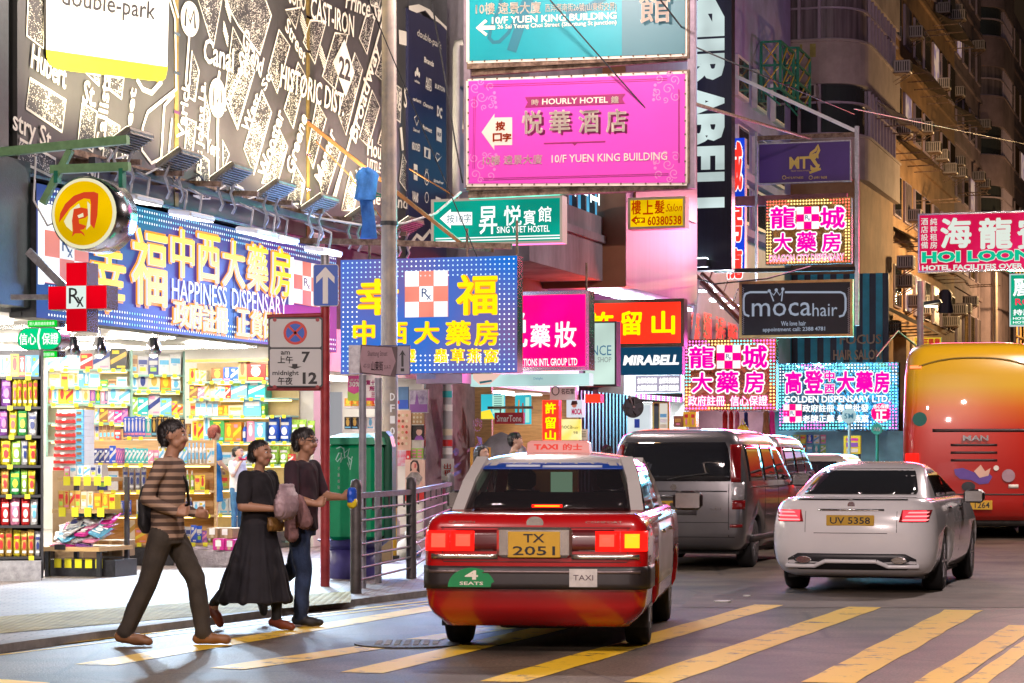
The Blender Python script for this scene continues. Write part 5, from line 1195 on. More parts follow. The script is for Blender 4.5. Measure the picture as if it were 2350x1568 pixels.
# street name plate on two grey poles
b1, b2 = gnd(832, 1350, PZ), gnd(868, 1338, PZ)
sp = thing('street_name_sign', 'weathered pinkish street name plate with Chinese and English on two grey poles', 'street sign', b2); Yn = b2.y; k = Yn / F
def zn(v): return H - (v - HV) * k - PZ
def xn(u): return (u - 868) * k
GP = M('blue_grey_pole', (.33, .33, .38), .5, .2, .2, 4)
MB().tube([(b1.x - b2.x, b1.y - b2.y, 0), (b1.x - b2.x, b1.y - b2.y, zn(868))], .04, GP, 12).build('pole', sp); MB().tube([(0, 0, 0), (0, 0, zn(868))], .04, GP, 12).build('pole', sp)
MB().prism(rr_rect(xn(800), xn(834), zn(858), zn(792), .01), .0, .02, STEEL).build('rear_plate', sp)
plt = MB().prism([(xn(829), zn(792)), (xn(912), zn(797)), (xn(909), zn(866)), (xn(826), zn(858))], -.09, -.06, M('dark_plate_edge', (.12, .08, .09), .6, 0, .2, 5)).build('name_plate', sp)
PKP = M('faded_pink_plate', (.40, .26, .30), .6, 0, .15, 4)
MB().sheet([(xn(a), zn(c)) for a, c in ((832, 795), (900, 799), (909, 830), (897, 863), (832, 855), (827, 826))], -.094, PKP).build('pale_field', plt)
mb = MB(); INKG = M('faded_ink', (.09, .05, .07), .6, 0, 0)
mb.text('Shantung Street', (xn(845), xn(890), zn(822), zn(806)), INKG, -.098, .0); mb.text('山東街', (xn(853), xn(880), zn(852), zn(830)), INKG, -.098, .01); mb.text('47-51', (xn(835), xn(850), zn(846), zn(836)), INKG, -.098); mb.text('51A-71', (xn(883), xn(898), zn(848), zn(839)), INKG, -.098); mb.build('lettering', plt)
wp = MB().prism(rr_rect(xn(869), xn(942), zn(861), zn(793), .01), -.04, -.02, M('blue_plate_edge', (.03, .06, .28), .5, 0, .1, 5)).build('arrow_plate', sp)
mb = MB().rect(xn(871), xn(940), zn(859), zn(795.5), -.043, M('lilac_grey_plate', (.38, .35, .42), .5, 0, .1, 3)); mb.sheet([(xn(a), zn(c)) for a, c in ((924, 804), (932, 818), (926.5, 814), (926.5, 842), (921.5, 842), (921.5, 814), (916, 818))], -.046, INK); mb.box(xn(920), xn(928), -.047, -.044, zn(853), zn(846), INK); mb.build('arrow', wp)
# railing
RAILG = M('grey_railing_paint', (.10, .09, .095), .5, .3, .3, 6, .1)
def railing(p0, p1, lab, posts=(0, 1), h=1.05):
    p0, p1 = Vector(p0), Vector(p1); L = (p1 - p0).length; a = math.atan2(p1.y - p0.y, p1.x - p0.x)
    r = thing('railing', lab, 'railing', p0, a)
    for q in posts:
        MB().lathe([(.06, 0), (.06, 1.12), (.05, 1.18), (.0, 1.2)], RAILG, (L * q, 0, 0), 14).build('post', r)
    MB().bar((.07, 0, h - .03), (L - .07, 0, h - .03), .05, .06, RAILG).build('top_rail', r)
    mb = MB()
    for i in range(7): z = .13 + i * .125; mb.tube([(.06, 0, z), (L - .06, 0, z)], .013, RAILG, 8)
    mb.build('cross_rail', r)
    mb = MB()
    for i in range(1, 7): mb.bar((L * i / 7, 0, h - .2), (L * i / 7, 0, h - .05), .02, .02, RAILG)
    mb.build('short_bar', r)
ra, rb, rc = gnd(817, 1362, PZ), gnd(944, 1328, PZ), gnd(1034, 1262, PZ)
railing(ra, rb, 'short grey kerbside railing beside the green post box, nearest panel'); railing(rb, rc, 'grey railing panel running on behind the taxi from the corner post', (1,))
hoop = thing('hoop_barrier', 'small yellow hoop barrier on the pavement behind the railing', 'barrier', gnd(905, 1285, PZ))
MB().tube([(0, 0, 0), (0, 0, .95), (-.04, 0, 1.04), (-.13, 0, 1.08), (-.3, .1, 1.08), (-.38, .12, 1.0), (-.4, .13, 0)], .035, M('yellow_hoop_paint', (.62, .36, .02), .45, 0, .15, 6), 10).build('hoop', hoop); MB().box(-.07, .07, -.07, .07, .0, .06, BLACK).build('foot', hoop)
# green pillar box
b = gnd(812, 1330, PZ); Yb = b.y + .35; k = Yb / F
GRB = M('post_box_green', (.0, .33, .13), .35, 0, .12, 2.5, .02); PUB = M('purple_base_paint', (.06, .05, .22), .5, 0, .2, 5); LGR = M('pale_green_lid', (.05, .42, .22), .35, 0, .1, 3)
pb = thing('post_box', 'big green street post box with scribbled graffiti on a purple pedestal', 'post box', (b.x, Yb, PZ), math.radians(-8))
w = 55 * k; zt = H - (1005 - HV) * k - PZ; zb_ = H - (1238 - HV) * k - PZ
MB().bbox(-w, w, -.32, .32, zb_, zt - .08, GRB, .04).build('body', pb)
MB().rings([[(-w - .02, -.34, zt - .08), (w + .02, -.34, zt - .08), (w + .02, .34, zt - .08), (-w - .02, .34, zt - .08)], [(-w, -.32, zt - .0), (w, -.32, zt - .0), (w, .32, zt), (-w, .32, zt)], [(-w + .12, -.1, zt + .05), (w - .12, -.1, zt + .05), (w - .12, .3, zt + .05), (-w + .12, .3, zt + .05)]], LGR).build('lid', pb)
pts = [(.0, zb_), (.26, zb_), (.26, zt - .1), (.23, zt + .02), (.18, zt + .08), (.09, zt + .08), (.03, zt + .02), (0, zt - .1)]
MB().prism([(w * .4 + x, z) for x, z in pts], .335, .58, M('dark_post_box_green', (.0, .10, .05), .4, 0, .15, 3)).build('rear_cabinet', pb)
MB().lathe([(.30, 0), (.31, .1), (.29, .5), (.27, zb_ - .14), (.36, zb_ - .06), (.44, zb_ - .003)], PUB, (-.02, 0, 0), 24).build('pedestal', pb)
mb = MB(); gx = lambda u: (u - 812) * k; gz = lambda v: H - (v - HV) * k - PZ
for P in ([(793, 1048), (782, 1060), (779, 1055), (786, 1040), (792, 1040), (790, 1062), (796, 1050)], [(797, 1028), (800, 1052), (806, 1045), (812, 1068), (817, 1048)], [(799, 1040), (810, 1030), (806, 1048), (816, 1056), (812, 1078), (806, 1062)], [(780, 1030), (790, 1026), (797, 1030)]):
    mb.stroke([(gx(u), gz(v)) for u, v in P], .012, -.328, M('pale_marker_ink', (.45, .75, .65), .5, 0, 0))
mb.build('graffiti', pb)
mb = MB()
for i, ch in enumerate('不准標貼'): mb.text(ch, (gx(783), gx(788), gz(1080 + i * 14), gz(1072 + i * 14)), WHITEINK, -.326, .01)
mb.build('lettering', pb)
MB().box(-w - .1, -w, -.2, .1, gz(1053), gz(1045), LGR).build('chute', pb)
# bags and parcels on the ground behind the railing
for u, v, rs_, mat, lab, nm in ((937, 1283, .16, WHITEP, 'white and blue plastic bag slumped on the pavement behind the railing', 'plastic_bag'), (853, 1275, .2, WHITEP, 'white rubbish bag standing behind the green post box', 'plastic_bag'), (867, 1290, .22, M('brown_cardboard', (.33, .22, .12), .8, 0, .15, 3), 'brown parcel leaning behind the railing poles', 'parcel')):
    p = gnd(u, v, PZ); mb = MB()
    if nm == 'parcel': mb.bbox(-.2, .2, -.15, .15, 0, .5, mat, .01); mb.box(-.03, .03, -.152, .152, -.0, .502, M('packing_tape', (.5, .4, .25), .4, 0, 0))
    else: mb.lathe([(.01, 0), (rs_, .02), (rs_ * 1.1, .12), (rs_ * .8, .24), (rs_ * .2, .3), (rs_ * .35, .38), (.02, .4)], mat, n=14); mb.v = [(x * (1 + .12 * math.sin(9 * z + 5 * x)), y, z) for x, y, z in mb.v]
    r = thing(nm, lab, 'bag' if nm != 'parcel' else 'parcel', p); mb.build('body', r)
    if nm != 'parcel' and u == 937: MB().box(-.0, .15, -.17, -.12, .05, .12, BLUEC).build('print', r)
## goods in the dispensary
PAL = {'white': (.80, .80, .78), 'cream': (.74, .66, .48), 'yellow': (.80, .62, .03), 'orange': (.75, .27, .03), 'red': (.62, .03, .03), 'pink': (.76, .25, .40), 'magenta': (.62, .03, .28), 'purple': (.26, .09, .40), 'navy': (.02, .04, .20), 'blue': (.02, .10, .60), 'sky': (.15, .48, .75), 'teal': (.03, .45, .48),
       'green': (.05, .35, .08), 'lime': (.35, .62, .08), 'brown': (.25, .11, .05), 'tan': (.52, .34, .16), 'black': (.025, .025, .03), 'silver': (.50, .50, .52), 'gold': (.62, .40, .08)}
ACC = {'white': 'sky', 'cream': 'gold', 'yellow': 'red', 'orange': 'yellow', 'red': 'white', 'pink': 'white', 'magenta': 'white', 'purple': 'pink', 'navy': 'silver', 'blue': 'white', 'sky': 'white', 'teal': 'white', 'green': 'yellow', 'lime': 'white', 'brown': 'gold', 'tan': 'brown', 'black': 'gold', 'silver': 'navy', 'gold': 'red'}
def card(c): return M(c + '_card', PAL[c], .35, .0, .1, 3)
def foil(c): return M(c + '_foil', PAL[c], .22, .35, .45, 7, .5, bscale=16)
PROD = {}
def carton(c, v):
    k = ('carton', c, v)
    if k not in PROD:
        a, b = card(c), card(ACC[c]); d = card(('white', 'yellow', 'pink', 'sky', 'lime')[(v * 3 + len(c)) % 5])
        mb = MB().box(-.5, .5, 0, 1, 0, 1, a)
        if v % 3 == 0: mb.rect(-.42, .42, .55, .8, -.004, b).rect(-.3, .3, .18, .4, -.004, d).rect(-.3, .1, .46, .5, -.004, b)
        elif v % 3 == 1: mb.disc(0, .55, .26, -.004, b, 14, .3).rect(-.42, .42, .08, .2, -.004, d).rect(-.25, .25, .86, .93, -.004, b)
        else: mb.sheet([(-.5, .2), (.5, .62), (.5, .85), (-.5, .43)], -.004, b).rect(-.4, .05, .72, .88, -.004, d).rect(-.1, .42, .08, .16, -.004, d)
        o = mb.build('product_carton'); PROD[k] = o.data; bpy.data.objects.remove(o)
    return PROD[k]
def pouch(c, v):
    k = ('pouch', c, v)
    if k not in PROD:
        a, b = foil(c), card(ACC[c]); R2 = []
        for z, w, d in ((0, .40, .30), (.06, .5, .40), (.3, .5, .42), (.6, .48, .3), (.86, .47, .1), (.93, .5, .03), (1, .5, .03)):
            R2.append([(w * math.cos(t) * (1 if abs(math.cos(t)) < .99 else 1), .5 + d * math.sin(t), z + .02 * math.sin(3 * t + v)) for t in [2 * PI * i / 14 for i in range(14)]])
        mb = MB().rings(R2, a, True)
        mb.disc(0, .42, .24, .03, b, 12, .16); mb.rect(-.34, .34, .66, .78, .17, b); mb.rect(-.3, .3, .12, .22, .06, card('white'))
        o = mb.build('product_pouch'); PROD[k] = o.data; bpy.data.objects.remove(o)
    return PROD[k]
def bottle(c, v):
    k = ('bottle', c, v)
    if k not in PROD:
        mb = MB().lathe([(.34, 0), (.4, .04), (.4, .62), (.3, .72), (.14, .78)], card(c), (0, .5, 0), 12).lathe([(.17, .78), (.17, .99), (.02, 1.0)], card(ACC[c]), (0, .5, 0), 12)
        mb.rect(-.26, .26, .2, .52, .085, card('white' if c != 'white' else 'sky'))
        o = mb.build('product_bottle'); PROD[k] = o.data; bpy.data.objects.remove(o)
    return PROD[k]
KIND = {'c': (carton, 'carton', 'product_carton'), 'p': (pouch, 'foil pouch', 'product_pouch'), 'b': (bottle, 'bottle', 'product_bottle')}
ORD = ['first', 'second', 'third', 'fourth', 'fifth', 'sixth', 'seventh', 'eighth', 'ninth', 'tenth', 'eleventh', 'twelfth', 'thirteenth', 'fourteenth']
CAB = M('shelf_oak', (.55, .36, .16), .45, 0, .2, 3, 0, stretch=(1, 1, 10)); GLS = M('green_glass_edge', (.25, .42, .36), .15, 0, .1, 4); BLKSH = M('black_shelf', (.03, .03, .035), .4, 0, .2, 5); TAGY = M('yellow_price_card', (.82, .78, .02), .5, 0, 0)
WLED = E('warm_shelf_light', (1, .66, .25), 6., True)
class Rack:
    def __init__(s, name, label, pl, u0, u1, vtop, shelves, depth, mat, back, where, tags=True, strip=True, sides=True):
        s.pl, s.where, s.depth = pl, where, depth
        s.root = thing(name, label, 'display shelf', (pl.x0, pl.y0, 0), pl.rz); s.u0, s.u1 = u0, u1
        x0, x1 = pl.X(u0), pl.X(u1); um = (u0 + u1) / 2; zt = pl.Z(vtop, um); zl = pl.Z(shelves[-1], um)
        if back: MB().box(x0, x1, depth, depth + .04, max(zl - .25, PZ), zt, back).build('back_panel', s.root)
        for x in (x0 - .03, x1) if sides else (): MB().box(x, x + .03, .02, depth + .04, max(zl - .25, PZ), zt, mat).build('side_panel', s.root)
        s.zs = []
        for v in shelves:
            z = pl.Z(v, um); s.zs.append(z); MB().box(x0, x1, .0, depth - .003, z - .03, z, mat).build('shelf', s.root)
            if tags:
                mb = MB(); n = max(3, int((x1 - x0) / .17))
                for i in range(n):
                    if RNG.random() < .8:
                        x = x0 + (x1 - x0) * (i + RNG.uniform(.3, .6)) / n; mb.box(x - .03, x + .03, -.012, -.003, z - .045, z + .008, TAGY)
                if mb.f: mb.build('price_tag_strip', s.root)
            if strip: MB().box(x0 + .05, x1 - .05, depth * .45, depth * .55, z - .05, z - .032, WLED).build('shelf_light', s.root)
    def fill(s, i, specs, shelfname, y=.05, u0=None):
        """specs: kind+colour, width px, height px, how many"""
        pl = s.pl; z = s.zs[i]; u = s.u0 if u0 is None else u0; cnt = {}
        for kc, w, h, n in specs:
            if kc == '-': u += w; continue
            kd, c = kc.split(':'); fn, word, nm = KIND[kd]
            for q in range(n):
                x0, x1 = pl.X(u), pl.X(u + w); hh = (pl.Z(0, u) - pl.Z(h, u)) * 1.2
                o = bpy.data.objects.new(nm, fn(c, (q + len(s.where) + i) % 3 if n < 3 else (len(s.where) + i) % 3)); COL.objects.link(o)
                ex, ey = pl.ex, pl.ey; xm = (x0 + x1) / 2; d = min(s.depth - .1, max(.12, (x1 - x0) * (.9 if kd != 'b' else 1)))
                yy = y + RNG.uniform(0, .03); o.location = (pl.x0 + ex * xm - ey * yy, pl.y0 + ey * xm + ex * yy, z + .002)
                o.rotation_euler = (0, 0, pl.rz + (RNG.uniform(-.08, .08) if kd != 'c' or n < 4 else 0)); o.scale = ((x1 - x0) * .97, d, hh * RNG.uniform(.94, 1.0))
                k = (c, kd); cnt[k] = cnt.get(k, 0) + 1
                tag(o, f'{ORD[min(cnt[k] - 1, 13)]} {c} {word} from the left on {shelfname} of the {s.where}', word.split()[-1], f'{word}s on the {s.where}')
                u += w
SPT = lambda u, Y, rz=RP: Pl(*at(u, 0, Y).xy, rz)
# end wall unit
W = Rack('display_shelf', 'glass shelves of boxed goods on the end wall, right of the striped walker', Pl(*S(8.85, 0).xy, RP), 428, 664, 830, [875, 914, 954, 1014, 1066, 1122, 1180, 1240], .4, GLS, M('gold_trim_panel', (.7, .55, .3), .4, 0, .1, 3), 'end wall unit', sides=False)
pf = MB().box(W.pl.X(426), W.pl.X(666), -.01, .06, W.pl.Z(830, 540), W.pl.Z(824, 540), M('gold_leaf_trim', (.6, .42, .12), .3, .7, .2, 6)).build('header', W.root)
W.fill(0, [('c:yellow', 14, 26, 1), ('c:cream', 12, 22, 2), ('-', 12, 0, 0), ('c:brown', 28, 26, 1), ('c:blue', 17, 27, 2), ('c:tan', 20, 44, 1), ('c:red', 44, 34, 1), ('c:brown', 8, 33, 1)], 'the top shelf', u0=430)
W.fill(1, [('c:brown', 19, 26, 1), ('c:pink', 16, 22, 1), ('c:cream', 12, 34, 2), ('c:white', 12, 24, 2), ('c:red', 12, 25, 1), ('c:sky', 40, 34, 1), ('c:teal', 40, 35, 1)], 'the second shelf', u0=430)
W.fill(2, [('c:gold', 12, 24, 1), ('c:white', 13, 30, 4), ('c:orange', 12, 20, 2), ('c:cream', 34, 20, 1), ('c:sky', 42, 34, 1), ('c:green', 8, 22, 1)], 'the third shelf', u0=432)
W.fill(3, [('c:white', 10, 22, 1), ('c:yellow', 13, 40, 2), ('c:white', 14, 56, 1), ('c:green', 34, 42, 1), ('c:orange', 19, 38, 2), ('b:blue', 12, 38, 1), ('c:pink', 18, 40, 1), ('c:sky', 26, 40, 1), ('p:blue', 28, 50, 2), ('p:lime', 18, 42, 3)], 'the fourth shelf', u0=428)
W.fill(4, [('c:tan', 22, 28, 2), ('c:white', 26, 24, 2), ('c:pink', 18, 30, 1), ('c:white', 20, 26, 2), ('p:lime', 24, 36, 3), ('c:red', 12, 20, 1)], 'the fifth shelf', u0=432)
W.fill(5, [('c:cream', 24, 34, 3), ('c:gold', 16, 26, 3), ('c:green', 16, 28, 2), ('c:white', 18, 36, 2)], 'the sixth shelf', u0=432)
W.fill(6, [('c:red', 24, 40, 2), ('c:white', 20, 30, 3), ('c:sky', 24, 36, 2), ('c:cream', 18, 26, 2)], 'the seventh shelf', u0=432)
# mid unit
U3 = Rack('display_shelf', 'narrow glass shelves of picture boxes beside the end wall unit', SPT(300, 36.3, .16), 302, 420, 806, [860, 897, 953], .45, GLS, SHOPW, 'narrow middle unit', strip=True)
U3.fill(0, [('c:tan', 14, 38, 1), ('c:silver', 24, 36, 1), ('c:navy', 24, 34, 1), ('c:white', 26, 36, 1), ('c:white', 26, 40, 1)], 'the top shelf')
U3.fill(1, [('c:white', 14, 34, 1), ('c:silver', 24, 35, 1), ('c:cream', 28, 34, 1), ('c:orange', 25, 30, 1), ('c:white', 22, 24, 1)], 'the middle shelf')
U3.fill(2, [('c:lime', 14, 36, 1), ('c:teal', 24, 34, 1), ('c:silver', 28, 44, 1), ('c:sky', 26, 34, 1), ('c:yellow', 13, 28, 1), ('c:gold', 14, 22, 1)], 'the bottom shelf')
# left wall unit
U2 = Rack('display_shelf', 'pale wall of cartons on glass shelves behind the snack rack', SPT(110, 36, .19), 110, 300, 800, [847, 888, 927, 970, 1010], .45, GLS, SHOPW, 'left wall unit')
U2.fill(0, [('c:white', 26, 30, 1), ('c:white', 24, 40, 2), ('c:red', 29, 30, 1), ('c:silver', 40, 42, 1), ('c:black', 38, 42, 1)], 'the top shelf')
U2.fill(1, [('c:cream', 30, 30, 1), ('c:yellow', 16, 26, 1), ('c:cream', 12, 28, 2), ('c:sky', 12, 30, 2), ('c:white', 26, 32, 1), ('c:green', 18, 14, 1), ('c:tan', 20, 16, 1), ('c:white', 24, 20, 1)], 'the second shelf')
U2.fill(2, [('c:gold', 10, 32, 1), ('c:white', 14, 30, 1), ('c:yellow', 17, 34, 2), ('c:white', 20, 34, 1), ('c:cream', 18, 28, 1), ('c:purple', 13, 28, 1), ('c:green', 12, 28, 1), ('c:pink', 10, 24, 1), ('c:navy', 6, 26, 1), ('c:white', 26, 36, 2)], 'the third shelf')
U2.fill(3, [('-', 60, 0, 0), ('c:cream', 24, 36, 2), ('c:white', 10, 30, 1), ('c:brown', 20, 30, 1), ('c:pink', 14, 26, 1), ('c:magenta', 18, 24, 1), ('c:purple', 14, 28, 1)], 'the fourth shelf')
U2.fill(4, [('-', 72, 0, 0), ('c:brown', 13, 26, 2), ('c:tan', 10, 34, 1), ('c:silver', 9, 32, 1), ('c:tan', 9, 36, 4), ('c:red', 14, 20, 1), ('c:black', 10, 26, 1)], 'the bottom shelf')
# counters towards the pavement
PL4 = SPT(280, 34.2, .15)
U4 = Rack('display_counter', 'counter shelf of tall blue and dark boxes behind the striped walker', PL4, 283, 428, 985, [1003], .4, CAB, None, 'blue box counter', strip=False)
U4.fill(0, [('c:blue', 8.5, 40, 6), ('c:teal', 13, 36, 1), ('c:black', 13, 40, 4), ('c:white', 13, 34, 1), ('c:black', 13, 36, 1), ('c:brown', 14, 26, 1)], 'the shelf')
U6 = Rack('display_counter', 'stepped oak counter of small packets left of the woman in the blue dress', SPT(183, 31.5, .15), 184, 492, 1010, [1064, 1126, 1182, 1247], .5, CAB, TIMBER, 'oak counter')
U6.fill(0, [('c:pink', 14, 28, 1), ('c:navy', 17, 36, 1), ('c:navy', 12, 30, 3), ('c:blue', 15, 34, 1), ('c:purple', 5, 30, 4), ('c:teal', 9, 30, 6), ('c:pink', 12, 26, 2), ('c:white', 12, 34, 3), ('c:sky', 10, 32, 3), ('b:white', 9, 40, 5), ('c:white', 10, 30, 2)], 'the top shelf')
U6.fill(1, [('c:white', 15, 40, 1), ('c:cream', 24, 38, 1), ('c:navy', 24, 40, 1), ('c:white', 24, 38, 1), ('-', 10, 0, 0), ('p:silver', 14, 46, 4), ('-', 14, 0, 0), ('c:white', 16, 34, 1), ('c:red', 10, 30, 1), ('b:yellow', 12, 44, 4), ('b:lime', 11, 40, 2), ('c:yellow', 12, 30, 2)], 'the second shelf')
U6.fill(2, [('-', 26, 0, 0), ('c:silver', 14, 26, 2), ('c:sky', 9, 30, 4), ('c:blue', 9, 28, 3), ('-', 12, 0, 0), ('c:white', 16, 30, 3), ('c:sky', 14, 34, 3), ('b:navy', 10, 34, 4), ('c:white', 14, 26, 2)], 'the third shelf')
U6.fill(3, [('-', 100, 0, 0), ('c:cream', 26, 44, 1), ('c:orange', 26, 30, 1), ('-', 50, 0, 0), ('c:sky', 14, 36, 2), ('c:silver', 12, 32, 2), ('c:blue', 13, 34, 2), ('c:purple', 12, 24, 1), ('b:lime', 10, 22, 1)], 'the bottom shelf')
MB().box(U6.pl.X(184), U6.pl.X(492), .05, .55, PZ, U6.zs[-1] - .032, TIMBER).build('base', U6.root)
DPL = M('diamond_plate', (.42, .38, .42), .3, .7, .25, 5, .5, bscale=30)
MB().box(U6.pl.X(400), U6.pl.X(494), .02, .048, PZ, PZ + .26, DPL).build('kick_plate', U6.root)
MB().box(U6.pl.X(184), U6.pl.X(399), .0, .047, PZ, PZ + .24, M('black_granite')).build('kick_plate', U6.root)
# snack rack at the left edge
U1 = Rack('snack_rack', 'black shelved snack rack crammed with bright pouches at the left edge of the picture', SPT(-40, 27.6, .23), -42, 94, 800, [864, 933, 1000, 1068, 1136, 1206, 1278], .45, BLKSH, M('rack_back', (.2, .2, .22), .5, 0, .2, 3), 'black snack rack', tags=True, strip=False)
U1.fill(0, [('c:green', 14, 44, 2), ('c:pink', 14, 44, 1), ('c:white', 12, 42, 2), ('c:yellow', 20, 44, 1), ('c:red', 14, 40, 1), ('c:sky', 16, 42, 2)], 'the top shelf')
U1.fill(1, [('p:orange', 20, 60, 1), ('p:brown', 24, 62, 1), ('p:purple', 26, 62, 1), ('p:yellow', 12, 58, 5)], 'the second shelf')
U1.fill(2, [('p:yellow', 20, 56, 2), ('p:purple', 22, 58, 1), ('p:yellow', 20, 54, 1), ('p:green', 24, 56, 1), ('p:silver', 22, 50, 1)], 'the third shelf')
U1.fill(3, [('p:green', 20, 48, 1), ('p:yellow', 24, 52, 2), ('p:lime', 24, 54, 1), ('p:silver', 16, 50, 1), ('p:yellow', 20, 50, 1)], 'the fourth shelf')
U1.fill(4, [('p:yellow', 22, 48, 2), ('p:gold', 20, 50, 1), ('p:green', 26, 52, 1), ('p:lime', 16, 50, 1), ('p:yellow', 18, 48, 1)], 'the fifth shelf')
U1.fill(5, [('p:red', 22, 54, 3), ('p:pink', 24, 56, 1), ('p:red', 22, 54, 1), ('p:white', 18, 50, 1)], 'the sixth shelf')
U1.fill(6, [('p:gold', 18, 56, 4), ('p:yellow', 18, 52, 1), ('p:gold', 16, 50, 2), ('p:silver', 14, 48, 1)], 'the bottom shelf')
MB().box(U1.pl.X(-42), U1.pl.X(94), -.06, .5, PZ, PZ + .235, M('galvanised_steel')).build('base', U1.root)
# candy table, red-and-white tray tower
PT = SPT(95, 28.6)
ct = thing('candy_table', 'low tiered table of sweets with yellow price cards in front of the shelves', 'display table', (PT.x0, PT.y0, 0), RP)
x0, x1 = PT.X(92), PT.X(228)
for v, d0, d1 in ((1256, 0., .9), (1170, .3, .8), (1096, .45, .8)): z = PT.Z(v, 160); MB().box(x0, x1 - (0 if v > 1200 else .08), d0, d1, z - .05, z, CAB).build('tier', ct)
for x in (x0 + .03, x1 - .07):
    for y in (.06, .8): MB().box(x, x + .05, y, y + .05, PZ, PT.Z(1096, 160) if y > .5 else PT.Z(1256, 160) - .052, DARK).build('leg', ct)
for v, n, y in ((1100, 5, .43), (1172, 4, .28), (1290, 5, .20)):
    for i in range(n): x = x0 + .06 + (x1 - x0 - .1) * (i + .5) / n; z = PT.Z(v, 160); MB().box(x - .045, x + .045, y, y + .008, z - .08, z + .03, TAGY).build('price_card', ct)
MB().box(x0 - .02, x1 + .1, .22, .8, PZ, PZ + .2, M('black_granite')).build('base', ct)
MB().box(x0 + .2, x0 + .34, -.02, -.003, PT.Z(1262, 160), PT.Z(1250, 160), INK).build('tag', ct)
FO = [foil(c) for c in ('pink', 'sky', 'white', 'magenta', 'gold', 'silver', 'purple')]
mb = None; z = PT.Z(1256, 160)
for i in range(34):                                                  # loose sweets bags heaped on the tray
    c = ('pink', 'sky', 'white', 'magenta', 'silver', 'magenta', 'purple')[i % 7]; a = i % 9; b = i // 9
    o = bpy.data.objects.new('sweets_bag', pouch(c, i % 3)); COL.objects.link(o); xm = x0 + .1 + (x1 - x0 - .2) * (a + .5) / 9; yy = .12 + .16 * b
    o.location = (PT.x0 + PT.ex * xm - PT.ey * yy, PT.y0 + PT.ey * xm + PT.ex * yy, z + .03 + .07 * (b + (a % 3)))
    o.rotation_euler = (-1.25 + RNG.uniform(-.2, .2), RNG.uniform(-.3, .3), RP + RNG.uniform(-.6, .6)); o.scale = (.2, .07, .25)
    tag(o, f'{ORD[a]} sweets bag from the left, crinkled {c}, {("front", "second", "third", "rear")[b]} row of the candy heap', 'sweets bag', 'sweets bags heaped on the candy table')
for tier, v, y, items in ((1, 1170, .4, [('gold', 13, 42, 4), ('cream', 15, 40, 2), ('orange', 18, 36, 2), ('yellow', 14, 34, 1)]), (2, 1096, .55, [('pink', 13, 24, 1), ('white', 16, 26, 3), ('silver', 14, 28, 2)])):
    u = 97; cnt = {}
    for c, w, h, n in items:
        for q in range(n):
            o = bpy.data.objects.new('product_carton', carton(c, q % 3)); COL.objects.link(o); xm = PT.X(u + w / 2); zz_ = PT.Z(v, 160); cnt[c] = cnt.get(c, 0) + 1
            o.location = (PT.x0 + PT.ex * xm - PT.ey * y, PT.y0 + PT.ey * xm + PT.ex * y, zz_ + .002); o.rotation_euler = (0, 0, RP); o.scale = (w * 28.6 / F, .16, h * 28.6 / F)
            tag(o, f'{ORD[cnt[c] - 1]} {c} carton from the left on the {"middle" if tier == 1 else "upper"} tier of the candy table', 'carton', 'cartons on the candy table'); u += w
PK = SPT(115, 30.6)
RW = M('red_white_carton', (.8, .78, .76), .4, 0, .05, 3)
for i in range(9):
    v = 1080 - i * 15.6; z = PK.Z(v, 150); xa, xb = PK.X(114 + i * .8), PK.X(183)
    r = thing('chocolate_tray', f'{ORD[i]} red and white chocolate tray from the bottom of the tower beside the snack rack', 'carton', (PK.x0, PK.y0, 0), RP, 'stacked chocolate trays')
    h = 15.2 * 30.6 / F
    MB().box(xa, xb, .12, .4, z, z + h, card('white')).build('packet_row', r); mb = MB()
    n = 9; P = [(xa, z + .001)] + [(xb - .1, z + .001)] + [(xb - .1 - (xb - .1 - xa) * k / n, z + h * (.38 + .12 * (k % 2))) for k in range(n + 1)]
    mb.prism(P, .09, .118, card('red')); mb.box(xb - .1, xb + .002, .085, .1199, z + .002, z + h * .98, card('sky')); mb.box(xb - .09, xb - .02, .08, .0849, z + h * .3, z + h * .7, card('brown')); mb.box(xa + .1, xa + .15, .083, .0899, z + .03, z + .06, card('white')); mb.build('tray_front', r)
MB().box(PK.X(113), PK.X(185), .09, .45, PZ, PK.Z(1080, 150) - .002, M('brown_cardboard')).build('stand', thing('carton_stand', 'brown carton stand under the tower of chocolate trays', 'stand', (PK.x0, PK.y0, 0), RP))
for (u0, v0, u1, v1), Y, c, lab in (((226, 1240, 281, 1277), 29.4, 'tan', 'open brown cardboard box at the right end of the candy table'), ((488, 1236, 514, 1263), 31.3, 'magenta', 'magenta shipping carton on the step, left half of the pair'), ((514, 1238, 538, 1264), 31.3, 'magenta', 'magenta shipping carton on the step, with a white label, nearer the black skirt'), ((474, 1212, 500, 1236), 31.4, 'tan', 'brown carton stacked on the magenta one, left of another brown one'), ((503, 1212, 534, 1237), 31.4, 'tan', 'brown carton stacked on the magenta one by the boy')):
    pl = SPT(u0, Y); x0, x1, z0, z1 = pl.R(u0, v0, u1, v1); r = thing('cardboard_box', lab, 'box', (pl.x0, pl.y0, z0), RP); m = M('brown_cardboard') if c == 'tan' else card('magenta')
    MB().bbox(x0, x1, .0, .35, 0, z1 - z0, m, .008).build('body', r); MB().rect((x0 + x1) / 2 - .02, (x0 + x1) / 2 + .02, 0.01, z1 - z0 - .01, -.003, M('packing_tape', (.5, .4, .25), .4, 0, 0)).rect(x0 + .04, x0 + .12, .05, .13, -.004, WHITEINK).build('label', r)
p = gnd(515, 1264, PZ); 
MB().box(-.45, .45, .0, .5, PZ, SPT(488, 31.3).Z(1264, 514) - .002, DPL).build('body', thing('step_platform', 'diamond plate step under the magenta cartons', 'step', (at(512, 0, 31.35).x, at(512, 0, 31.35).y, 0), RP))
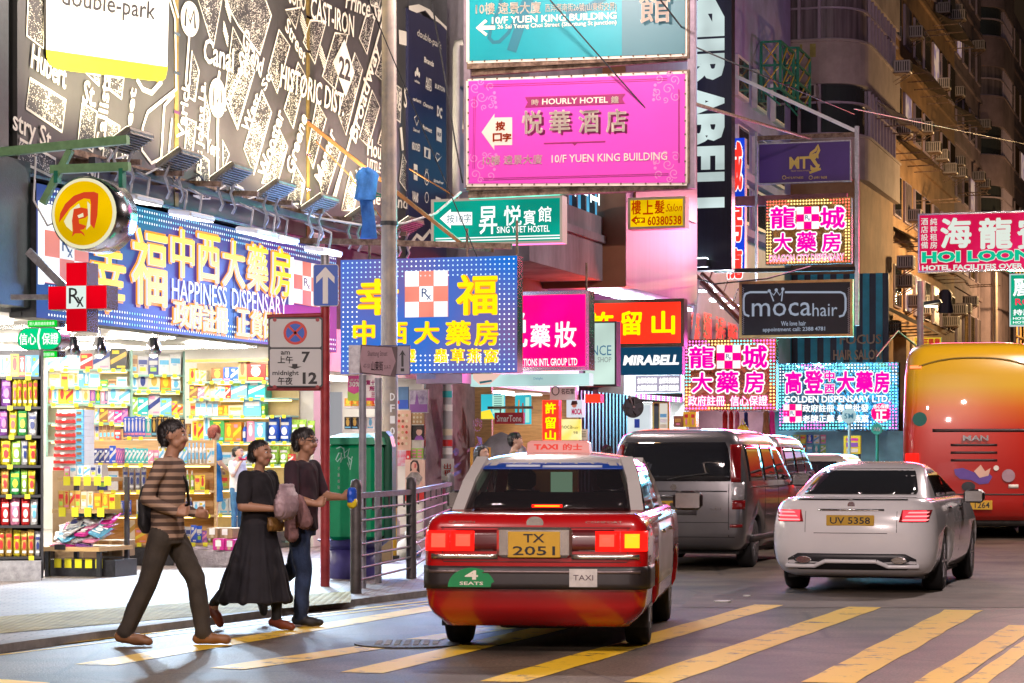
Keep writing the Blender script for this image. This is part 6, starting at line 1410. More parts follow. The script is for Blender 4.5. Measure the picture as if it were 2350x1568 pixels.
# added fill spot for the rack, then the spotlights under the fascia
lamp('rack_fill_light', 'SPOT', S(-5.2, 1.6, 2.7), 1100, (1, .95, .85), size=.2, aim=at(20, 1130, 27.6), spot=1.2)  # unseen spot added to brighten the snack rack from the front
for i, u in enumerate((166, 228, 352)):
    p = at(u, 795, 30.5 + i * 1.2); r = thing('spotlight', ('clear round track spotlight under the red cross', 'clear round track spotlight right of the red cross', 'white cylinder spotlight under the middle of the fascia')[i], 'spotlight', p)
    MB().lathe([(.06, .12), (.1, .02), (.11, -.08), (.09, -.12)], CHROME).build('shade', r); lamp('spot_beam', 'SPOT', p + Vector((.1, -.2, -.1)), 260, (1, .95, .85), size=.06, aim=(p.x - 1.2 + i * .9, p.y - .6, .6), spot=1.9); MB().ball((0, 0, -.1), .06, E('spot_bulb', (1, .95, .8), 8.)).build('bulb', r); MB().tube([(0, 0, .12), (0, 0, .3)], .015, CHROME, 6).build('stem', r)
## other shops at street level
WARMP = E('shop_ceiling_light', (1, .93, .82), 10., True)
def recess(name, label, t0, t1, dep, wall, zt=2.9, floor=FLOORT, lights=3, lm=WARMP):
    r = thing(name, label, 'shop', S(0, 0), RF)
    MB().box(t0, t1, dep, dep + .1, .06, zt, wall).build('back_wall', r); MB().box(t0 - .1, t0, .0, dep + .1, .06, zt, wall).build('side_wall', r); MB().box(t1, t1 + .1, .0, dep + .1, .06, zt, wall).build('end_wall', r)
    MB().box(t0 - .1, t1 + .1, .0, dep + .1, zt, zt + .7, SHOPW).build('ceiling', r)
    MB().box(t0, t1, .1, dep, .0, .12, floor).build('floor', r)
    for i in range(lights):
        x = t0 + (t1 - t0) * (i + .5) / lights; MB().box(x - .45, x + .45, dep * .3, dep * .6, zt - .03, zt - .003, lm).build('ceiling_light', r)
    return r
recess('cosmetics_shop', 'white lit cosmetics shop front with posters beside the lamp post', 10.0, 14.6, 2.4, SHOPW)
recess('snack_shop', 'warm lit snack shop with menu screens behind the taxi', 18.9, 25.2, 2.2, TIMBER, lights=3)
recess('jewellery_shop', 'cool white glass shop right of the dark shutters', 29.5, 36.0, 2.2, SHOPW, 3.0, lights=4, lm=E('cool_shop_light', (.85, .95, 1), 14., True))
recess('clothes_shop', 'clothes shop hung with red dresses below the lower mirrored sign', 36.4, 47.5, 2.6, M('pink_shop_wall', (.5, .3, .4), .5, 0, .15, 2), 3.2, lights=5)
recess('toy_shop', 'shop packed with coloured blister packs under the wide blue mirrored sign', 48.5, 61, 2.4, M('aqua_shop_wall', (.2, .5, .6), .5, 0, .15, 2), 3.2, lights=5, lm=E('cool_shop_light'))
aw = thing('alley_wall', 'grey alley wall painted with blue and black graffiti behind the railing', 'wall', S(0, 0), RF)
ALLW = M('patchy_grey_plaster', (.16, .15, .16), .85, 0, .45, 1.3, .3, col2=(.30, .27, .28))
MB().box(14.8, 18.8, .35, .8, .06, 3.6, ALLW).build('plaster_face', aw)
MB().box(14.72, 14.8, .0, .8, .06, 3.4, CHROME).build('metal_jamb', aw)
pg = face_plane(-.34); mb = MB(); GB = M('blue_spray_paint', (.02, .10, .38), .6, 0, .2, 6); GK = M('black_spray_paint', (.02, .02, .025), .6, 0, .2, 6)
def gq(x, y): return pg.P(881.2 + x / 5.024, 826.2 + y / 5.024)
for P in ([(590, 1060), (620, 1010), (660, 1030), (665, 1080), (620, 1110)], [(580, 1250), (640, 1190), (690, 1180), (640, 1240)], [(585, 1310), (690, 1260), (690, 1300), (590, 1350)], [(830, 1060), (920, 1000), (920, 1180), (880, 1220), (830, 1120)], [(870, 880), (930, 900), (935, 980), (900, 960)], [(850, 1430), (890, 1340), (880, 1450)]): mb.sheet([gq(*p) for p in P], -.012, GB)
mb.stroke([gq(*p) for p in ((760, 1050), (850, 1010), (900, 960), (930, 1010))], .06, -.015, GK); mb.stroke([gq(*p) for p in ((830, 1060), (840, 1180), (830, 1250), (900, 1240))], .05, -.016, GK); mb.stroke([gq(880 + 50 * math.cos(a), 750 + 70 * math.sin(a)) for a in [2 * PI * i / 16 for i in range(16)]], .025, -.015, GK, True)
mb.text3('N7G', gq(825, 770), gq(930, 770), gq(825, 700), GK, -.017, .04); mb.build('graffiti', aw)
pp = thing('drain_pipe', 'grey pipe plastered with peeling stickers on the alley wall', 'pipe', (0, 0, 0)); b = at(1027, 1250, 44.3)
MB().tube([(b.x, b.y, PZ), (b.x, b.y, 3.3)], .09, M('grey_plastic_pipe'), 12).build('pipe', pp); mb = MB()
for i, (z, m) in enumerate(((2.6, card('teal')), (2.35, card('white')), (1.9, card('cream')), (1.7, card('red')), (1.55, card('white')), (1.3, card('tan')), (1.1, card('cream')), (.8, card('pink')))): mb.lathe([(.093, z), (.093, z + .12)], m, (b.x, b.y, 0), 12)
mb.build('sticker', pp)
o = MB().box(-.12, .12, 0, .01, -.2, .2, WHITEINK).text('出租', (-.07, .07, -.12, .12), RRED, -.004, .02, vert=True, cells=True).build('notice', None, at(1027, 1078, 44.0), RP); tag(o, 'white paper notice with red characters taped over the alley pipe', 'notice')
def panel(name, label, cat, rect, Y, mat, items=(), th=.04, rz=RP):
    """a flat poster, screen or board with its printed shapes"""
    u0, v0, u1, v1 = rect; p = at(u0, 0, Y); pl = Pl(p.x, p.y, rz); x0, x1, z0, z1 = pl.R(*rect); pl.z0 = z0
    r = thing(name, label, cat, (p.x, p.y, z0), rz); MB().box(x0, x1, 0, th, 0, z1 - z0, mat).build('sheet' if th < .1 else 'board', r); mb = MB()
    for i, it in enumerate(items):
        y = -.004 - .002 * i
        if it[0] == 't': mb.text(it[1], pl.R(*it[2]), it[3], y, it[4] if len(it) > 4 else .02, **(it[5] if len(it) > 5 else {}))
        elif it[0] == 'r': a = pl.R(*it[1]); mb.rect(a[0], a[1], a[2], a[3], y, it[2])
        elif it[0] == 'o': a = pl.R(*it[1]); mb.disc((a[0] + a[1]) / 2, (a[2] + a[3]) / 2, (a[1] - a[0]) / 2, y, it[2], 18, (a[3] - a[2]) / 2)
        elif it[0] == 'p': mb.sheet([pl.P(*q) for q in it[1]], y, it[2])
    if mb.f: mb.build('print', r)
    return r
def Ecol(n, c, s=.9): return E(n, c, s)
SKINP = M('printed_skin', (.75, .45, .36), .5, 0, .05, 3); HAIRP = M('printed_dark_hair', (.05, .03, .03), .5, 0, 0)
panel('poster', 'pink sale poster reading GET UP TO 30% by the red sign post', 'poster', (798, 862, 828, 920), 41.0, card('magenta'), [('t', 'GET UP TO', (802, 870, 826, 875), WHITEINK), ('t', '30%', (801, 876, 827, 888), WHITEINK, .03), ('p', [(798, 898), (813, 905), (828, 898), (828, 920), (798, 920)], card('lime'))])
panel('poster', 'white sale poster with pink characters between the two grey sign poles', 'poster', (836, 856, 874, 920), 41.0, card('white'), [('t', '第十五', (840, 872, 872, 884), card('magenta'), .04), ('t', '所有', (848, 886, 872, 898), card('magenta'), .04), ('t', '三折', (852, 900, 872, 911), card('magenta'), .04), ('r', (836, 913, 874, 920), card('magenta'))])
for i, (u, c) in enumerate(((790, 'orange'), (806, 'orange'), (822, 'cream'), (838, 'orange'), (854, 'red'), (790, 'black'), (806, 'black'), (824, 'white'), (842, 'white'), (858, 'white'))):
    v = 932 if i < 5 else 985; pl = SPT(u, 41.6); x0, x1, z0, z1 = pl.R(u, v - (18 if i < 5 else 28), u + 15, v)
    o = bpy.data.objects.new('product_carton', carton(c, 1)); COL.objects.link(o); o.location = (pl.x0 + (x1 - x0) / 2, pl.y0, z0); o.rotation_euler = (0, 0, RP); o.scale = (x1 - x0, .15, z1 - z0)
    tag(o, f'{("first orange", "second orange", "cream", "third orange", "red", "first black", "second black", "first white", "second white", "third white")[i]} carton from the left on the {"upper" if i < 5 else "lower"} ledge in the cosmetics shop', 'carton', 'cartons in the cosmetics shop')
lg = thing('wall_ledge', 'pair of white ledges holding cartons in the cosmetics shop window', 'shelf', (SPT(785, 41.5).x0, SPT(785, 41.5).y0, 0), RP); pl = SPT(785, 41.5)
for v in (932.5, 985.5): z = pl.Z(v, 830); MB().box(0, pl.X(885), 0, .3, z - .04, z - .002, WHITEP).build('ledge', lg)
panel('poster', 'violet and white poster of a tower high in the cosmetics shop window', 'poster', (939, 894, 983, 948), 43.2, card('silver'), [('r', (941, 896, 981, 928), M('violet_print', (.32, .25, .55), .4, 0, .4, 6, col2=(.75, .7, .85))), ('p', [(951, 935), (957, 900), (963, 935)], card('purple')), ('r', (941, 928, 981, 946), card('purple'))])
panel('poster', 'blue poster beside the lamp post in the cosmetics shop window', 'poster', (914, 888, 937, 940), 43.25, M('mid_blue_print', (.1, .25, .5), .4, 0, .2, 4), [('r', (914, 918, 937, 938), card('blue')), ('r', (913, 920, 917, 927), card('red'))])
panel('poster', 'peach poster with rows of small faces in the cosmetics shop window', 'poster', (910, 942, 943, 1033), 43.25, M('peach_print', (.75, .48, .36), .5, 0, .1, 3), [('o', (913 + (i % 3) * 9, 950 + (i // 3) * 13, 919 + (i % 3) * 9, 957 + (i // 3) * 13), card(('brown', 'cream', 'tan', 'red')[i % 4])) for i in range(18)])
panel('poster', 'tan grid poster above the black beauty poster', 'poster', (944, 939, 973, 974), 43.2, card('tan'), [('o', (948 + (i % 3) * 8, 945 + (i // 3) * 10, 953 + (i % 3) * 8, 951 + (i // 3) * 10), card('cream')) for i in range(9)])
panel('poster', 'black beauty poster with a pale face in the cosmetics shop window', 'poster', (944, 976, 973, 1010), 43.2, INK, [('o', (955, 982, 969, 1000), SKINP), ('p', [(954, 992), (956, 980), (967, 979), (971, 990), (966, 986), (958, 986)], HAIRP), ('p', [(951, 1010), (956, 1000), (968, 1000), (973, 1010)], card('purple'))])
panel('poster', 'bright green poster below the black beauty poster', 'poster', (943, 1029, 971, 1052), 43.2, card('lime'), [('r', (946 + (i % 2) * 13, 1032 + (i // 2) * 7, 955 + (i % 2) * 13, 1036 + (i // 2) * 7), card('pink')) for i in range(6)])
panel('poster', 'life size poster of a woman in silver clothes beside the railing', 'poster', (930, 1055, 975, 1150), 43.1, M('blush_print', (.78, .56, .46), .5, 0, .05, 3), [('p', [(941, 1082), (942, 1062), (948, 1056), (958, 1057), (962, 1066), (963, 1086), (956, 1080), (946, 1080)], HAIRP), ('o', (944, 1060, 958, 1082), SKINP), ('p', [(946, 1078), (956, 1078), (958, 1088), (945, 1088)], SKINP), ('p', [(931, 1098), (944, 1084), (960, 1084), (970, 1096), (966, 1108), (964, 1120), (936, 1120), (936, 1108)], M('silver_cloth_print', (.3, .28, .27), .4, .2, .5, 9)), ('p', [(966, 1104), (973, 1112), (968, 1122), (950, 1118), (952, 1112), (962, 1114)], SKINP), ('r', (930, 1124, 975, 1150), card('red')), ('p', [(952, 1064), (957, 1064), (955, 1074), (951, 1074)], M('printed_lip', (.6, .12, .12), .5, 0, 0))])
panel('poster', 'red and pink collage poster above the poster of the woman', 'poster', (910, 1034, 942, 1070), 43.2, M('collage_print', (.7, .1, .2), .4, 0, 0, 9, col2=(.6, .7, .8)), [('r', (932, 1034, 942, 1064), card('red')), ('o', (934, 1046, 939, 1052), card('white')), ('o', (934, 1055, 939, 1061), card('white'))])
panel('light_column', 'bright lit advertising panel at the edge of the cosmetics shop, left of the posters', 'sign', (752, 900, 784, 1000), 39.6, E('shop_window_glow', (.6, .62, .66), .5))
panel('canopy_sign', 'pale canopy board with round downlights over the cosmetics shop', 'sign', (955, 846, 1061, 880), 41.8, M('pale_blue_board', (.42, .42, .55), .4, .1, .2, 2), [('r', (957, 848, 1000, 870), M('sky_print', (.25, .4, .7), .4, 0, .2, 3))], .5)
panel('beauty_sign', 'long pale mint lit sign showing a bare midriff, under the hot pink sign', 'sign', (1080, 858, 1352, 886), 44.5, E('mint_lit_sheet', (.62, .92, .90), .95, True), [('p', [(1085, 858), (1150, 858), (1140, 868), (1124, 882), (1102, 884), (1086, 870)], E('lit_skin', (.95, .62, .52), .9)), ('p', [(1100, 876), (1128, 872), (1130, 876), (1102, 881)], E('lit_teal_band', (.05, .2, .25), .6)), ('t', 'Delight', (1225, 866, 1246, 873), E('lit_blue_script', (.1, .3, .5), .7), 0)], .3)
panel('menu_screen', 'turquoise menu screen hung in the snack shop, left of a tilted one', 'screen', (1104, 905, 1158, 962), 46.5, E('turquoise_screen', (.05, .62, .75), 1., True), [('r', (1130, 907, 1157, 950), E('mint_screen', (.45, .85, .72), 1.)), ('p', [(1104, 962), (1104, 945), (1125, 940), (1135, 962)], E('yellow_screen', (1, .8, .05), 1.)), *[('r', (1134, 910 + i * 5, 1152, 911.5 + i * 5), TEALD) for i in range(7)]])
panel('menu_screen', 'tilted turquoise screen of sausages hung in the snack shop', 'screen', (1182, 906, 1216, 974), 46.3, E('turquoise_screen'), [('r', (1206, 912, 1215, 970), E('mint_screen')), ('p', [(1188, 950), (1190, 918), (1193, 918), (1192, 950)], E('lit_sausage', (.7, .3, .05), .9)), ('p', [(1198, 955), (1199, 925), (1202, 925), (1202, 955)], E('lit_dark_sausage', (.4, .08, .03), .9))], .06, RP - .25)
sg = panel('phone_shop_sign', 'small red sign with white lettering hung in front of the menu screens', 'sign', (1135, 947, 1201, 973), 45.6, M('crimson_board', (.42, .015, .03), .4, 0, .1, 3), [('t', 'SmarTone', (1140, 953, 1197, 968), WHITEINK, .01)], .1)
MB().bar((-.15, .05, .31), (.75, .05, .31), .05, .05, RUST).bar((.1, .05, .2), (.1, .05, .31), .02, .02, RUST).bar((.45, .05, .2), (.45, .05, .31), .02, .02, RUST).build('bracket', sg)
panel('dessert_banner', 'narrow red vertical lit sign with three yellow characters behind the taxi', 'sign', (1245, 919, 1282, 1010), 47, E('red_lit_sheet'), [('t', '許', (1251, 924, 1276, 950), YL2, .03), ('t', '留', (1251, 957, 1276, 984), YL2, .03), ('t', '山', (1251, 988, 1276, 1010), YL2, .03)], .2)
panel('salon_lightbox', 'yellow lit hair salon board right of the red vertical sign', 'sign', (1283, 962, 1332, 1010), 48, E('yellow_lit_sheet2', (1, .82, .12), 1., True, (1, .95, .5), 3), [('t', 'moca', (1284, 977, 1313, 984), INK, 0), ('t', 'hair', (1314, 979, 1328, 984), INK, 0), ('t', '98', (1316, 990, 1326, 996), INK, 0)], .1)
panel('salon_screen', 'small pale screen over the yellow salon board', 'screen', (1300, 918, 1336, 958), 48.2, E('pale_screen', (.75, .8, .9), .9), [('t', 'MOCA', (1312, 938, 1336, 952), card('magenta'), .05), ('o', (1312, 922, 1324, 936), SKINP), ('p', [(1310, 930), (1313, 920), (1324, 920), (1326, 928)], HAIRP)], .2)
panel('mirror_sign', 'white board with a dark round emblem and characters over the salon screen', 'sign', (1262, 888, 1320, 918), 48.6, WHITEP, [('o', (1266, 886, 1284, 908), INK), ('o', (1268, 888, 1282, 906), WHITEP), ('t', '名石堂', (1288, 892, 1318, 905), INK, .01)], .15)
sh = thing('roller_shutter', 'dark grooved shutters between the yellow salon board and the white glass shop', 'shutter', S(0, 0), RF); mb = MB(); GRV = M('dark_grooved_panel', (.06, .05, .065), .4, .4, .2, 2)
for i in range(26): x = 25.3 + i * .16; mb.box(x, x + .12, -.05 - .03 * (i % 2), .1, .06, 3.0, GRV)
mb.build('slat_panel', sh)
panel('notice_board', 'white notice on the dark shutters', 'notice', (1331, 985, 1348, 1010), 48.5, WHITEP, [('r', (1334, 990 + 4 * i, 1345, 991 + 4 * i), INK) for i in range(4)])
panel('hanging_lantern', 'small red lit box hanging below the white optical sign', 'sign', (1343, 905, 1378, 924), 46.5, E('red_lit_sheet'), [('r', (1360, 895, 1372, 905), card('pink'))], .25)
# round fan
p = at(1454, 935, 50.5); fan = thing('wall_fan', 'round dark wall fan under the navy shoe shop sign', 'fan', p, RP + .5)
MB().lathe([(.22, .0), (.225, .04), (.2, .12), (.05, .16)], DARK, (0, 0, 0), 28, 'y').build('cage', fan); mb = MB()
for i in range(5): a = 2 * PI * i / 5; mb.bar((.03 * math.cos(a), -.02, .03 * math.sin(a)), (.18 * math.cos(a + .3), -.01, .18 * math.sin(a + .3)), .02, .1, M('fan_blade', (.05, .055, .07), .4, 0, .1, 3))
mb.build('blade', fan); MB().ball((0, -.04, 0), .03, STEEL).bar((0, 0, 0), (-.12, -.06, .25), .03, .03, STEEL).build('hub', fan)
panel('window_sign', 'white signboard with rows of pink outlined characters over the white glass shop', 'sign', (1458, 862, 1562, 900), 53.5, E('pale_lilac_lit_sheet', (.55, .5, .68), .8, True), [('t', '金銀珠寶鐘錶', (1462 + 50 * (i % 2), 866 + 17 * (i // 2), 1508 + 50 * (i % 2), 881 + 17 * (i // 2)), WHT, .05) for i in range(4)], .2)
o = MB(); pl = SPT(1458, 53.2)
for r_ in range(3):
    for i in range(28): o.disc(pl.X(1460 + i * 3.8), pl.Z(905 + r_ * 4 + i * .35, 1510), .02, 0, LEDM if i % 3 == 0 else LEDW, 6)
o.box(pl.X(1458), pl.X(1566), .005, .05, pl.Z(923, 1510), pl.Z(903, 1510), DARK); tag(o.build('light_strip', None, (pl.x0, pl.y0, 0), RP), 'pink and white running light strip under the lilac signboard', 'light strip')
panel('display_case', 'white lit showcase wall with a blue picture in the glass shop', 'display case', (1440, 930, 1492, 1040), 53.5, E('showcase_glow', (.85, .95, 1), 1.0, True), [('r', (1456, 962, 1468, 982), card('blue'))], .1)
panel('door_frame', 'gold framed glass door with packets behind it in the white glass shop', 'door', (1497, 922, 1536, 1040), 54, M('gold_leaf_trim'), [('r', (1501, 926, 1512, 1040), GLASSD), ('r', (1514, 926, 1532, 1040), E('pale_interior', (.85, .8, .7), .8)), *[('r', (1515, 950 + 12 * i, 1530, 958 + 12 * i), card(('sky', 'white', 'cream', 'silver')[i % 4])) for i in range(7)]])
for i, (u0, v0, u1, v1, c) in enumerate(((1546, 955, 1566, 980, 'brown'), (1568, 945, 1582, 980, 'yellow'), (1583, 945, 1597, 980, 'yellow'), (1546, 985, 1570, 1030, 'white'), (1571, 985, 1597, 1030, 'cream'))):
    panel('shop_carton', ('brown carton left of two yellow ones in the glass shop', 'yellow carton in the glass shop, nearer the brown one', 'yellow carton in the glass shop, nearer the red dresses', 'white carton under the brown one in the glass shop', 'cream carton under the yellow ones in the glass shop')[i], 'carton', (u0, v0, u1, v1), 55.5, card(c), [('r', (u0 + 3, v0 + 6, u1 - 3, v0 + 14), card(ACC[c])), ('o', (u0 + 5, v0 + 16, u1 - 5, v1 - 4), card('pink'))], .3)
# clothes and balloons
def garment(u, v0, v1, w, Y, mat, lab, nm='hanging_dress'):
    r = thing(nm, lab, 'garment', at(u, v0, Y), RP); k = Y / F; L = v1 - v0; cloth([(-w * .18, w * .18, 0, 0), (-w * .4, w * .4, L * .08, 1), (-w * .34, w * .34, L * .35, 2), (-w * .48, w * .48, L * .75, 3), (-w * .5, w * .5, L, 4)], mat, .06, 'cloth', r)
k = 57.0 / F
for i, (u, v0, v1, w, c) in enumerate(((1664, 944, 1040, 16, 'red'), (1678, 944, 1040, 14, 'red'), (1692, 944, 1038, 14, 'pink'), (1712, 946, 985, 12, 'navy'), (1758, 944, 1000, 18, 'brown'), (1772, 944, 1004, 16, 'magenta'))):
    garment(u, v0, v1, w, 57.0, M(c + '_cloth', PAL[c], .85, 0, .25, 5), ('long red dress hanging nearest the glass shop', 'long red dress hanging between a red and a pink one', 'long pink dress hanging at the end of the red row', 'small navy top hanging below the lower mirrored sign', 'maroon jacket hanging right of the yellow bag', 'magenta jacket hanging next to the round mirrored sign edge')[i])
yb = thing('hanging_bag', 'bright yellow tote bag hanging under the lower mirrored sign', 'bag', at(1706, 975, 56.5), RP); k = 56.5 / F
cloth([(-6, 6, 0, 0), (-14, 12, 8, 1), (-16, 18, 24, 2), (-10, 12, 28, 3)], card('yellow'), .08, 'body', yb); MB().tube([(-5 * k, 0, 0), (-3 * k, 0, 14 * k), (5 * k, 0, 0)], .012, card('yellow'), 6).build('handle', yb)
for i, (u, c) in enumerate(((1735, 'white'), (1749, 'white'))):
    r = thing('hanging_bag', 'small white ' + ('bag hanging left of a second white one' if i == 0 else 'bag hanging beside the picture frame edge of the blue sign'), 'bag', at(u, 1000, 56.5), RP); cloth([(-3, 3, 0, 0), (-6, 6, 6, 1), (-7, 7, 18, 2), (-4, 4, 22, 3)], card(c), .06, 'body', r)
rail = thing('clothes_rail', 'steel clothes rail under the lower mirrored sign', 'rail', (0, 0, 0)); MB().tube([at(1650, 943, 57.1), at(1782, 943, 57.1)], .02, CHROME, 8).build('bar', rail)
for i in range(34):                                                    # blister packs on pegs
    u = 1790 + (i % 17) * 15.5; v = 998 + (i // 17) * 24; c = ('sky', 'yellow', 'pink', 'teal', 'blue', 'red', 'lime', 'white')[(i * 3 + i // 17) % 8]
    pl = SPT(u, 68); x0, x1, z0, z1 = pl.R(u, v, u + 12, v + 20); o = bpy.data.objects.new('blister_pack', carton(c, i % 3)); COL.objects.link(o); o.location = (pl.x0 + (x1 - x0) / 2, pl.y0, z0); o.rotation_euler = (0, 0, RP); o.scale = (x1 - x0, .08, z1 - z0)
    tag(o, f'{ORD[(i % 17) // 2]} {"even" if i % 2 else "odd"} {c} blister pack, {"upper" if i < 17 else "lower"} row under the wide blue sign', 'packet', 'blister packs under the wide blue sign')
panel('shop_backboard', 'aqua pegboard behind the blister packs', 'board', (1786, 990, 2075, 1060), 68.4, M('aqua_shop_wall'))
bs2 = panel('bus_stop_board', 'yellow framed bus stop board beside the parked vans', 'sign', (1936, 1000, 1975, 1042), 62, card('yellow'), [('r', (1942, 1006, 1969, 1012), card('magenta')), ('r', (1942, 1016, 1969, 1026), card('purple')), ('r', (1942, 1030, 1969, 1038), card('cream'))], .12)
MB().box(-.02, .05, .03, .09, -1.6, 0, DARK).box(.36, .43, .03, .09, -1.6, 0, DARK).build('leg', bs2)
for (u, v, r_), Y, nm, lab, m, tx in (((1948, 955, 17), 61.5, 'route_sign', 'round pale green bus route sign in front of the wide blue sign', M('mint_sign_paint', (.36, .55, .52), .5, 0, .05, 3), '5M'), ((2012, 985, 13), 61, 'stop_sign', 'green oval minibus stop sign on a green pole beside the bus', M('minibus_green', (.02, .32, .22), .45, 0, .1, 3), '站')):
    p = at(u, v, Y); r = thing(nm, lab, 'sign', p, RP); k = Y / F
    MB().lathe([(r_ * k, 0), (r_ * k, .04)], m, (0, 0, 0), 28, 'y', sx=1).build('disc', r); mb = MB(); mb.text(tx, (-r_ * .6 * k, r_ * .6 * k, -r_ * .35 * k, r_ * .35 * k), TEALD if '5' in tx else WHITEINK, -.008, .02); mb.build('lettering', r); MB().tube([(0, .08, r_ * k * .8), (0, .08, PZ - p.z)], .04, m, 10).build('pole', r)
# red running-light characters on the lilac wall
pr = face_plane(.02); r = thing('led_characters', 'row of tall red running-light characters on the lilac wall left of the dark salon banner', 'sign', (pr.x0, pr.y0, 0), RF); mb = MB()
LR = E('red_running_light', (1, .06, .06), 1.6)
for u0, u1, va, vb, ch in ((1584, 1602, 722, 785, '龍'), (1612, 1628, 722, 785, '城'), (1640, 1660, 732, 790, '大'), (1668, 1688, 746, 795, '藥')):
    um = (u0 + u1) / 2; x0, x1, z0, z1 = pr.X(u0), pr.X(u1), pr.Z(vb, um), pr.Z(va, um)
    for kx in range(8):
        for kz in range(12):
            if RNG.random() < .75: mb.disc(x0 + (x1 - x0) * kx / 7, z0 + (z1 - z0) * kz / 11, .05, -.05, LR, 6)
    mb.text(ch, (x0, x1, z0, z1), M('dark_red_letter', (.25, .01, .02), .4, 0, 0), -.02, .05, .02)
mb.build('character', r)
CW = E('cold_white_lamp', (.85, .95, 1), 12.)
for i, (u, v) in enumerate(((1620, 668), (1655, 690), (1680, 706))):
    p = at(u, v, 58.5 + i); lamp('cold_lamp_light', 'POINT', p + Vector((0, 0, -.15)), 420, (.78, .85, 1), size=.15); q = thing('shop_lamp', ('flat white lamp under the tall dark sign, highest of three', 'flat white lamp under the tall dark sign, middle of three', 'flat white lamp lowest of three, beside the dark salon banner')[i], 'lamp', p, RP); MB().bbox(-.28, .28, -.15, .15, 0, .06, WHITEP, .02).build('housing', q); MB().box(-.26, .26, -.13, .13, -.02, -.002, CW).build('lens', q); MB().bar((0, 0, .06), (.1, .3, .5), .03, .03, RUST).build('bracket', q)
tr = thing('support_truss', 'maroon steel struts slanting under the tall dark sign to the salon banner', 'strut', (0, 0, 0)); mm = M('maroon_beam')
MB().bar(at(1592, 630, 57.5), at(1700, 740, 58.5), .1, .1, mm).bar(at(1610, 628, 57.6), at(1705, 720, 58.4), .08, .08, mm).bar(at(1585, 640, 57), at(1578, 790, 57), .1, .1, mm).bar(at(1603, 640, 57.2), at(1588, 790, 57.2), .07, .07, M('lilac_sign_case')).bar(at(1578, 786, 57.4), at(1700, 786, 58.2), .06, .08, mm).bar(at(1640, 622, 58), at(1960, 617, 59.5), .12, .1, DARK).build('beam', tr)
for t_, o_ in ((60, 1.9),):
    r = thing('flood_lamp', 'shaded lamp lighting the tan wall behind the minibus stop sign', 'lamp', at(2137, 702, 80), RP); MB().prism([(-.3, .0), (.35, .1), (.3, .2), (-.25, .12)], -.2, .2, DARK).build('shade', r); MB().box(-.2, .2, -.15, .15, -.04, -.005, E('warm_tube', (1, .85, .6), 12., True)).build('lens', r)
lad = thing('trestle', 'orange timber trestle standing in the alley behind the taxi', 'trestle', at(1083, 1200, 42.5), RP); mb = MB(); zt2 = (1200 - 1027) * 42.5 / F - .0
for x in (0, .32): mb.bar((x, 0, PZ - lad.location.z), (x, 0, zt2), .05, .05, M('orange_timber', (.6, .3, .03), .55, 0, .15, 5))
for i in range(5): mb.bar((0, 0, zt2 - .02 - i * .16), (.32, 0, zt2 - .02 - i * .16), .04, .04, M('orange_timber'))
mb.build('frame', lad)
tp = thing('covered_heap', 'grey plastic sheet draped over a heap beside the snack shop', 'tarpaulin', at(1150, 1040, 43.5), RP); mb = MB(); R2 = []
for z, w in ((-1.0, .62), (-.2, .55), (.1, .42), (.3, .2), (.38, .02)): R2.append([(w * math.cos(a) * (1 + .12 * math.sin(5 * a + z * 6)), .4 * w * math.sin(a) * (1 + .2 * math.sin(3 * a)), z) for a in [2 * PI * i / 24 for i in range(24)]])
mb.rings(R2, M('grey_tarpaulin', (.17, .17, .19), .35, 0, .3, 3, .4, bscale=8), True).build('sheet', tp)
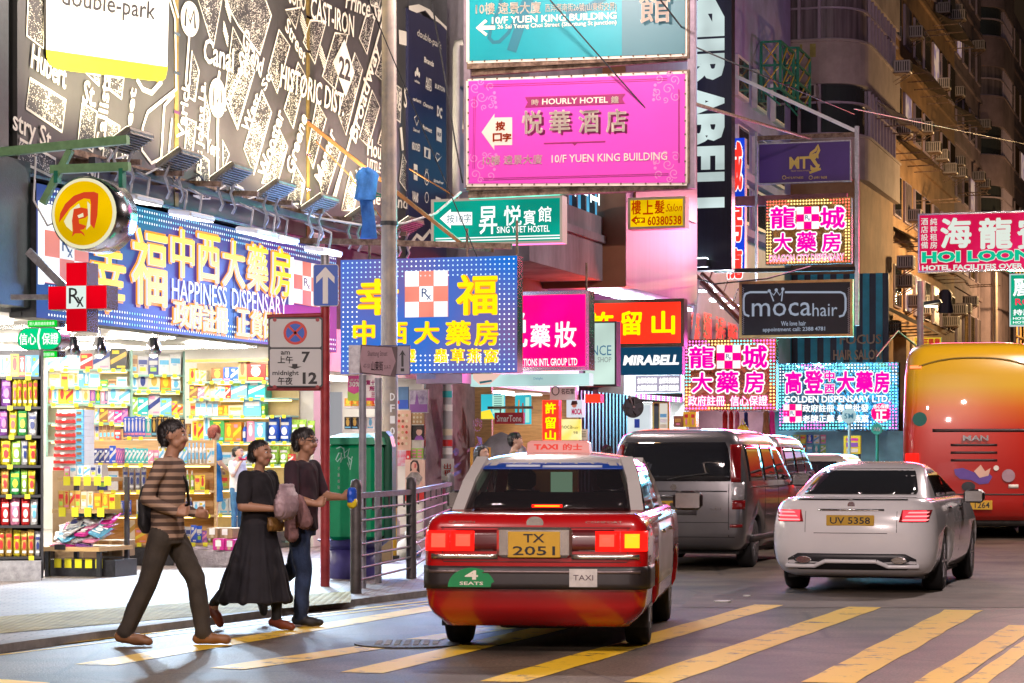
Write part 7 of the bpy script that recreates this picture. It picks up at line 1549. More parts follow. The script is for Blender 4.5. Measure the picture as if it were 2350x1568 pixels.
## vehicles: bodies are lofts of rounded plan outlines; windows, lamps and trims are patches that follow them
class Loft:
    """levels: (z, half width, rear y, front y, rear corner radius, front corner radius, rear bow)"""
    def __init__(s, levels): s.L = levels; s.za = [l[0] for l in levels]
    def at(s, z): return [float(np.interp(z, s.za, [l[i] for l in s.L])) for i in range(1, 7)]
    def rear(s, x, z, off=0.):
        w, y0, y1, rc, fc, bow = s.at(z); ax = min(abs(x), w); y = y0 - bow * (1 - (ax / w) ** 2) + bow * 0
        if ax > w - rc: y += rc - math.sqrt(max(0, rc * rc - (ax - (w - rc)) ** 2))
        return (x, y - off, z)
    def front(s, x, z, off=0.):
        w, y0, y1, rc, fc, bow = s.at(z); ax = min(abs(x), w); y = y1
        if ax > w - fc: y -= fc - math.sqrt(max(0, fc * fc - (ax - (w - fc)) ** 2))
        return (x, y + off, z)
    def side(s, y, z, sg=1, off=0.):
        w, y0, y1, rc, fc, bow = s.at(z); x = w
        if y < y0 + rc: x = w - rc + math.sqrt(max(0, rc * rc - (y0 + rc - max(y, y0)) ** 2))
        if y > y1 - fc: x = w - fc + math.sqrt(max(0, fc * fc - (min(y, y1) - (y1 - fc)) ** 2))
        return (sg * (x + off), y, z)
    def ring(s, z, k=7, m=7):
        w, y0, y1, rc, fc, bow = s.at(z); P = []
        for i in range(m): P.append(s.rear(-(w - rc) + 2 * (w - rc) * i / m, z))
        for i in range(k): a = PI / 2 * i / k; P.append((w - rc + rc * math.sin(a), y0 + rc - rc * math.cos(a) - bow * (1 - (min(1, (w - rc + rc * math.sin(a)) / w)) ** 2), z))
        P.append((w, y0 + rc, z))
        for i in range(4): P.append((w, y0 + rc + (y1 - fc - y0 - rc) * (i + 1) / 5, z))
        for i in range(k): a = PI / 2 * i / k; P.append((w - fc + fc * math.cos(a), y1 - fc + fc * math.sin(a), z))
        for i in range(m): P.append((w - fc - 2 * (w - fc) * i / m, y1, z))
        for i in range(k): a = PI / 2 * i / k; P.append((-(w - fc) - fc * math.sin(a), y1 - fc + fc * math.cos(a), z))
        for i in range(5): P.append((-w, y1 - fc - (y1 - fc - y0 - rc) * i / 5, z))
        for i in range(k): a = PI / 2 * i / k; P.append((-(w - rc) - rc * math.cos(a), y0 + rc - rc * math.sin(a) - bow * (1 - (min(1, (w - rc + rc * math.cos(a)) / w)) ** 2), z))
        return P
    def shell(s, mat, zs=None, smooth=True):
        mb = MB(); R2 = [s.ring(z) for z in (zs or s.za)]
        return mb.rings(R2, mat, smooth)
    def patch(s, mb, fn, a0, a1, z0, z1, mat, off=.008, na=10, nz=5, sg=None, slope=0., th=.03, round_=0., rel=False):
        """a thin shell lying on the body; fn is 'rear', 'front' or 'side'"""
        G = []
        for j in range(nz + 1):
            row = []
            for i in range(na + 1):
                p, q = i / na, j / nz; z = z0 + (z1 - z0) * q; e = round_ * max(0, abs(q - .5) * 2 - .6) ** 2 * 6; a = (a0 + e + (a1 - a0 - 2 * e) * p) * (s.at(z)[0] if rel else 1) + slope * q
                row.append((a, z))
            G.append(row)
        def pt(a, z, o): return s.rear(a, z, o) if fn == 'rear' else s.front(a, z, o) if fn == 'front' else s.side(a, z, sg or 1, o)
        vs = [pt(a, z, off) for r in G for a, z in r]; n = na + 1
        fs = [(j * n + i, j * n + i + 1, (j + 1) * n + i + 1, (j + 1) * n + i) for j in range(nz) for i in range(na)]
        edge = [(0, i) for i in range(na)] + [(j, na) for j in range(nz)] + [(nz, na - i) for i in range(na)] + [(nz - j, 0) for j in range(nz)]
        b = len(vs); vs += [pt(*G[j][i], off - th) for j, i in edge]; ne = len(edge)
        fs += [(edge[i][0] * n + edge[i][1], b + i, b + (i + 1) % ne, edge[(i + 1) % ne][0] * n + edge[(i + 1) % ne][1]) for i in range(ne)]
        return mb.add(vs, fs, mat, True)
def bake(o):
    """apply an object's modifiers"""
    dg = bpy.context.evaluated_depsgraph_get(); me = bpy.data.meshes.new_from_object(o.evaluated_get(dg), depsgraph=dg)
    o.modifiers.clear(); o.data = me
def cut_arches(o, spots, r, x0, x1):
    for y, z in spots:
        c = MB().lathe([(r, x0), (r, x1)], BLACK, (0, y, z), 32, 'x', False).build('cutter')
        c.parent = o.parent; m = o.modifiers.new('b', 'BOOLEAN'); m.object = c; m.operation = 'DIFFERENCE'; m.solver = 'EXACT'
        bpy.context.view_layer.update(); bake(o); bpy.data.objects.remove(c)
ALLOY = M('alloy_rim', (.55, .56, .6), .22, .9, .1, 5); TYRE = M('tyre_rubber', (.015, .015, .016), .75, 0, .3, 12)
def wheel(par, x, y, r, w=.2, rim=ALLOY, spokes=5):
    sg = 1 if x > 0 else -1
    t = MB().lathe([(r * .62, -w / 2), (r * .93, -w / 2), (r, -w * .36), (r, w * .36), (r * .93, w / 2), (r * .62, w / 2)], TYRE, (x, y, r), 28, 'x').build('wheel', par)
    mb = MB().lathe([(.02, sg * w * .40), (r * .16, sg * w * .42), (r * .17, sg * w * .34)], rim, (x, y, r), 14, 'x').lathe([(r * .63, sg * w * .48), (r * .56, sg * w * .42), (r * .55, sg * w * .1)], rim, (x, y, r), 28, 'x')
    for k in range(spokes):
        a = 2 * PI * k / spokes; mb.bar((x + sg * w * .38, y + r * .1 * math.cos(a), r + r * .1 * math.sin(a)), (x + sg * w * .40, y + r * .58 * math.cos(a), r + r * .58 * math.sin(a)), r * .17, .02, rim)
    mb.lathe([(r * .54, sg * w * .05), (.02, sg * w * .05)], BLACK, (x, y, r), 20, 'x'); mb.build('rim', t)
PLY = M('yellow_number_plate', (.62, .36, .02), .45, 0, .06, 4)
GLS_T = glass_mat('tinted_car_glass', (.012, .013, .016), .03, .88)
GLS_C = glass_mat('clear_car_glass', (.015, .014, .016), .03, .76)
def plate(par, lo, x, z, w, h, txt, off=.02, two=False):
    y = min(lo.rear(x - w / 2, z)[1], lo.rear(x + w / 2, z)[1]) - off
    o = MB().bbox(x - w / 2, x + w / 2, y - .012, y + .01, z - h / 2, z + h / 2, PLY, .006).build('number_plate', par); mb = MB()
    if two:
        mb.text(txt[0], (x - w * .2, x + w * .2, z + h * .08, z + h * .4), INK, y - .015, .01); mb.text(txt[1], (x - w * .4, x + w * .4, z - h * .4, z - h * .06), INK, y - .015, .01)
    else: mb.text(txt, (x - w * .42, x + w * .42, z - h * .32, z + h * .32), INK, y - .015, .012)
    mb.build('lettering', o)
def mirror(par, x, y, z, mat, s=1.):
    o = MB().bbox(x - .13 * s, x + .13 * s, y - .05, y + .1, z - .08 * s, z + .09 * s, mat, .04).build('wing_mirror', par)
    MB().box(x - .105 * s, x + .105 * s, y - .056, y - .0505, z - .06 * s, z + .07 * s, CHROME).build('mirror_glass', o); MB().bar((x * .85, y + .03, z - .05), (x, y + .03, z - .04), .05, .05, mat).build('mirror_arm', o)
RED_ON = E('lit_tail_lamp', (1, .008, .005), 3., True); YEL_ON = E('lit_indicator', (1, .62, .02), 1.5, True); WARMR = E('hot_tail_lamp', (1, .07, .04), 2.2)
REDLENS = M('dark_red_lens', (.25, .008, .01), .15, 0, .1, 20, coat=.5); CLEARL = M('clear_lens', (.5, .48, .5), .15, .2, .2, 20, coat=.5)
PINKON = E('pinkish_lit_tail_lamp', (1, .05, .07), 2., True); PINKW = E('pale_lit_tail_bar', (1, .30, .30), 1.7)
## red taxi
TRED = M('taxi_red_paint', (.42, .004, .006), .25, 0, .05, 2, coat=.9); TSIL = M('taxi_silver_paint', (.62, .60, .58), .25, .25, .05, 2, coat=.7); CHR2 = M('worn_chrome_strip', (.55, .5, .45), .25, .9, .2, 6); BUMP = M('black_bumper_plastic', (.022, .017, .018), .42, 0, .2, 6)
tx = thing('taxi', 'red taxi with silver roof, lit roof sign and glowing brake lights', 'taxi', (.17, 18.05, 0), -math.radians(7))
lo = Loft([(.20, .70, .16, 4.5, .1, .3, .02), (.30, .80, .06, 4.58, .1, .3, .03), (.36, .83, .03, 4.62, .1, .3, .03), (.50, .848, .01, 4.66, .1, .3, .03), (.70, .85, .02, 4.66, .1, .3, .03), (.86, .848, .03, 4.64, .1, .28, .03), (.96, .835, .045, 4.6, .1, .25, .03), (1.01, .81, .07, 4.5, .1, .25, .025), (1.045, .77, .11, 4.3, .1, .25, .02), (1.06, .70, .2, 4.0, .1, .2, .01)])
body = lo.shell(TRED).build('body', tx); cut_arches(body, ((1.04, .31), (3.82, .31)), .37, -1, 1)
gh = Loft([(1.03, .76, .86, 3.55, .12, .3, .05), (1.10, .745, .95, 3.45, .12, .3, .05), (1.25, .71, 1.14, 3.2, .12, .3, .05), (1.38, .675, 1.30, 2.98, .14, .3, .06), (1.42, .655, 1.36, 2.9, .18, .3, .06), (1.46, .61, 1.43, 2.79, .24, .3, .06), (1.49, .53, 1.52, 2.68, .28, .3, .05), (1.515, .38, 1.64, 2.56, .28, .25, .03), (1.535, .2, 1.85, 2.35, .15, .15, .0)])
MB().rings([gh.ring(z) for z in (1.415, 1.43, 1.45, 1.47, 1.49, 1.505, 1.515, 1.527, 1.535)], TSIL, True).build('roof', tx)
mb = MB()
for sg in (-1, 1):
    for zz1, zz2 in ((1.03, 1.25), (1.25, 1.43)):
        pa = lambda z, f: (sg * (gh.at(z)[0] - .055), (gh.at(z)[1] + .055) if f == 0 else (gh.at(z)[2] - .1), z)
        for q in (0, 1): MB().bar(pa(zz1 - .01, q), pa(zz2 + .01, q), .10, .12 - .03 * q, TSIL).build('roof_pillar', tx)
    MB().bar((sg * (gh.at(1.03)[0] - .02), 2.25, 1.03), (sg * (gh.at(1.43)[0] - .02), 2.25, 1.43), .05, .09, TSIL).build('roof_pillar', tx)
mb = MB(); gh.patch(mb, 'rear', -.93, .93, 1.07, 1.43, GLS_C, -.01, 16, th=.005, rel=True); rw = mb.build('rear_window', tx)
mb = MB(); gh.patch(mb, 'rear', -.92, .92, 1.385, 1.44, M('blue_sun_strip', (.01, .05, .30), .4, 0, 0), .0, 16, th=.004, rel=True); mb.build('sun_strip', rw)
mb = MB()
for a, b, z in ((-.38, -.1, 1.405), (-.08, .4, 1.40)): gh.patch(mb, 'rear', a, b, z, z + .018, M('pale_blue_print'), .004, 8, 1, th=.003)
mb.build('strip_lettering', rw)
for sg in (1, -1):
    mb = MB(); gh.patch(mb, 'side', 1.25, 2.2, 1.07, 1.40, GLS_T, -.004, sg=sg, slope=.22, th=.005); gh.patch(mb, 'side', 2.32, 3.25, 1.07, 1.40, GLS_T, -.004, sg=sg, slope=-.28, th=.005); mb.build('side_window', tx)
mb = MB(); gh.patch(mb, 'front', -.6, .6, 1.07, 1.42, GLS_C, -.01, th=.005); mb.build('windscreen', tx)
DARKS = M('dark_seat_cloth', (.03, .015, .015), .9, 0, .3, 6)
mb = MB().bbox(-.64, .64, 1.25, 1.45, .75, 1.2, DARKS, .06); mb.build('rear_seat', tx)
for x in (-.38, .38): MB().bbox(x - .2, x + .2, 2.35, 2.5, .7, 1.2, DARKS, .06).bbox(x - .12, x + .12, 2.36, 2.46, 1.21, 1.38, DARKS, .04).build('front_seat', tx)
MB().box(-.08, .10, 1.9, 1.91, 1.16, 1.36, E('green_lit_card', (.55, .9, .6), .7)).build('meter_card', tx)
# rear furniture
mb = MB(); lo.patch(mb, 'rear', -.60, .60, .775, .935, M('dark_red_garnish', (.10, .005, .008), .25, 0, .1, 4, coat=.5), .006, 12, 3); mb.build('rear_garnish', tx)
for sg in (-1, 1):
    mb = MB(); lo.patch(mb, 'rear', *sorted((sg * .46, sg * .64)), .775, .925, RED_ON, .016, 5, 4); lo.patch(mb, 'rear', *sorted((sg * .65, sg * .845)), .775, .925, RED_ON, .016, 9, 4); tl_ = mb.build('tail_lamp', tx)
    mb = MB(); lo.patch(mb, 'rear', *sorted((sg * .49, sg * .60)), .81, .90, WARMR, .02, 4, 3); lo.patch(mb, 'rear', *sorted((sg * .68, sg * .79)), .80, .905, YEL_ON if sg > 0 else WARMR, .02, 5, 3); mb.build('bulb_glow', tl_)
mb = MB(); lo.patch(mb, 'rear', -.79, -.28, .715, .752, CHR2, .014, 8, 2); lo.patch(mb, 'rear', .28, .79, .715, .752, CHR2, .014, 8, 2); mb.build('chrome_strip', tx)
mb = MB(); PG = M('panel_gap', (.02, .018, .02), .6, 0, 0); lo.patch(mb, 'rear', -.72, .72, .948, .953, PG, .003, 12, 1, th=.002); lo.patch(mb, 'rear', -.705, -.70, .70, .95, PG, .003, 1, 3, th=.002); lo.patch(mb, 'rear', .70, .705, .70, .95, PG, .003, 1, 3, th=.002); lo.patch(mb, 'rear', -.8, .8, .69, .696, PG, .003, 12, 1, th=.002); mb.build('panel_gap', tx)
mb = MB().bbox(-.285, .285, -.04, .03, .725, .955, CHR2, .02); mb.build('plate_surround', tx)
plate(tx, lo, 0, .825, .40, .20, ('TX', '2051'), .03, True)
mb = MB(); lo.patch(mb, 'rear', -.852, .852, .49, .66, BUMP, .06, 24, 4, th=.1); lo.patch(mb, 'side', .06, .62, .49, .66, BUMP, .02, 5, 4, 1, th=.05); lo.patch(mb, 'side', .06, .62, .49, .66, BUMP, .02, 5, 4, -1, th=.05); bm = mb.build('rear_bumper', tx)
mb = MB(); lo.patch(mb, 'rear', -.80, .80, .61, .632, M('bumper_rub_strip', (.16, .12, .12), .3, .4, .1, 5), .066, 24, 1, th=.02); mb.build('rub_strip', bm)
GST = M('green_sticker', (.0, .24, .07), .5, 0, .1, 5); mb = MB()
y = lo.rear(-.45, .57)[1] - .066
mb.sheet([(-.47 + .18 * math.cos(a), .505 + .145 * math.sin(a)) for a in [PI * i / 20 for i in range(21)]], y, GST); mb.text('4', (-.52, -.42, .56, .63), PRINTW, y - .002, .03); mb.text('SEATS', (-.56, -.38, .52, .545), PRINTW, y - .002, .02); mb.build('seat_sticker', bm)
mb = MB().rect(.27, .48, .51, .645, lo.rear(.38, .57)[1] - .068, M('white_sticker', (.6, .58, .56), .5, 0, .2, 9)); mb.text('TAXI', (.30, .45, .56, .60), M('faded_ink'), lo.rear(.38, .57)[1] - .070, 0); mb.build('white_sticker', bm)
MB().text('COMFORT', (.38, .66, .985, 1.0), CHR2, lo.rear(.5, .99)[1] - .008).build('badge_lettering', tx); MB().text('CROWN', (-.66, -.46, .985, 1.0), CHR2, lo.rear(.5, .99)[1] - .008).build('badge_lettering', tx)
mb = MB().lathe([(.05, -.004), (.05, .004)], CHR2, (0, lo.rear(0, .985)[1] - .006, .985), 20, 'y', sx=1.3); mb.build('badge', tx)
mb = MB().bbox(-.13, .13, .88, .98, 1.075, 1.115, BLACK, .01).box(-.12, .12, .874, .879, 1.085, 1.108, RED_ON).box(-.1, .1, .872, .8735, 1.092, 1.102, YEL_ON); mb.build('brake_lamp', tx)
rsn = MB().rings([[(-.26, 1.72, 1.515), (.26, 1.72, 1.515), (.26, 1.95, 1.515), (-.26, 1.95, 1.515)], [(-.26, 1.72, 1.53), (.26, 1.72, 1.53), (.26, 1.95, 1.53), (-.26, 1.95, 1.53)], [(-.255, 1.73, 1.60), (.255, 1.73, 1.60), (.255, 1.94, 1.60), (-.255, 1.94, 1.60)], [(-.23, 1.76, 1.62), (.23, 1.76, 1.62), (.23, 1.91, 1.62), (-.23, 1.91, 1.62)]], E('taxi_roof_light', (1, .38, .33), .85, True)).build('roof_sign', tx)
MB().text('TAXI', (-.2, .0, 1.545, 1.59), E('red_lit_print', (.9, .08, .06), .9), 1.718, .05).text('的士', (.04, .2, 1.54, 1.595), E('red_lit_print'), 1.718, .03).build('lettering', rsn)
for x in (-.71, .71):
    wheel(tx, x, 1.04, .31, .185, STEEL, 8); wheel(tx, x, 3.82, .31, .185, STEEL, 8)
    MB().box(x - .1, x + .1, .68, .70, .16, .42, BLACK).build('mud_flap', tx)
MB().box(-.7, .7, .25, 4.4, .2, .34, BLACK).tube([(-.3, .2, .25), (-.3, .6, .26)], .03, STEEL, 8).bbox(-.35, .35, .3, .9, .17, .3, BLACK, .05).build('underbody', tx)
for sg in (1, -1):
    mb = MB(); lo.patch(mb, 'side', 1.5, 3.35, .46, .95, M('white_door_advert', (.62, .60, .66), .35, 0, .2, 1.3, coat=.3), .006, 12, 4, sg); dp_ = mb.build('door', tx)
    mb = MB(); lo.patch(mb, 'side', 1.85, 1.98, .86, .89, CHR2, .03, 2, 1, sg); lo.patch(mb, 'side', 2.8, 2.93, .86, .89, CHR2, .03, 2, 1, sg); mb.build('handle', dp_)
    mirror(tx, sg * 1.0, 3.1, 1.10, BUMP, 1.0)
## vans
def van(name, label, loc, head, paint, win, sc=(1, 1, 1), txt='SB 8290', full=True, dull=False):
    v = thing(name, label, 'van', loc, -math.radians(head)); v.scale = sc
    lo = Loft([(.26, .84, .14, 4.6, .14, .4, .03), (.34, .90, .05, 4.68, .14, .4, .04), (.50, .935, .01, 4.72, .14, .4, .04), (.95, .95, .02, 4.7, .14, .45, .04), (1.10, .945, .04, 4.55, .14, .5, .04), (1.16, .935, .05, 4.25, .14, .5, .04), (1.45, .885, .10, 3.75, .14, .5, .05), (1.68, .83, .15, 3.35, .14, .5, .05), (1.78, .78, .20, 3.15, .14, .45, .04), (1.84, .68, .32, 2.95, .14, .4, .03), (1.87, .5, .55, 2.7, .14, .3, .0)])
    b = lo.shell(paint).build('body', v); bpy.context.view_layer.update(); cut_arches(b, ((.95, .33), (3.9, .33)), .39, -1.2, 1.2)
    mb = MB(); lo.patch(mb, 'rear', -.92, .82, 1.17, 1.69, win, .008, 14, 6, round_=.03, rel=True); rw = mb.build('rear_window', v)
    if full:
        MB().tube([lo.rear(-.1, 1.19, .03), lo.rear(.1, 1.23, .04), lo.rear(.45, 1.27, .035)], .012, BLACK, 6).build('wiper', rw)
    mb = MB()
    lo.patch(mb, 'side', .38, 1.5, 1.17, 1.66, win, .006, 8, 5, 1, slope=.05); lo.patch(mb, 'side', 1.56, 2.55, 1.17, 1.66, win, .006, 8, 5, 1); lo.patch(mb, 'side', 2.63, 3.75, 1.17, 1.64, win, .006, 8, 5, 1, slope=-.35)
    lo.patch(mb, 'side', .38, 3.4, 1.17, 1.62, win, .006, 8, 5, -1); mb.build('side_window', v)
    mb = MB(); lo.patch(mb, 'front', -.75, .75, 1.2, 1.7, win, .006, 8, 5); mb.build('windscreen', v)
    for sg in (1, -1):
        mb = MB(); lo.patch(mb, 'rear', *sorted((sg * .75, sg * .875)), 1.16, 1.66, REDLENS, .014, 5, 7, slope=-.03 * sg); lo.patch(mb, 'rear', *sorted((sg * .77, sg * .93)), .80, .92, REDLENS, .014, 5, 3); t2 = mb.build('tail_lamp', v)
        mb = MB(); lo.patch(mb, 'rear', *sorted((sg * .76, sg * .92)), .925, 1.155, CLEARL, .014, 5, 3); mb.build('clear_lens', t2)
        mb = MB(); lo.patch(mb, 'rear', *sorted((sg * .74, sg * .9)), .56, .60, REDLENS, .012, 4, 1); mb.build('reflector', v)
    if full:
        mb = MB(); SEAM = M('panel_gap', (.02, .018, .02), .6, 0, 0)
        lo.patch(mb, 'rear', -.85, .80, .425, .435, SEAM, .003, 12, 1, th=.002); lo.patch(mb, 'rear', -.85, .70, 1.03, 1.045, SEAM, .003, 12, 1, th=.002); lo.patch(mb, 'rear', -.85, .72, .62, .628, SEAM, .003, 12, 1, th=.002); lo.patch(mb, 'rear', .718, .728, .43, 1.14, SEAM, .003, 1, 6, th=.002)
        lo.patch(mb, 'side', 1.52, 1.535, .5, 1.66, SEAM, .003, 1, 6, 1, th=.002); lo.patch(mb, 'side', 2.58, 2.595, .5, 1.66, SEAM, .003, 1, 6, 1, th=.002); lo.patch(mb, 'side', .4, 3.6, 1.08, 1.1, SEAM, .003, 10, 1, 1, th=.002); mb.build('panel_seam', v)
        mb = MB(); lo.patch(mb, 'rear', -.30, .30, .955, .985, CHROME, .03, 8, 1); mb.build('handle_bar', v); mb = MB(); lo.patch(mb, 'rear', -.34, .30, .72, .95, paint, .002, 6, 3, th=.001); mb.build('plate_recess', v)
        plate(v, lo, -.02, .85, .52, .12, txt, .015)
        MB().text('CDI', (.48, .62, .79, .82), CHROME, lo.rear(.55, .8)[1] - .01).build('badge_lettering', v); MB().lathe([(.045, -.003), (.045, .006)], CHROME, (-.02, lo.rear(0, 1.08)[1] - .006, 1.09), 20, 'y').build('badge', v)
        mb = MB(); lo.patch(mb, 'side', .5, 4.2, .36, .44, M('dark_sill', (.04, .038, .042), .5, 0, .1, 4), .012, 12, 2, 1); mb.build('sill', v)
    mirror(v, 1.12, 3.55, 1.16, BUMP, 1.1)
    for x in (-.80, .80):
        wheel(v, x, .95, .33, .21, ALLOY, 7); wheel(v, x, 3.9, .33, .21, ALLOY, 7)
    MB().box(-.8, .8, .3, 4.4, .2, .36, BLACK).build('underbody', v)
    return v
VANP = M('metallic_grey_paint', (.17, .165, .175), .3, .6, .06, 3, coat=.8); VANG = glass_mat('van_glass', (.02, .02, .024), .03)
van('parked_van', 'metallic grey van with tall tail lamps parked right behind the red taxi', (2.17, 31.9, 0), 16, VANP, VANG)
van('parked_van', 'dark van with a silver edge parked ahead of the metallic grey one', (3.45, 38.6, 0), 15, M('silver_van_paint', (.32, .31, .33), .3, .6, .06, 3, coat=.8), VANG, full=False)
van('parked_van', 'low beige van half hidden behind the white car roof', (5.55, 46, 0), 15, M('beige_van_paint', (.42, .38, .34), .35, .3, .06, 3, coat=.6), VANG, (1, 1, .84), full=False)
## white car
WPAINT = M('white_car_paint', (.88, .87, .89), .22, 0, .03, 2, coat=1.)
wc = thing('white_car', 'white saloon car with glowing tail lamps between the grey van and the bus', 'car', (3.70, 26.1, 0), -math.radians(17))
lo = Loft([(.18, .74, .22, 4.4, .2, .5, .05), (.24, .82, .10, 4.5, .22, .5, .08), (.34, .875, .03, 4.58, .24, .5, .10), (.48, .90, .0, 4.62, .26, .5, .11), (.62, .905, -.01, 4.62, .28, .5, .12), (.74, .90, .0, 4.6, .28, .55, .12), (.84, .885, .02, 4.5, .28, .6, .12), (.93, .865, .05, 4.35, .26, .6, .11), (.99, .83, .08, 4.1, .24, .6, .10), (1.03, .77, .10, 3.8, .22, .5, .09), (1.045, .70, .13, 3.6, .2, .4, .07), (1.04, .6, .3, 3.4, .2, .3, .04)])
lo.L[-1] = (1.05, .6, .3, 3.4, .2, .3, .04); lo.za = [l[0] for l in lo.L]
b = lo.shell(WPAINT).build('body', wc); bpy.context.view_layer.update(); cut_arches(b, ((.98, .33), (3.82, .33)), .385, -1.2, 1.2)
gh = Loft([(1.0, .775, .50, 3.7, .2, .4, .06), (1.08, .745, .62, 3.5, .22, .4, .07), (1.18, .695, .86, 3.2, .24, .45, .08), (1.28, .64, 1.12, 2.92, .25, .45, .08), (1.35, .59, 1.36, 2.7, .26, .45, .08), (1.40, .53, 1.62, 2.5, .26, .4, .06), (1.43, .42, 1.9, 2.3, .18, .2, .03), (1.438, .3, 2.0, 2.2, .05, .05, .01)])
gh.shell(WPAINT).build('cabin', wc)
mb = MB(); gh.patch(mb, 'rear', -.86, .86, 1.075, 1.36, GLS_T, .008, 16, 8, round_=.03, rel=True); rw = mb.build('rear_window', wc)
for sg in (1, -1):
    mb = MB(); gh.patch(mb, 'side', 1.15, 2.15, 1.05, 1.30, GLS_T, .007, 10, 5, sg, slope=.28); gh.patch(mb, 'side', 2.22, 3.25, 1.05, 1.31, GLS_T, .007, 10, 5, sg, slope=-.42); mb.build('side_window', wc)
    mirror(wc, sg * 1.0, 2.95, 1.02, BUMP, .95)
    mb = MB(); lo.patch(mb, 'side', 1.5, 1.66, .90, .925, CHROME, .02, 2, 1, sg); lo.patch(mb, 'side', 2.55, 2.7, .90, .925, CHROME, .02, 2, 1, sg); mb.build('handle', wc)
mb = MB(); lo.patch(mb, 'rear', -.60, .60, 1.022, 1.035, M('black_gloss_trim', (.01, .01, .012), .15, 0, 0, coat=.6), .02, 16, 1, th=.03); mb.build('boot_lip', wc)
mb = MB(); lo.patch(mb, 'rear', -.36, .36, .905, .925, CHROME, .012, 10, 1); mb.build('chrome_bar', wc)
for sg in (-1, 1):
    mb = MB(); n = 9
    lo.patch(mb, 'rear', *sorted((sg * .52, sg * .82)), .785, .915, M('tail_lens_red', (.45, .02, .03), .15, 0, .1, 20, coat=.6), .012, 8, 4, slope=sg * .03); t2 = mb.build('tail_lamp', wc)
    mb = MB()
    for i in range(3): lo.patch(mb, 'rear', *sorted((sg * (.55 + .03 * i), sg * .81)), .80 + i * .04, .815 + i * .04, PINKW, .018, 7, 1, slope=sg * .02, th=.008)
    lo.patch(mb, 'rear', *sorted((sg * .56, sg * .80)), .79, .91, PINKON, .015, 7, 2, th=.004); mb.build('lit_bar', t2)
plate(wc, lo, 0, .80, .52, .115, 'UV 5358', .012)
DIF = M('dark_diffuser', (.03, .03, .035), .4, 0, .2, 6); mb = MB(); lo.patch(mb, 'rear', -.70, .70, .26, .44, DIF, .006, 16, 3, round_=.12); dfu = mb.build('rear_diffuser', wc)
mb = MB()
for a, b2, c in (((-.72, .30), (-.40, .30), .02), ((-.40, .30), (-.28, .355), .02), ((-.28, .355), (.28, .355), .02), ((.28, .355), (.40, .30), .02), ((.40, .30), (.72, .30), .02)):
    P = [lo.rear(a[0] + (b2[0] - a[0]) * i / 5, a[1] + (b2[1] - a[1]) * i / 5, .03) for i in range(6)]; mb.tube(P, .024, WPAINT, 8)
mb.build('valance', wc)
for sg in (-1, 1): MB().lathe([(.035, 0), (.04, .0), (.04, .1)], CHROME, (sg * .52, lo.rear(.5, .36)[1] - .03, .37), 16, 'y', sx=2.2).build('exhaust_tip', wc)
mb = MB()
for z, x0, x1 in ((.66, -.40, .40),): lo.patch(mb, 'rear', x0, x1, z, z + .006, M('panel_gap'), .002, 12, 1, th=.001)
lo.patch(mb, 'rear', -.5, -.495, .67, .90, M('panel_gap'), .002, 1, 3, th=.001); lo.patch(mb, 'rear', .495, .5, .67, .90, M('panel_gap'), .002, 1, 3, th=.001); lo.patch(mb, 'side', 1.35, 1.358, .4, .98, M('panel_gap'), .002, 1, 4, 1, th=.001); lo.patch(mb, 'side', 2.3, 2.308, .4, .98, M('panel_gap'), .002, 1, 4, 1, th=.001); mb.build('panel_seam', wc)
MB().lathe([(.04, -.003), (.04, .006)], CHROME, (0, lo.rear(0, .965)[1] - .004, .965), 20, 'y').build('badge', wc)
for x in (-.77, .77):
    wheel(wc, x, .98, .33, .22, ALLOY, 10); wheel(wc, x, 3.82, .33, .22, ALLOY, 10)
MB().box(-.75, .75, .3, 4.3, .16, .3, BLACK).build('underbody', wc)
## bus
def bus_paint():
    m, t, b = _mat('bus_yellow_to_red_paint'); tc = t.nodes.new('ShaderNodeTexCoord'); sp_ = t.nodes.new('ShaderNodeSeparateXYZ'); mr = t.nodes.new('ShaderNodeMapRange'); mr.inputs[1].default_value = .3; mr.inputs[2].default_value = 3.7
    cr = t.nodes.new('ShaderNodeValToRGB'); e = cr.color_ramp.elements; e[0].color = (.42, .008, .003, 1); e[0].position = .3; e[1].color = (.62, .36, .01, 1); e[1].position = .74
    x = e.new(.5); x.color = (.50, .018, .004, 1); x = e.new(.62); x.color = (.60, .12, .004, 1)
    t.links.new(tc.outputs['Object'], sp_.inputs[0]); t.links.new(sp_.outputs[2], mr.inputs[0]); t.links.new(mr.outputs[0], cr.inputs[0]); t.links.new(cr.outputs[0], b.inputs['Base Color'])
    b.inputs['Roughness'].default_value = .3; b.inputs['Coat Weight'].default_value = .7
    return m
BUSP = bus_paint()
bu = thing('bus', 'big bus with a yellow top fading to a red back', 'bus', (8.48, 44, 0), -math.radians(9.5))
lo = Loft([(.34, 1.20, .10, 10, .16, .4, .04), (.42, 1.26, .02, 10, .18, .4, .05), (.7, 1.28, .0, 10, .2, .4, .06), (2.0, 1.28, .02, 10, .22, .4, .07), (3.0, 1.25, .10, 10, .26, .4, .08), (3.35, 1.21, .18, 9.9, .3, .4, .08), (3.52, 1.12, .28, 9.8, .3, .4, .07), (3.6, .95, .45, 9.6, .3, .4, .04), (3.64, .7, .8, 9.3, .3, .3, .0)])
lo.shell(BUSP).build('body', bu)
DKR = M('dark_slot', (.035, .008, .008), .5, 0, 0); mb = MB(); lo.patch(mb, 'rear', -.75, 1.22, 1.96, 2.02, DKR, .004, 16, 1, th=.002)
for z in (1.42, 1.56, 1.70): lo.patch(mb, 'rear', -.42, .42, z, z + .045, DKR, .004, 8, 1, th=.002)
lo.patch(mb, 'rear', -1.2, 1.2, .80, .83, DKR, .004, 14, 1, th=.002); mb.build('engine_vent', bu)
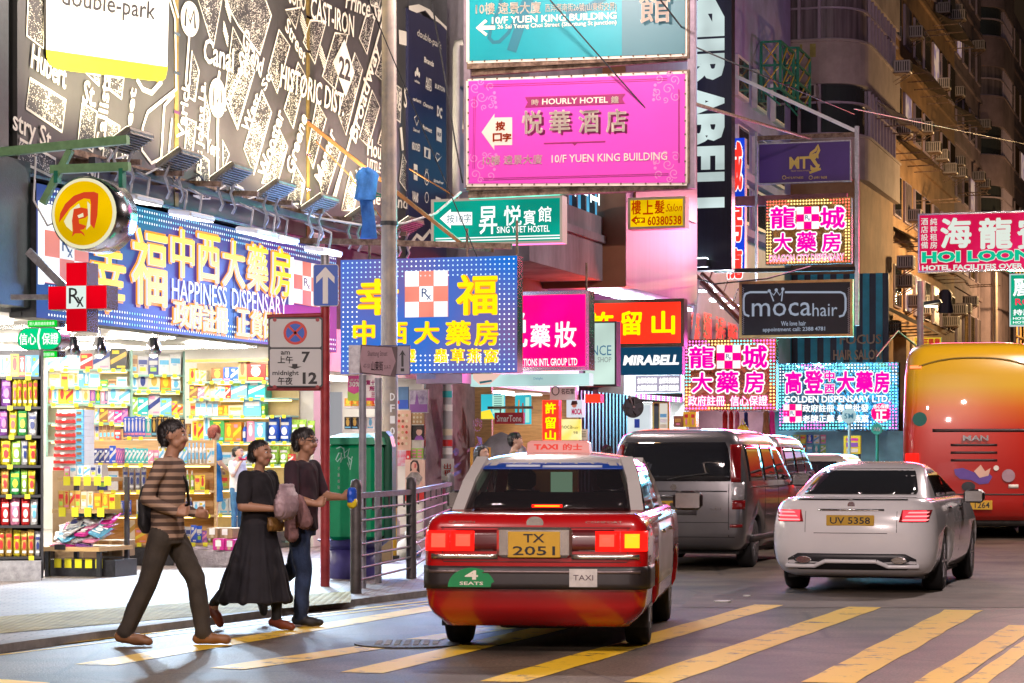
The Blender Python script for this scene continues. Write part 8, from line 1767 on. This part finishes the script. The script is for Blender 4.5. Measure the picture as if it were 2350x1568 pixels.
mb = MB(); P = [(-1.0 + 2.0 * i / 20, 3.33 - .16 * abs(-1 + 2 * i / 20) ** 2.5) for i in range(21)]
mb.tube([lo.rear(x, z, .006) for x, z in P], .018, M('olive_edge', (.2, .13, .01), .4, 0, 0), 6); mb.build('roof_edge_line', bu)
MB().text('MAN', (-.20, .26, 1.80, 1.90), CHROME, lo.rear(0, 1.85)[1] - .03, .03, .01).build('badge_lettering', bu)
mb = MB().lathe([(.13, -.002), (.13, .006)], M('dark_green_sticker', (.0, .10, .08), .5, 0, 0), (-.98, lo.rear(-.98, 2.2)[1] - .012, 2.2), 28, 'y'); mb.build('round_sticker', bu)
mb = MB(); PUR = M('purple_sticker', (.12, .06, .30), .5, 0, .1, 5); yv = lo.rear(0, 1.2)[1] - .012
mb.sheet([(-.36, 1.28), (-.2, 1.30), (.05, 1.2), (.25, 1.22), (.33, 1.14), (.26, 1.02), (.1, 1.0), (-.05, 1.08), (-.25, 1.1), (-.34, 1.18)][::-1], yv, PUR); mb.sheet([(.0, 1.24), (.12, 1.36), (.2, 1.24), (.3, 1.3), (.26, 1.16), (.1, 1.12)][::-1], yv - .003, M('peach_print')); mb.disc(.4, 1.3, .05, yv - .002, PRINTW, 10); mb.disc(.62, 1.16, .12, yv, M('faded_pink_plate'), 14); mb.build('sticker', bu)
for sg in (-1, 1):
    mb = MB(); lo.patch(mb, 'rear', *sorted((sg * 1.0, sg * 1.24)), 1.38, 1.56, RED_ON, .03, 5, 4, th=.05); mb.build('tail_lamp', bu)
    mb = MB(); lo.patch(mb, 'rear', *sorted((sg * .95, sg * 1.16)), 3.14, 3.19, E('orange_red_marker', (1, .2, .08), 2.4), .02, 4, 1); mb.build('marker_lamp', bu)
plate(bu, lo, .02, .62, .62, .17, 'PN 1264', .02)
MB().lathe([(.09, -.01), (.07, .01)], DARK, (.98, lo.rear(.9, .62)[1] - .012, .66), 16, 'y').lathe([(.09, -.01), (.06, .01)], DARK, (-.1, lo.rear(0, .95)[1] - .012, .96), 16, 'y', sx=1.4).build('filler_cap', bu)
mb = MB(); lo.patch(mb, 'rear', .62, .80, .93, 1.0, PRINTW, .008, 3, 2); mb.build('white_label', bu)
for sg in (-1, 1):
    mb = MB(); lo.patch(mb, 'side', .8, 9.4, 1.35, 1.95, VANG, .008, 20, 3, sg); lo.patch(mb, 'side', .8, 9.4, 2.5, 3.1, VANG, .008, 20, 3, sg); mb.build('side_window', bu)
for x in (-1.05, 1.05): wheel(bu, x, 2.4, .48, .28, STEEL, 8); wheel(bu, x, 7.8, .48, .28, STEEL, 8)
MB().box(-1.1, 1.1, .3, 9.5, .22, .5, BLACK).bbox(-1.0, 1.0, .15, .5, .24, .42, M('sooty_engine_bay', (.06, .055, .05), .6, .3, .4, 7), .04).build('underbody', bu)
## people: every body is grown as one surface from tapered limbs
def capsule(p0, r0, p1, r1, n=14, m=5):
    p0, p1 = Vector(p0), Vector(p1); d = (p1 - p0); L = d.length; d = d.normalized() if L > 1e-6 else Vector((0, 0, 1))
    ref = Vector((0, 0, 1)) if abs(d.z) < .9 else Vector((1, 0, 0)); a = d.cross(ref).normalized(); b = a.cross(d).normalized(); R2 = []
    for k in range(m): t = PI / 2 * (1 - k / m) * .985; R2.append((p0 - d * r0 * math.sin(t), r0 * math.cos(t)))
    R2 += [(p0, r0), (p1, r1)]
    for k in range(1, m + 1): t = PI / 2 * k / m * .985; R2.append((p1 + d * r1 * math.sin(t), r1 * math.cos(t)))
    return [[c + (a * math.cos(2 * PI * i / n) + b * math.sin(2 * PI * i / n)) * r for i in range(n)] for c, r in R2]
def grow(name, prims, parent, voxel, smooth=4, jitter=0.):
    """prims: ('c', p0, r0, p1, r1, mat) tapered limb; ('l', [(x, y, z, rx, ry)...], mat) stacked ellipses. Joined, remeshed to one surface, then each face takes the cloth of the limb it lies on."""
    mb = MB(); dummy = BLACK; mats = []
    for p in prims:
        if p[0] == 'c': mb.rings(capsule(*p[1:5]), dummy)
        else: mb.rings([[(x + rx * math.cos(2 * PI * i / 24), y + ry * math.sin(2 * PI * i / 24), z) for i in range(24)] for x, y, z, rx, ry in p[1]], dummy)
        if p[-1] not in mats: mats.append(p[-1])
    o = mb.build(name, parent)
    bm = bmesh.new(); bm.from_mesh(o.data); bmesh.ops.recalc_face_normals(bm, faces=bm.faces); bm.to_mesh(o.data); bm.free()
    r = o.modifiers.new('r', 'REMESH'); r.mode = 'VOXEL'; r.voxel_size = voxel; r.use_smooth_shade = True
    if smooth: s = o.modifiers.new('s', 'SMOOTH'); s.factor = .5; s.iterations = smooth
    bpy.context.view_layer.update(); bake(o); me = o.data; me.materials.clear()
    for m in mats: me.materials.append(m)
    n = len(me.polygons); c = np.empty(n * 3); me.polygons.foreach_get('center', c); c = c.reshape(-1, 3); best = np.full(n, 1e9); idx = np.zeros(n, dtype=np.int32)
    for p in prims:
        if p[0] == 'c':
            a, b = np.array(p[1]), np.array(p[3]); ab = b - a; t = np.clip(((c - a) @ ab) / max(ab @ ab, 1e-9), 0, 1); d = np.linalg.norm(c - (a + t[:, None] * ab), axis=1) - (p[2] + (p[4] - p[2]) * t)
        else:
            A = np.array(p[1]); o_ = np.argsort(A[:, 2]); A = A[o_]; z = np.clip(c[:, 2], A[0, 2], A[-1, 2]); f = [np.interp(z, A[:, 2], A[:, k]) for k in (0, 1, 3, 4)]
            q = np.sqrt(((c[:, 0] - f[0]) / f[2]) ** 2 + ((c[:, 1] - f[1]) / f[3]) ** 2); d = np.maximum((q - 1) * np.minimum(f[2], f[3]), np.abs(c[:, 2] - z))
        k = d < best - .0005; best[k] = d[k]; idx[k] = mats.index(p[-1])
    me.polygons.foreach_set('material_index', idx); me.polygons.foreach_set('use_smooth', np.ones(n, dtype=bool))
    nv = len(me.vertices); co = np.empty(nv * 3); nr = np.empty(nv * 3); me.vertices.foreach_get('co', co); me.vertices.foreach_get('normal', nr); co = co.reshape(-1, 3); x, y, z = co.T
    if jitter: h = jitter * np.sin(x * 260 + z * 70) * np.sin(y * 240 + z * 50)
    else:                                                     # folds in the cloth, not on skin
        cl = np.zeros(nv, dtype=bool); bare = {i for i, m in enumerate(mats) if 'skin' in m.name}
        for p, i in zip(me.polygons, idx):
            if i not in bare: cl[list(p.vertices)] = True
        h = .006 * cl * np.sin(z * 27 + x * 22 + 5 * np.sin(x * 13 + y * 9)) * np.sin(x * 19 + y * 15 + z * 7)
    if jitter:                                                # loose strands over the hair
        mb = MB(); rg = random.Random(5)
        for i in range(0, nv, 4):
            c = Vector(co[i]); q = Vector(nr.reshape(-1, 3)[i]); t = Vector((-q.y, q.x, 0)) * .0045; e = c + q * rg.uniform(.004, .014) + Vector((rg.uniform(-.01, .01), .006, -rg.uniform(.012, .03))); mb.add([c - t, c + t, e + t * .2], [(0, 1, 2)], mats[0], True)
        if 'hair' in name: mb.build('hair_strand', o)
    me.vertices.foreach_set('co', (co + nr.reshape(-1, 3) * h[:, None]).ravel())
    me.update(); return o
SKIN = M('warm_skin', (.40, .21, .13), .5, 0, .08, 6); SKINL = M('pale_skin', (.66, .41, .30), .5, 0, .08, 6); LIP = M('lip_skin', (.42, .13, .11), .45, 0, 0); EYEW = M('eye_white', (.7, .7, .68), .3, 0, 0)
def hand(w, d, l, mat, curl=.6, k=1.):
    """palm, four bent fingers of unequal length and a thumb; d points along the fingers, l towards the thumb"""
    w, d, l = Vector(w), Vector(d).normalized(), Vector(l).normalized(); nrm = d.cross(l); out = []
    out.append(('c', tuple(w), .027 * k, tuple(w + d * .05 * k + l * .014), .026 * k, mat)); out.append(('c', tuple(w - l * .004), .026 * k, tuple(w + d * .055 * k - l * .016), .022 * k, mat))
    for i, L in enumerate((.9, 1.0, .95, .75)):
        b = w + d * .072 * k + l * (.030 - .02 * i) * k; m = b + (d * (1 - .3 * curl) + nrm * curl * .6) * .036 * L * k; t = m + (d * (.7 - curl * .6) + nrm * (.3 + curl * .6)) * .034 * L * k
        out += [('c', tuple(b), .0105 * k, tuple(m), .0098 * k, mat), ('c', tuple(m), .0098 * k, tuple(t), .0085 * k, mat)]
    b = w + d * .02 * k + l * .028 * k; m = b + (d * .6 + l * .7).normalized() * .035 * k; t = m + (d * .85 + l * .15 + nrm * .3).normalized() * .03 * k
    return out + [('c', tuple(b), .0125 * k, tuple(m), .011 * k, mat), ('c', tuple(m), .011 * k, tuple(t), .009 * k, mat)]
def head(c, f, skin, k=1.):
    """head at centre c facing along f (unit, in the x, y plane)"""
    c, f = Vector(c), Vector(f).normalized(); s = Vector((-f.y, f.x, 0)); u = Vector((0, 0, 1)); P = lambda a, b, h: tuple(c + f * a * k + s * b * k + u * h * k)
    out = [('c', P(-.03, 0, .025), .082 * k, P(.012, 0, .02), .082 * k, skin), ('c', P(.02, 0, -.01), .07 * k, P(.042, 0, -.075), .045 * k, skin), ('c', P(.03, .028, -.055), .042 * k, P(.03, -.028, -.055), .042 * k, skin),
           ('c', P(.088, 0, .0), .011 * k, P(.102, 0, -.03), .016 * k, skin), ('c', P(.08, .032, -.022), .022 * k, P(.075, .036, -.03), .022 * k, skin), ('c', P(.08, -.032, -.022), .022 * k, P(.075, -.036, -.03), .022 * k, skin),
           ('c', P(.086, .018, -.062), .009 * k, P(.086, -.018, -.062), .009 * k, LIP), ('c', P(-.01, .078, .01), .014 * k, P(-.006, .080, -.022), .012 * k, skin), ('c', P(-.01, -.078, .01), .014 * k, P(-.006, -.080, -.022), .012 * k, skin)]
    return out, P
def eyes(P, parent, k=1., hair=INK, f=None):
    for sg in (-1, 1):
        e = MB().ball(P(.076, sg * .032, .008), .0135 * k, EYEW, 10, 6).ball(P(.086, sg * .032, .008), .0075 * k, INK, 8, 6).build('eye', parent)
        MB().tube([P(.085, sg * .015, .034), P(.086, sg * .032, .040), P(.074, sg * .05, .035)], .005 * k, hair, 6).build('eyebrow', parent)
def person(label, loc, rz, k, pr, headc, face, skin, hair, hairprims, voxel=.009, group=None, brow=True):
    """pr: limb list for a 1.71 m figure whose feet stand at z = 0 and who faces -y; k scales it"""
    r = thing('person', label, 'person', loc, rz, group); hp, P = head(headc, face, skin)
    b = grow('body', pr + hp, r, voxel); hr = grow('hair', [(a[0], *a[1:]) for a in hairprims(P)], r, voxel, 1, .009)
    eyes(P, r, hair=hair); r.scale = (k, k, k)
    return r
def short_hair(mat, top=.0, fringe=.0):
    return lambda P: [('c', P(-.042, 0, .035), .085, P(-.004, 0, .046), .079 + top, mat), ('c', P(.03, .03, .074), .026 + fringe, P(.03, -.03, .074), .026 + fringe, mat), ('c', P(-.07, .03, -.02), .045, P(-.07, -.03, -.02), .045, mat), ('c', P(-.06, .055, .0), .03, P(-.07, .035, -.06), .025, mat), ('c', P(-.06, -.055, .0), .03, P(-.07, -.035, -.06), .025, mat), ('c', P(-.03, .062, .03), .024, P(-.02, .06, .045), .026, mat), ('c', P(-.03, -.062, .03), .024, P(-.02, -.06, .045), .026, mat)]
def long_hair(mat, L=.3):
    return lambda P: short_hair(mat)(P) + [('c', P(-.07, .035, 0), .055, P(-.10, .03, -L), .035, mat), ('c', P(-.07, -.035, 0), .055, P(-.10, -.03, -L), .035, mat), ('c', P(-.02, .085, .03), .022, P(-.035, .09, -.14), .024, mat), ('c', P(-.02, -.085, .03), .022, P(-.035, -.09, -.14), .024, mat), ('c', P(.04, .05, .075), .03, P(.065, .055, .03), .02, mat)]
HAIRK = M('black_hair', (.015, .012, .012), .45, 0, .3, 30); HAIRR = M('dyed_red_hair', (.22, .035, .02), .5, 0, .35, 40, .4, bscale=60)
def leg(hip, knee, ank, toe, cloth, shoe, rt=.088, rk=.062, ra=.052, cuff=True, skin=None, toer=.04):
    o = [('c', hip, rt, knee, rk, cloth), ('c', knee, rk, ank, ra, cloth)]
    a, t = Vector(ank), Vector(toe); h = a + Vector((0, 0, -.045)); back = (a - t); back.z = 0; back.normalize()
    o += [('c', tuple(h + back * .045), .042, tuple(h.lerp(t, .5)), .043, shoe), ('c', tuple(h.lerp(t, .5)), .043, tuple(t), .034, shoe)]
    if skin: o.append(('c', ank, ra * .8, tuple(h), .036, skin))
    return o
def arm(sh, el, wr, cloth, skin, d, l, sleeve=1., r0=.056, r1=.042, r2=.030, curl=.6):
    """sleeve 1: to the wrist, .5: to the elbow, .3: short"""
    S0, E0, W0 = Vector(sh), Vector(el), Vector(wr); o = []
    if sleeve >= .95: o += [('c', sh, r0, el, r1 + .008, cloth), ('c', el, r1 + .008, tuple(E0.lerp(W0, .92)), r2 + .010, cloth), ('c', tuple(E0.lerp(W0, .8)), r2, wr, r2 - .004, skin)]
    else:
        q = tuple(S0.lerp(E0, sleeve * 2)); o += [('c', sh, r0 + .004, q, r1 + .018, cloth), ('c', tuple(S0.lerp(E0, .3)), r1 + .003, el, r1 - .002, skin), ('c', el, r1 - .002, wr, r2 - .005, skin)]
    return o + hand(wr, d, l, skin, curl)
def torso(cloth, hipc, y0=0., lean=0., w=1., hem=.86, belly=0.):
    return [('l', [(0, y0, hem, .165 * w, .125 + belly), (0, y0, .98, .165 * w, .122 + belly), (0, y0 - lean * .3, 1.10, .155 * w, .115 + belly), (0, y0 - lean * .6, 1.24, .175 * w, .122), (0, y0 - lean * .9, 1.36, .182 * w, .105), (0, y0 - lean, 1.42, .13 * w, .075)], cloth),
            ('c', (-.15 * w, y0 - lean, 1.385), .055, (.15 * w, y0 - lean, 1.385), .055, cloth)]
# ---- striped walker
def stripes(key, a, b, s):
    if key in _M: return _M[key]
    m, t, bs = _mat(key); tc = t.nodes.new('ShaderNodeTexCoord'); w = t.nodes.new('ShaderNodeTexWave'); w.bands_direction = 'Z'; w.inputs['Scale'].default_value = s; w.inputs['Distortion'].default_value = .5; w.inputs['Detail Scale'].default_value = 1.
    cr = t.nodes.new('ShaderNodeValToRGB'); cr.color_ramp.elements[0].color = (*a, 1); cr.color_ramp.elements[1].color = (*b, 1); cr.color_ramp.elements[0].position = .48; cr.color_ramp.elements[1].position = .56
    t.links.new(tc.outputs['Object'], w.inputs[0]); t.links.new(w.outputs[0], cr.inputs[0]); t.links.new(cr.outputs[0], bs.inputs['Base Color']); bs.inputs['Roughness'].default_value = .85; _M[key] = m; return m
STR = stripes('brown_striped_knit', (.10, .065, .05), (.40, .27, .19), 5.4); OLIVE = M('dark_olive_trousers', (.045, .036, .027), .85, 0, .25, 6); TANB = M('tan_leather_shoe', (.22, .10, .04), .5, 0, .2, 7)
pr = torso(STR, 0, .0, .03, 1.03, .82) + [('l', [(0, 0, .78, .15, .115), (0, 0, .83, .15, .115)], OLIVE)]
pr += leg((-.085, .02, .84), (-.09, .13, .48), (-.09, .30, .115), (-.09, .12, .038), OLIVE, TANB, .10, .074, .066) + leg((.085, -.02, .84), (.09, -.20, .50), (.09, -.26, .10), (.09, -.44, .045), OLIVE, TANB, .10, .074, .066)
pr += arm((-.2, .0, 1.38), (-.245, .10, 1.12), (-.20, -.12, 1.02), STR, SKIN, (0, -1, .1), (.3, 0, 1)) + arm((.2, -.03, 1.38), (.25, .06, 1.12), (.22, -.16, 1.0), STR, SKIN, (0, -1, 0), (-.3, 0, 1)) + [('c', (0, -.02, 1.42), .055, (0, -.05, 1.50), .052, SKIN)]
g1 = gnd(384, 1482); g1.z = .0
person('dark haired person in a brown striped jumper and olive trousers striding right at the kerb', (g1.x, g1.y, 0), PI / 2 - .12, 1.03, pr, (0, -.05, 1.60), (0, -1, 0), SKIN, HAIRK, short_hair(HAIRK, .006), .009)
bp2 = thing('sling_bag', 'small black sling bag on the back of the person in stripes', 'bag', (g1.x, g1.y, 0), PI / 2 - .12); bp2.scale = (1.03,) * 3
grow('pack', [('l', [(-.02, .14, .86, .08, .04), (-.02, .16, .92, .11, .055), (-.02, .165, 1.1, .11, .055), (-.02, .15, 1.22, .08, .04)], M('black_nylon', (.012, .012, .015), .6, 0, .2, 8))], bp2, .012)
MB().tube([(-.1, .14, 1.18), (-.14, .06, 1.40), (-.1, -.06, 1.41), (.0, -.15, 1.25), (.15, -.13, 1.08), (.17, .0, 1.0), (.06, .14, .95)], .012, M('black_nylon'), 8).build('strap', bp2)
# ---- woman in a long black skirt
BLKT = M('black_jersey', (.016, .014, .018), .9, 0, .3, 6); BLKS = M('black_skirt_cloth', (.012, .011, .016), .85, 0, .3, 3, .3, bscale=5); BRS = M('brown_sandal', (.16, .035, .015), .5, 0, .2, 8); TIGHT = M('black_leggings', (.012, .012, .012), .8, 0, 0)
pr = torso(BLKT, 0, 0, .02, 1.10, .96, .02) + [('l', [(-.02, .04, .26, .34, .31), (0, .02, .45, .29, .26), (0, 0, .72, .23, .19), (0, 0, .95, .185, .14), (0, 0, 1.02, .165, .125)], BLKS)]
for a in range(9): th = 2 * PI * a / 9; pr.append(('c', (.17 * math.cos(th), .13 * math.sin(th), .9), .022, (.335 * math.cos(th), .04 + .30 * math.sin(th), .28), .045, BLKS))
pr += leg((.08, -.02, .8), (.085, -.13, .46), (.08, -.15, .12), (.085, -.31, .035), TIGHT, BRS, .085, .06, .045, skin=SKIN) + leg((-.08, .05, .8), (-.09, .20, .45), (-.09, .42, .24), (-.09, .36, .05), TIGHT, BRS, .085, .06, .045, skin=SKIN)
pr += arm((-.19, 0, 1.38), (-.26, -.02, 1.12), (-.09, -.24, 1.10), BLKT, SKIN, (.8, -.5, .1), (0, -.2, 1), .38, .062, .05, .034, .9) + arm((.19, 0, 1.38), (.26, -.04, 1.13), (.06, -.25, 1.16), BLKT, SKIN, (-.9, -.35, .1), (0, -.2, 1), .38, .062, .05, .034, .9) + [('c', (0, 0, 1.42), .05, (0, -.03, 1.50), .047, SKIN)]
g2 = gnd(592, 1447)
person('woman in a black top and long flared skirt clutching a pale bag', (g2.x, g2.y, 0), 1.05, .95, pr, (0, -.035, 1.595), (0, -1, 0), SKIN, HAIRK, lambda P: short_hair(HAIRK)(P) + [('c', P(-.1, 0, .0), .045, P(-.12, 0, -.04), .03, HAIRK)], .009)
def held(name, label, cat, prims, base, rz, k, voxel=.01, part='body', jit=.008):
    r = thing(name, label, cat, (base.x, base.y, 0), rz); r.scale = (k, k, k); grow(part, prims, r, voxel, 4, jit); return r
held('shopping_bag', 'crumpled pale pink shopping bag held against the chest of the woman in black', 'bag', [('l', [(.0, -.30, 1.0, .08, .03), (0, -.30, 1.03, .13, .055), (0, -.31, 1.08, .15, .07), (0, -.31, 1.15, .16, .075), (0.01, -.31, 1.22, .14, .06), (.02, -.30, 1.29, .11, .02), (.02, -.3, 1.32, .12, .015)], M('pale_pink_plastic', (.42, .30, .33), .4, 0, .25, 8))], g2, 1.05, .95)
held('waist_bag', 'brown leather bag at the waist of the woman in black', 'bag', [('l', [(-.02, -.20, .90, .10, .04), (-.02, -.21, .95, .115, .05), (-.02, -.20, 1.02, .10, .03)], M('brown_leather', (.17, .085, .02), .5, 0, .2, 6))], g2, 1.05, .95)
# ---- man in a dark print T-shirt and jeans
NAVT = M('dark_print_tee', (.022, .016, .024), .9, 0, 0, 5, col2=(.05, .02, .03)); JEAN = M('indigo_denim', (.018, .035, .085), .85, 0, .4, 5, .2, bscale=60); SNK = M('black_sneaker', (.018, .018, .02), .6, 0, .3, 9); SOLE = M('pale_sole', (.5, .42, .4), .6, 0, 0)
pr = torso(NAVT, 0, 0, .02, 1.10, .84, .012) + [('l', [(0, 0, .79, .15, .115), (0, 0, .85, .15, .115)], JEAN)]
pr += leg((-.085, 0, .88), (-.09, -.06, .48), (-.09, -.03, .105), (-.09, -.21, .04), JEAN, SNK, .10, .075, .062) + leg((.085, .03, .88), (.09, .10, .50), (.09, .42, .30), (.09, .40, .10), JEAN, SNK, .10, .075, .062)
pr += [('c', (-.09, .02, .022), .022, (-.09, -.2, .018), .02, SOLE)]
pr += arm((-.21, 0, 1.38), (-.27, -.02, 1.12), (-.22, -.22, 1.07), NAVT, SKIN, (.1, -1, .1), (.4, 0, 1), .40, .062, .05, .034, .8) + arm((.21, -.02, 1.38), (.27, -.08, 1.13), (.20, -.30, 1.12), NAVT, SKIN, (0, -1, .2), (-.3, 0, 1), .40, .062, .05, .034, .8) + [('c', (0, 0, 1.42), .056, (0, -.03, 1.50), .054, SKIN)]
g3 = gnd(692, 1437)
m3 = person('man with glasses in a dark printed T-shirt and jeans walking right beside the red post', (g3.x, g3.y, 0), 1.25, 1.01, pr, (0, -.035, 1.60), (0, -1, 0), SKIN, HAIRK, short_hair(HAIRK, .008), .009)
mb = MB()
for sg in (-1, 1): mb.tube([(sg * .034 + .024 * math.cos(a), -.128, 1.61 + .018 * math.sin(a)) for a in [2 * PI * i / 12 for i in range(13)]], .003, INK, 5); mb.tube([(sg * .058, -.127, 1.615), (sg * .085, -.03, 1.615)], .003, INK, 5)
mb.build('spectacles', m3)
held('cardigan', 'pinkish grey cloth bundle hanging from the arm of the man in jeans', 'cloth', [('c', (-.30, -.10, 1.10), .05, (-.30, -.16, .92), .07, M('dusty_pink_cloth', (.26, .14, .14), .9, 0, .3, 5)), ('c', (-.29, -.02, 1.08), .045, (-.31, -.04, .80), .06, M('dusty_pink_cloth'))], g3, 1.25, 1.01)
held('snack_pack', 'small blue and yellow packet held out in front by the man in jeans', 'packet', [('l', [(.18, -.40, 1.08, .05, .03), (.18, -.40, 1.14, .06, .035), (.18, -.40, 1.20, .05, .03)], card('blue')), ('c', (.18, -.40, 1.06), .04, (.18, -.41, 1.07), .04, card('yellow'))], g3, 1.25, 1.01)
# ---- shopkeeper in blue, boy with a pink handset (both stand on the raised shop floor)
BLUD = M('royal_blue_dress', (.0, .13, .42), .75, 0, .15, 4); WTEE = M('white_cotton_tee', (.74, .74, .74), .85, 0, .08, 4); BJ = M('blue_jeans_light', (.05, .16, .32), .85, 0, .3, 5); PKPL = M('pink_plastic', (.62, .03, .10), .3, 0, .1, 3)
pr = torso(BLUD, 0, 0, .0, .95, .80) + [('l', [(0, 0, .50, .19, .16), (0, 0, .70, .18, .15), (0, 0, .90, .17, .135), (0, 0, 1.0, .16, .12)], BLUD)] + leg((-.08, 0, .8), (-.08, 0, .45), (-.08, 0, .1), (-.08, -.15, .04), SKINL, SNK, .075, .055, .04) + leg((.08, 0, .8), (.08, .03, .45), (.08, .03, .1), (.08, -.12, .04), SKINL, SNK, .075, .055, .04)
pr += arm((-.18, 0, 1.38), (-.23, -.02, 1.12), (-.2, -.2, 1.0), BLUD, SKINL, (.2, -1, -.2), (.4, 0, 1), .35) + arm((.18, 0, 1.38), (.22, .0, 1.12), (.2, -.18, .98), BLUD, SKINL, (0, -1, -.2), (-.3, 0, 1), .35) + [('c', (0, 0, 1.42), .05, (0, -.02, 1.50), .047, SKINL)]
p4 = at(489, 1213, 38); person('shop woman with short red hair and a royal blue dress standing among the shelves', (p4.x, p4.y, SHF), 2.1, .985, pr, (0, -.03, 1.595), (.35, -1, 0), SKINL, HAIRR, lambda P: short_hair(HAIRR, .02, .012)(P), .01)
pr = torso(WTEE, 0, 0, 0, .98, .84, .02) + [('l', [(0, 0, .8, .16, .13), (0, 0, .96, .16, .125)], BJ)] + leg((-.085, 0, .88), (-.09, 0, .48), (-.09, 0, .1), (-.09, -.16, .04), BJ, SNK) + leg((.085, 0, .88), (.09, 0, .48), (.09, 0, .1), (.09, -.16, .04), BJ, SNK)
pr += arm((-.18, 0, 1.38), (-.25, -.10, 1.16), (-.10, -.16, 1.40), WTEE, SKINL, (.5, -.3, .6), (.6, 0, .3), .40, .06, .046, .032, .9) + arm((.18, 0, 1.38), (.25, .0, 1.12), (.24, -.08, .90), WTEE, SKINL, (0, -.2, -1), (-.3, -1, 0), .40, .06, .046, .032) + [('c', (0, 0, 1.42), .052, (0, -.02, 1.49), .05, SKINL)]
p5 = at(544, 1200, 37.0); bz = SHF
pb5 = person('boy in a white T-shirt with a pink handset at his mouth', (p5.x, p5.y, bz), 1.0, .79, pr, (0, -.03, 1.60), (.25, -1, 0), SKINL, HAIRK, short_hair(HAIRK, -.004), .011)
MB().ball((.02, -.142, 1.18), .05, NAVYINK, 10, 6, sy=.2).ball((.03, -.145, 1.10), .035, RRED, 10, 6, sy=.2).build('shirt_print', pb5)
r = thing('toy_handset', 'pink toy telephone handset held at the mouth of the boy', 'toy', (p5.x, p5.y, bz), 1.0); r.scale = (.79,) * 3; grow('handset', [('c', (-.16, -.19, 1.50), .03, (-.10, -.19, 1.47), .022, PKPL), ('c', (-.10, -.19, 1.47), .022, (.02, -.19, 1.47), .022, PKPL), ('c', (.02, -.19, 1.47), .022, (.07, -.18, 1.49), .034, PKPL)], r, .01)
# ---- passers-by behind the taxi
def passer(label, u, v_top, Y, rz, k, top, low, hair, skin=SKINL, sleeve=1.):
    pr = torso(top, 0, 0, .02, 1.0, .82, .01) + [('l', [(0, 0, .80, .155, .12), (0, 0, .95, .16, .118)], low)] + leg((-.085, 0, .88), (-.09, -.05, .48), (-.09, -.12, .1), (-.09, -.28, .04), low, SNK) + leg((.085, 0, .88), (.09, .1, .48), (.09, .3, .15), (.09, .18, .04), low, SNK)
    pr += arm((-.19, 0, 1.38), (-.23, .06, 1.12), (-.2, -.08, .92), top, skin, (0, -.3, -1), (.3, -1, 0), sleeve) + arm((.19, 0, 1.38), (.23, -.04, 1.12), (.2, -.14, .93), top, skin, (0, -.3, -1), (-.3, -1, 0), sleeve) + [('c', (0, 0, 1.42), .052, (0, -.03, 1.50), .05, skin)]
    p = at(u, 0, Y); person(label, (p.x, p.y, PZ), rz, k, pr, (0, -.035, 1.595), (0, -1, 0), skin, HAIRK, hair, .013)
PKT = M('pale_pink_blouse', (.72, .42, .40), .85, 0, .1, 4); KHA = M('khaki_jacket', (.36, .26, .14), .85, 0, .25, 5)
passer('woman with long dark hair and pale pink blouse behind the left taxi corner', 1102, 1022, 34.0, 1.1, .93, PKT, JEAN, long_hair(HAIRK, .32), sleeve=.4)
passer('man with short black hair and khaki jacket passing the snack shop', 1178, 975, 37.5, PI / 2, 1.06, KHA, OLIVE, short_hair(HAIRK, .008))
passer('dark haired person whose head just shows between the taxi roof sign and the grey van', 1392, 1020, 41.0, PI, .96, NAVT, JEAN, short_hair(HAIRK))
## unseen street lamps added out of view for fill light; then the lamp post's light
NEARW = (1, .80, .76)
added_street_lamp(-19, 5.0, 'street lamp on the pavement left of the camera', 1900, 0.2, NEARW)
added_street_lamp(-36, 14.5, 'street lamp behind the camera', 12000, PI, NEARW)  # added to light the vehicle rears from the front
added_street_lamp(-15, 15.2, 'street lamp across the road, right of the camera', 2600, PI, NEARW)
added_street_lamp(12, 15.6, 'street lamp across the road, level with the vans', 5000, PI, NEARW)
added_street_lamp(40, 15.8, 'street lamp across the road, farther than the bus', 1800, PI, (.9, .45, .6))  # added lamp, its pink tint stands in for neon spill
lamp('lamp_post_light', 'POINT', tuple(lp.location + Vector((1.75, -.57, 9.9))), 1500, NEARW, size=.25)
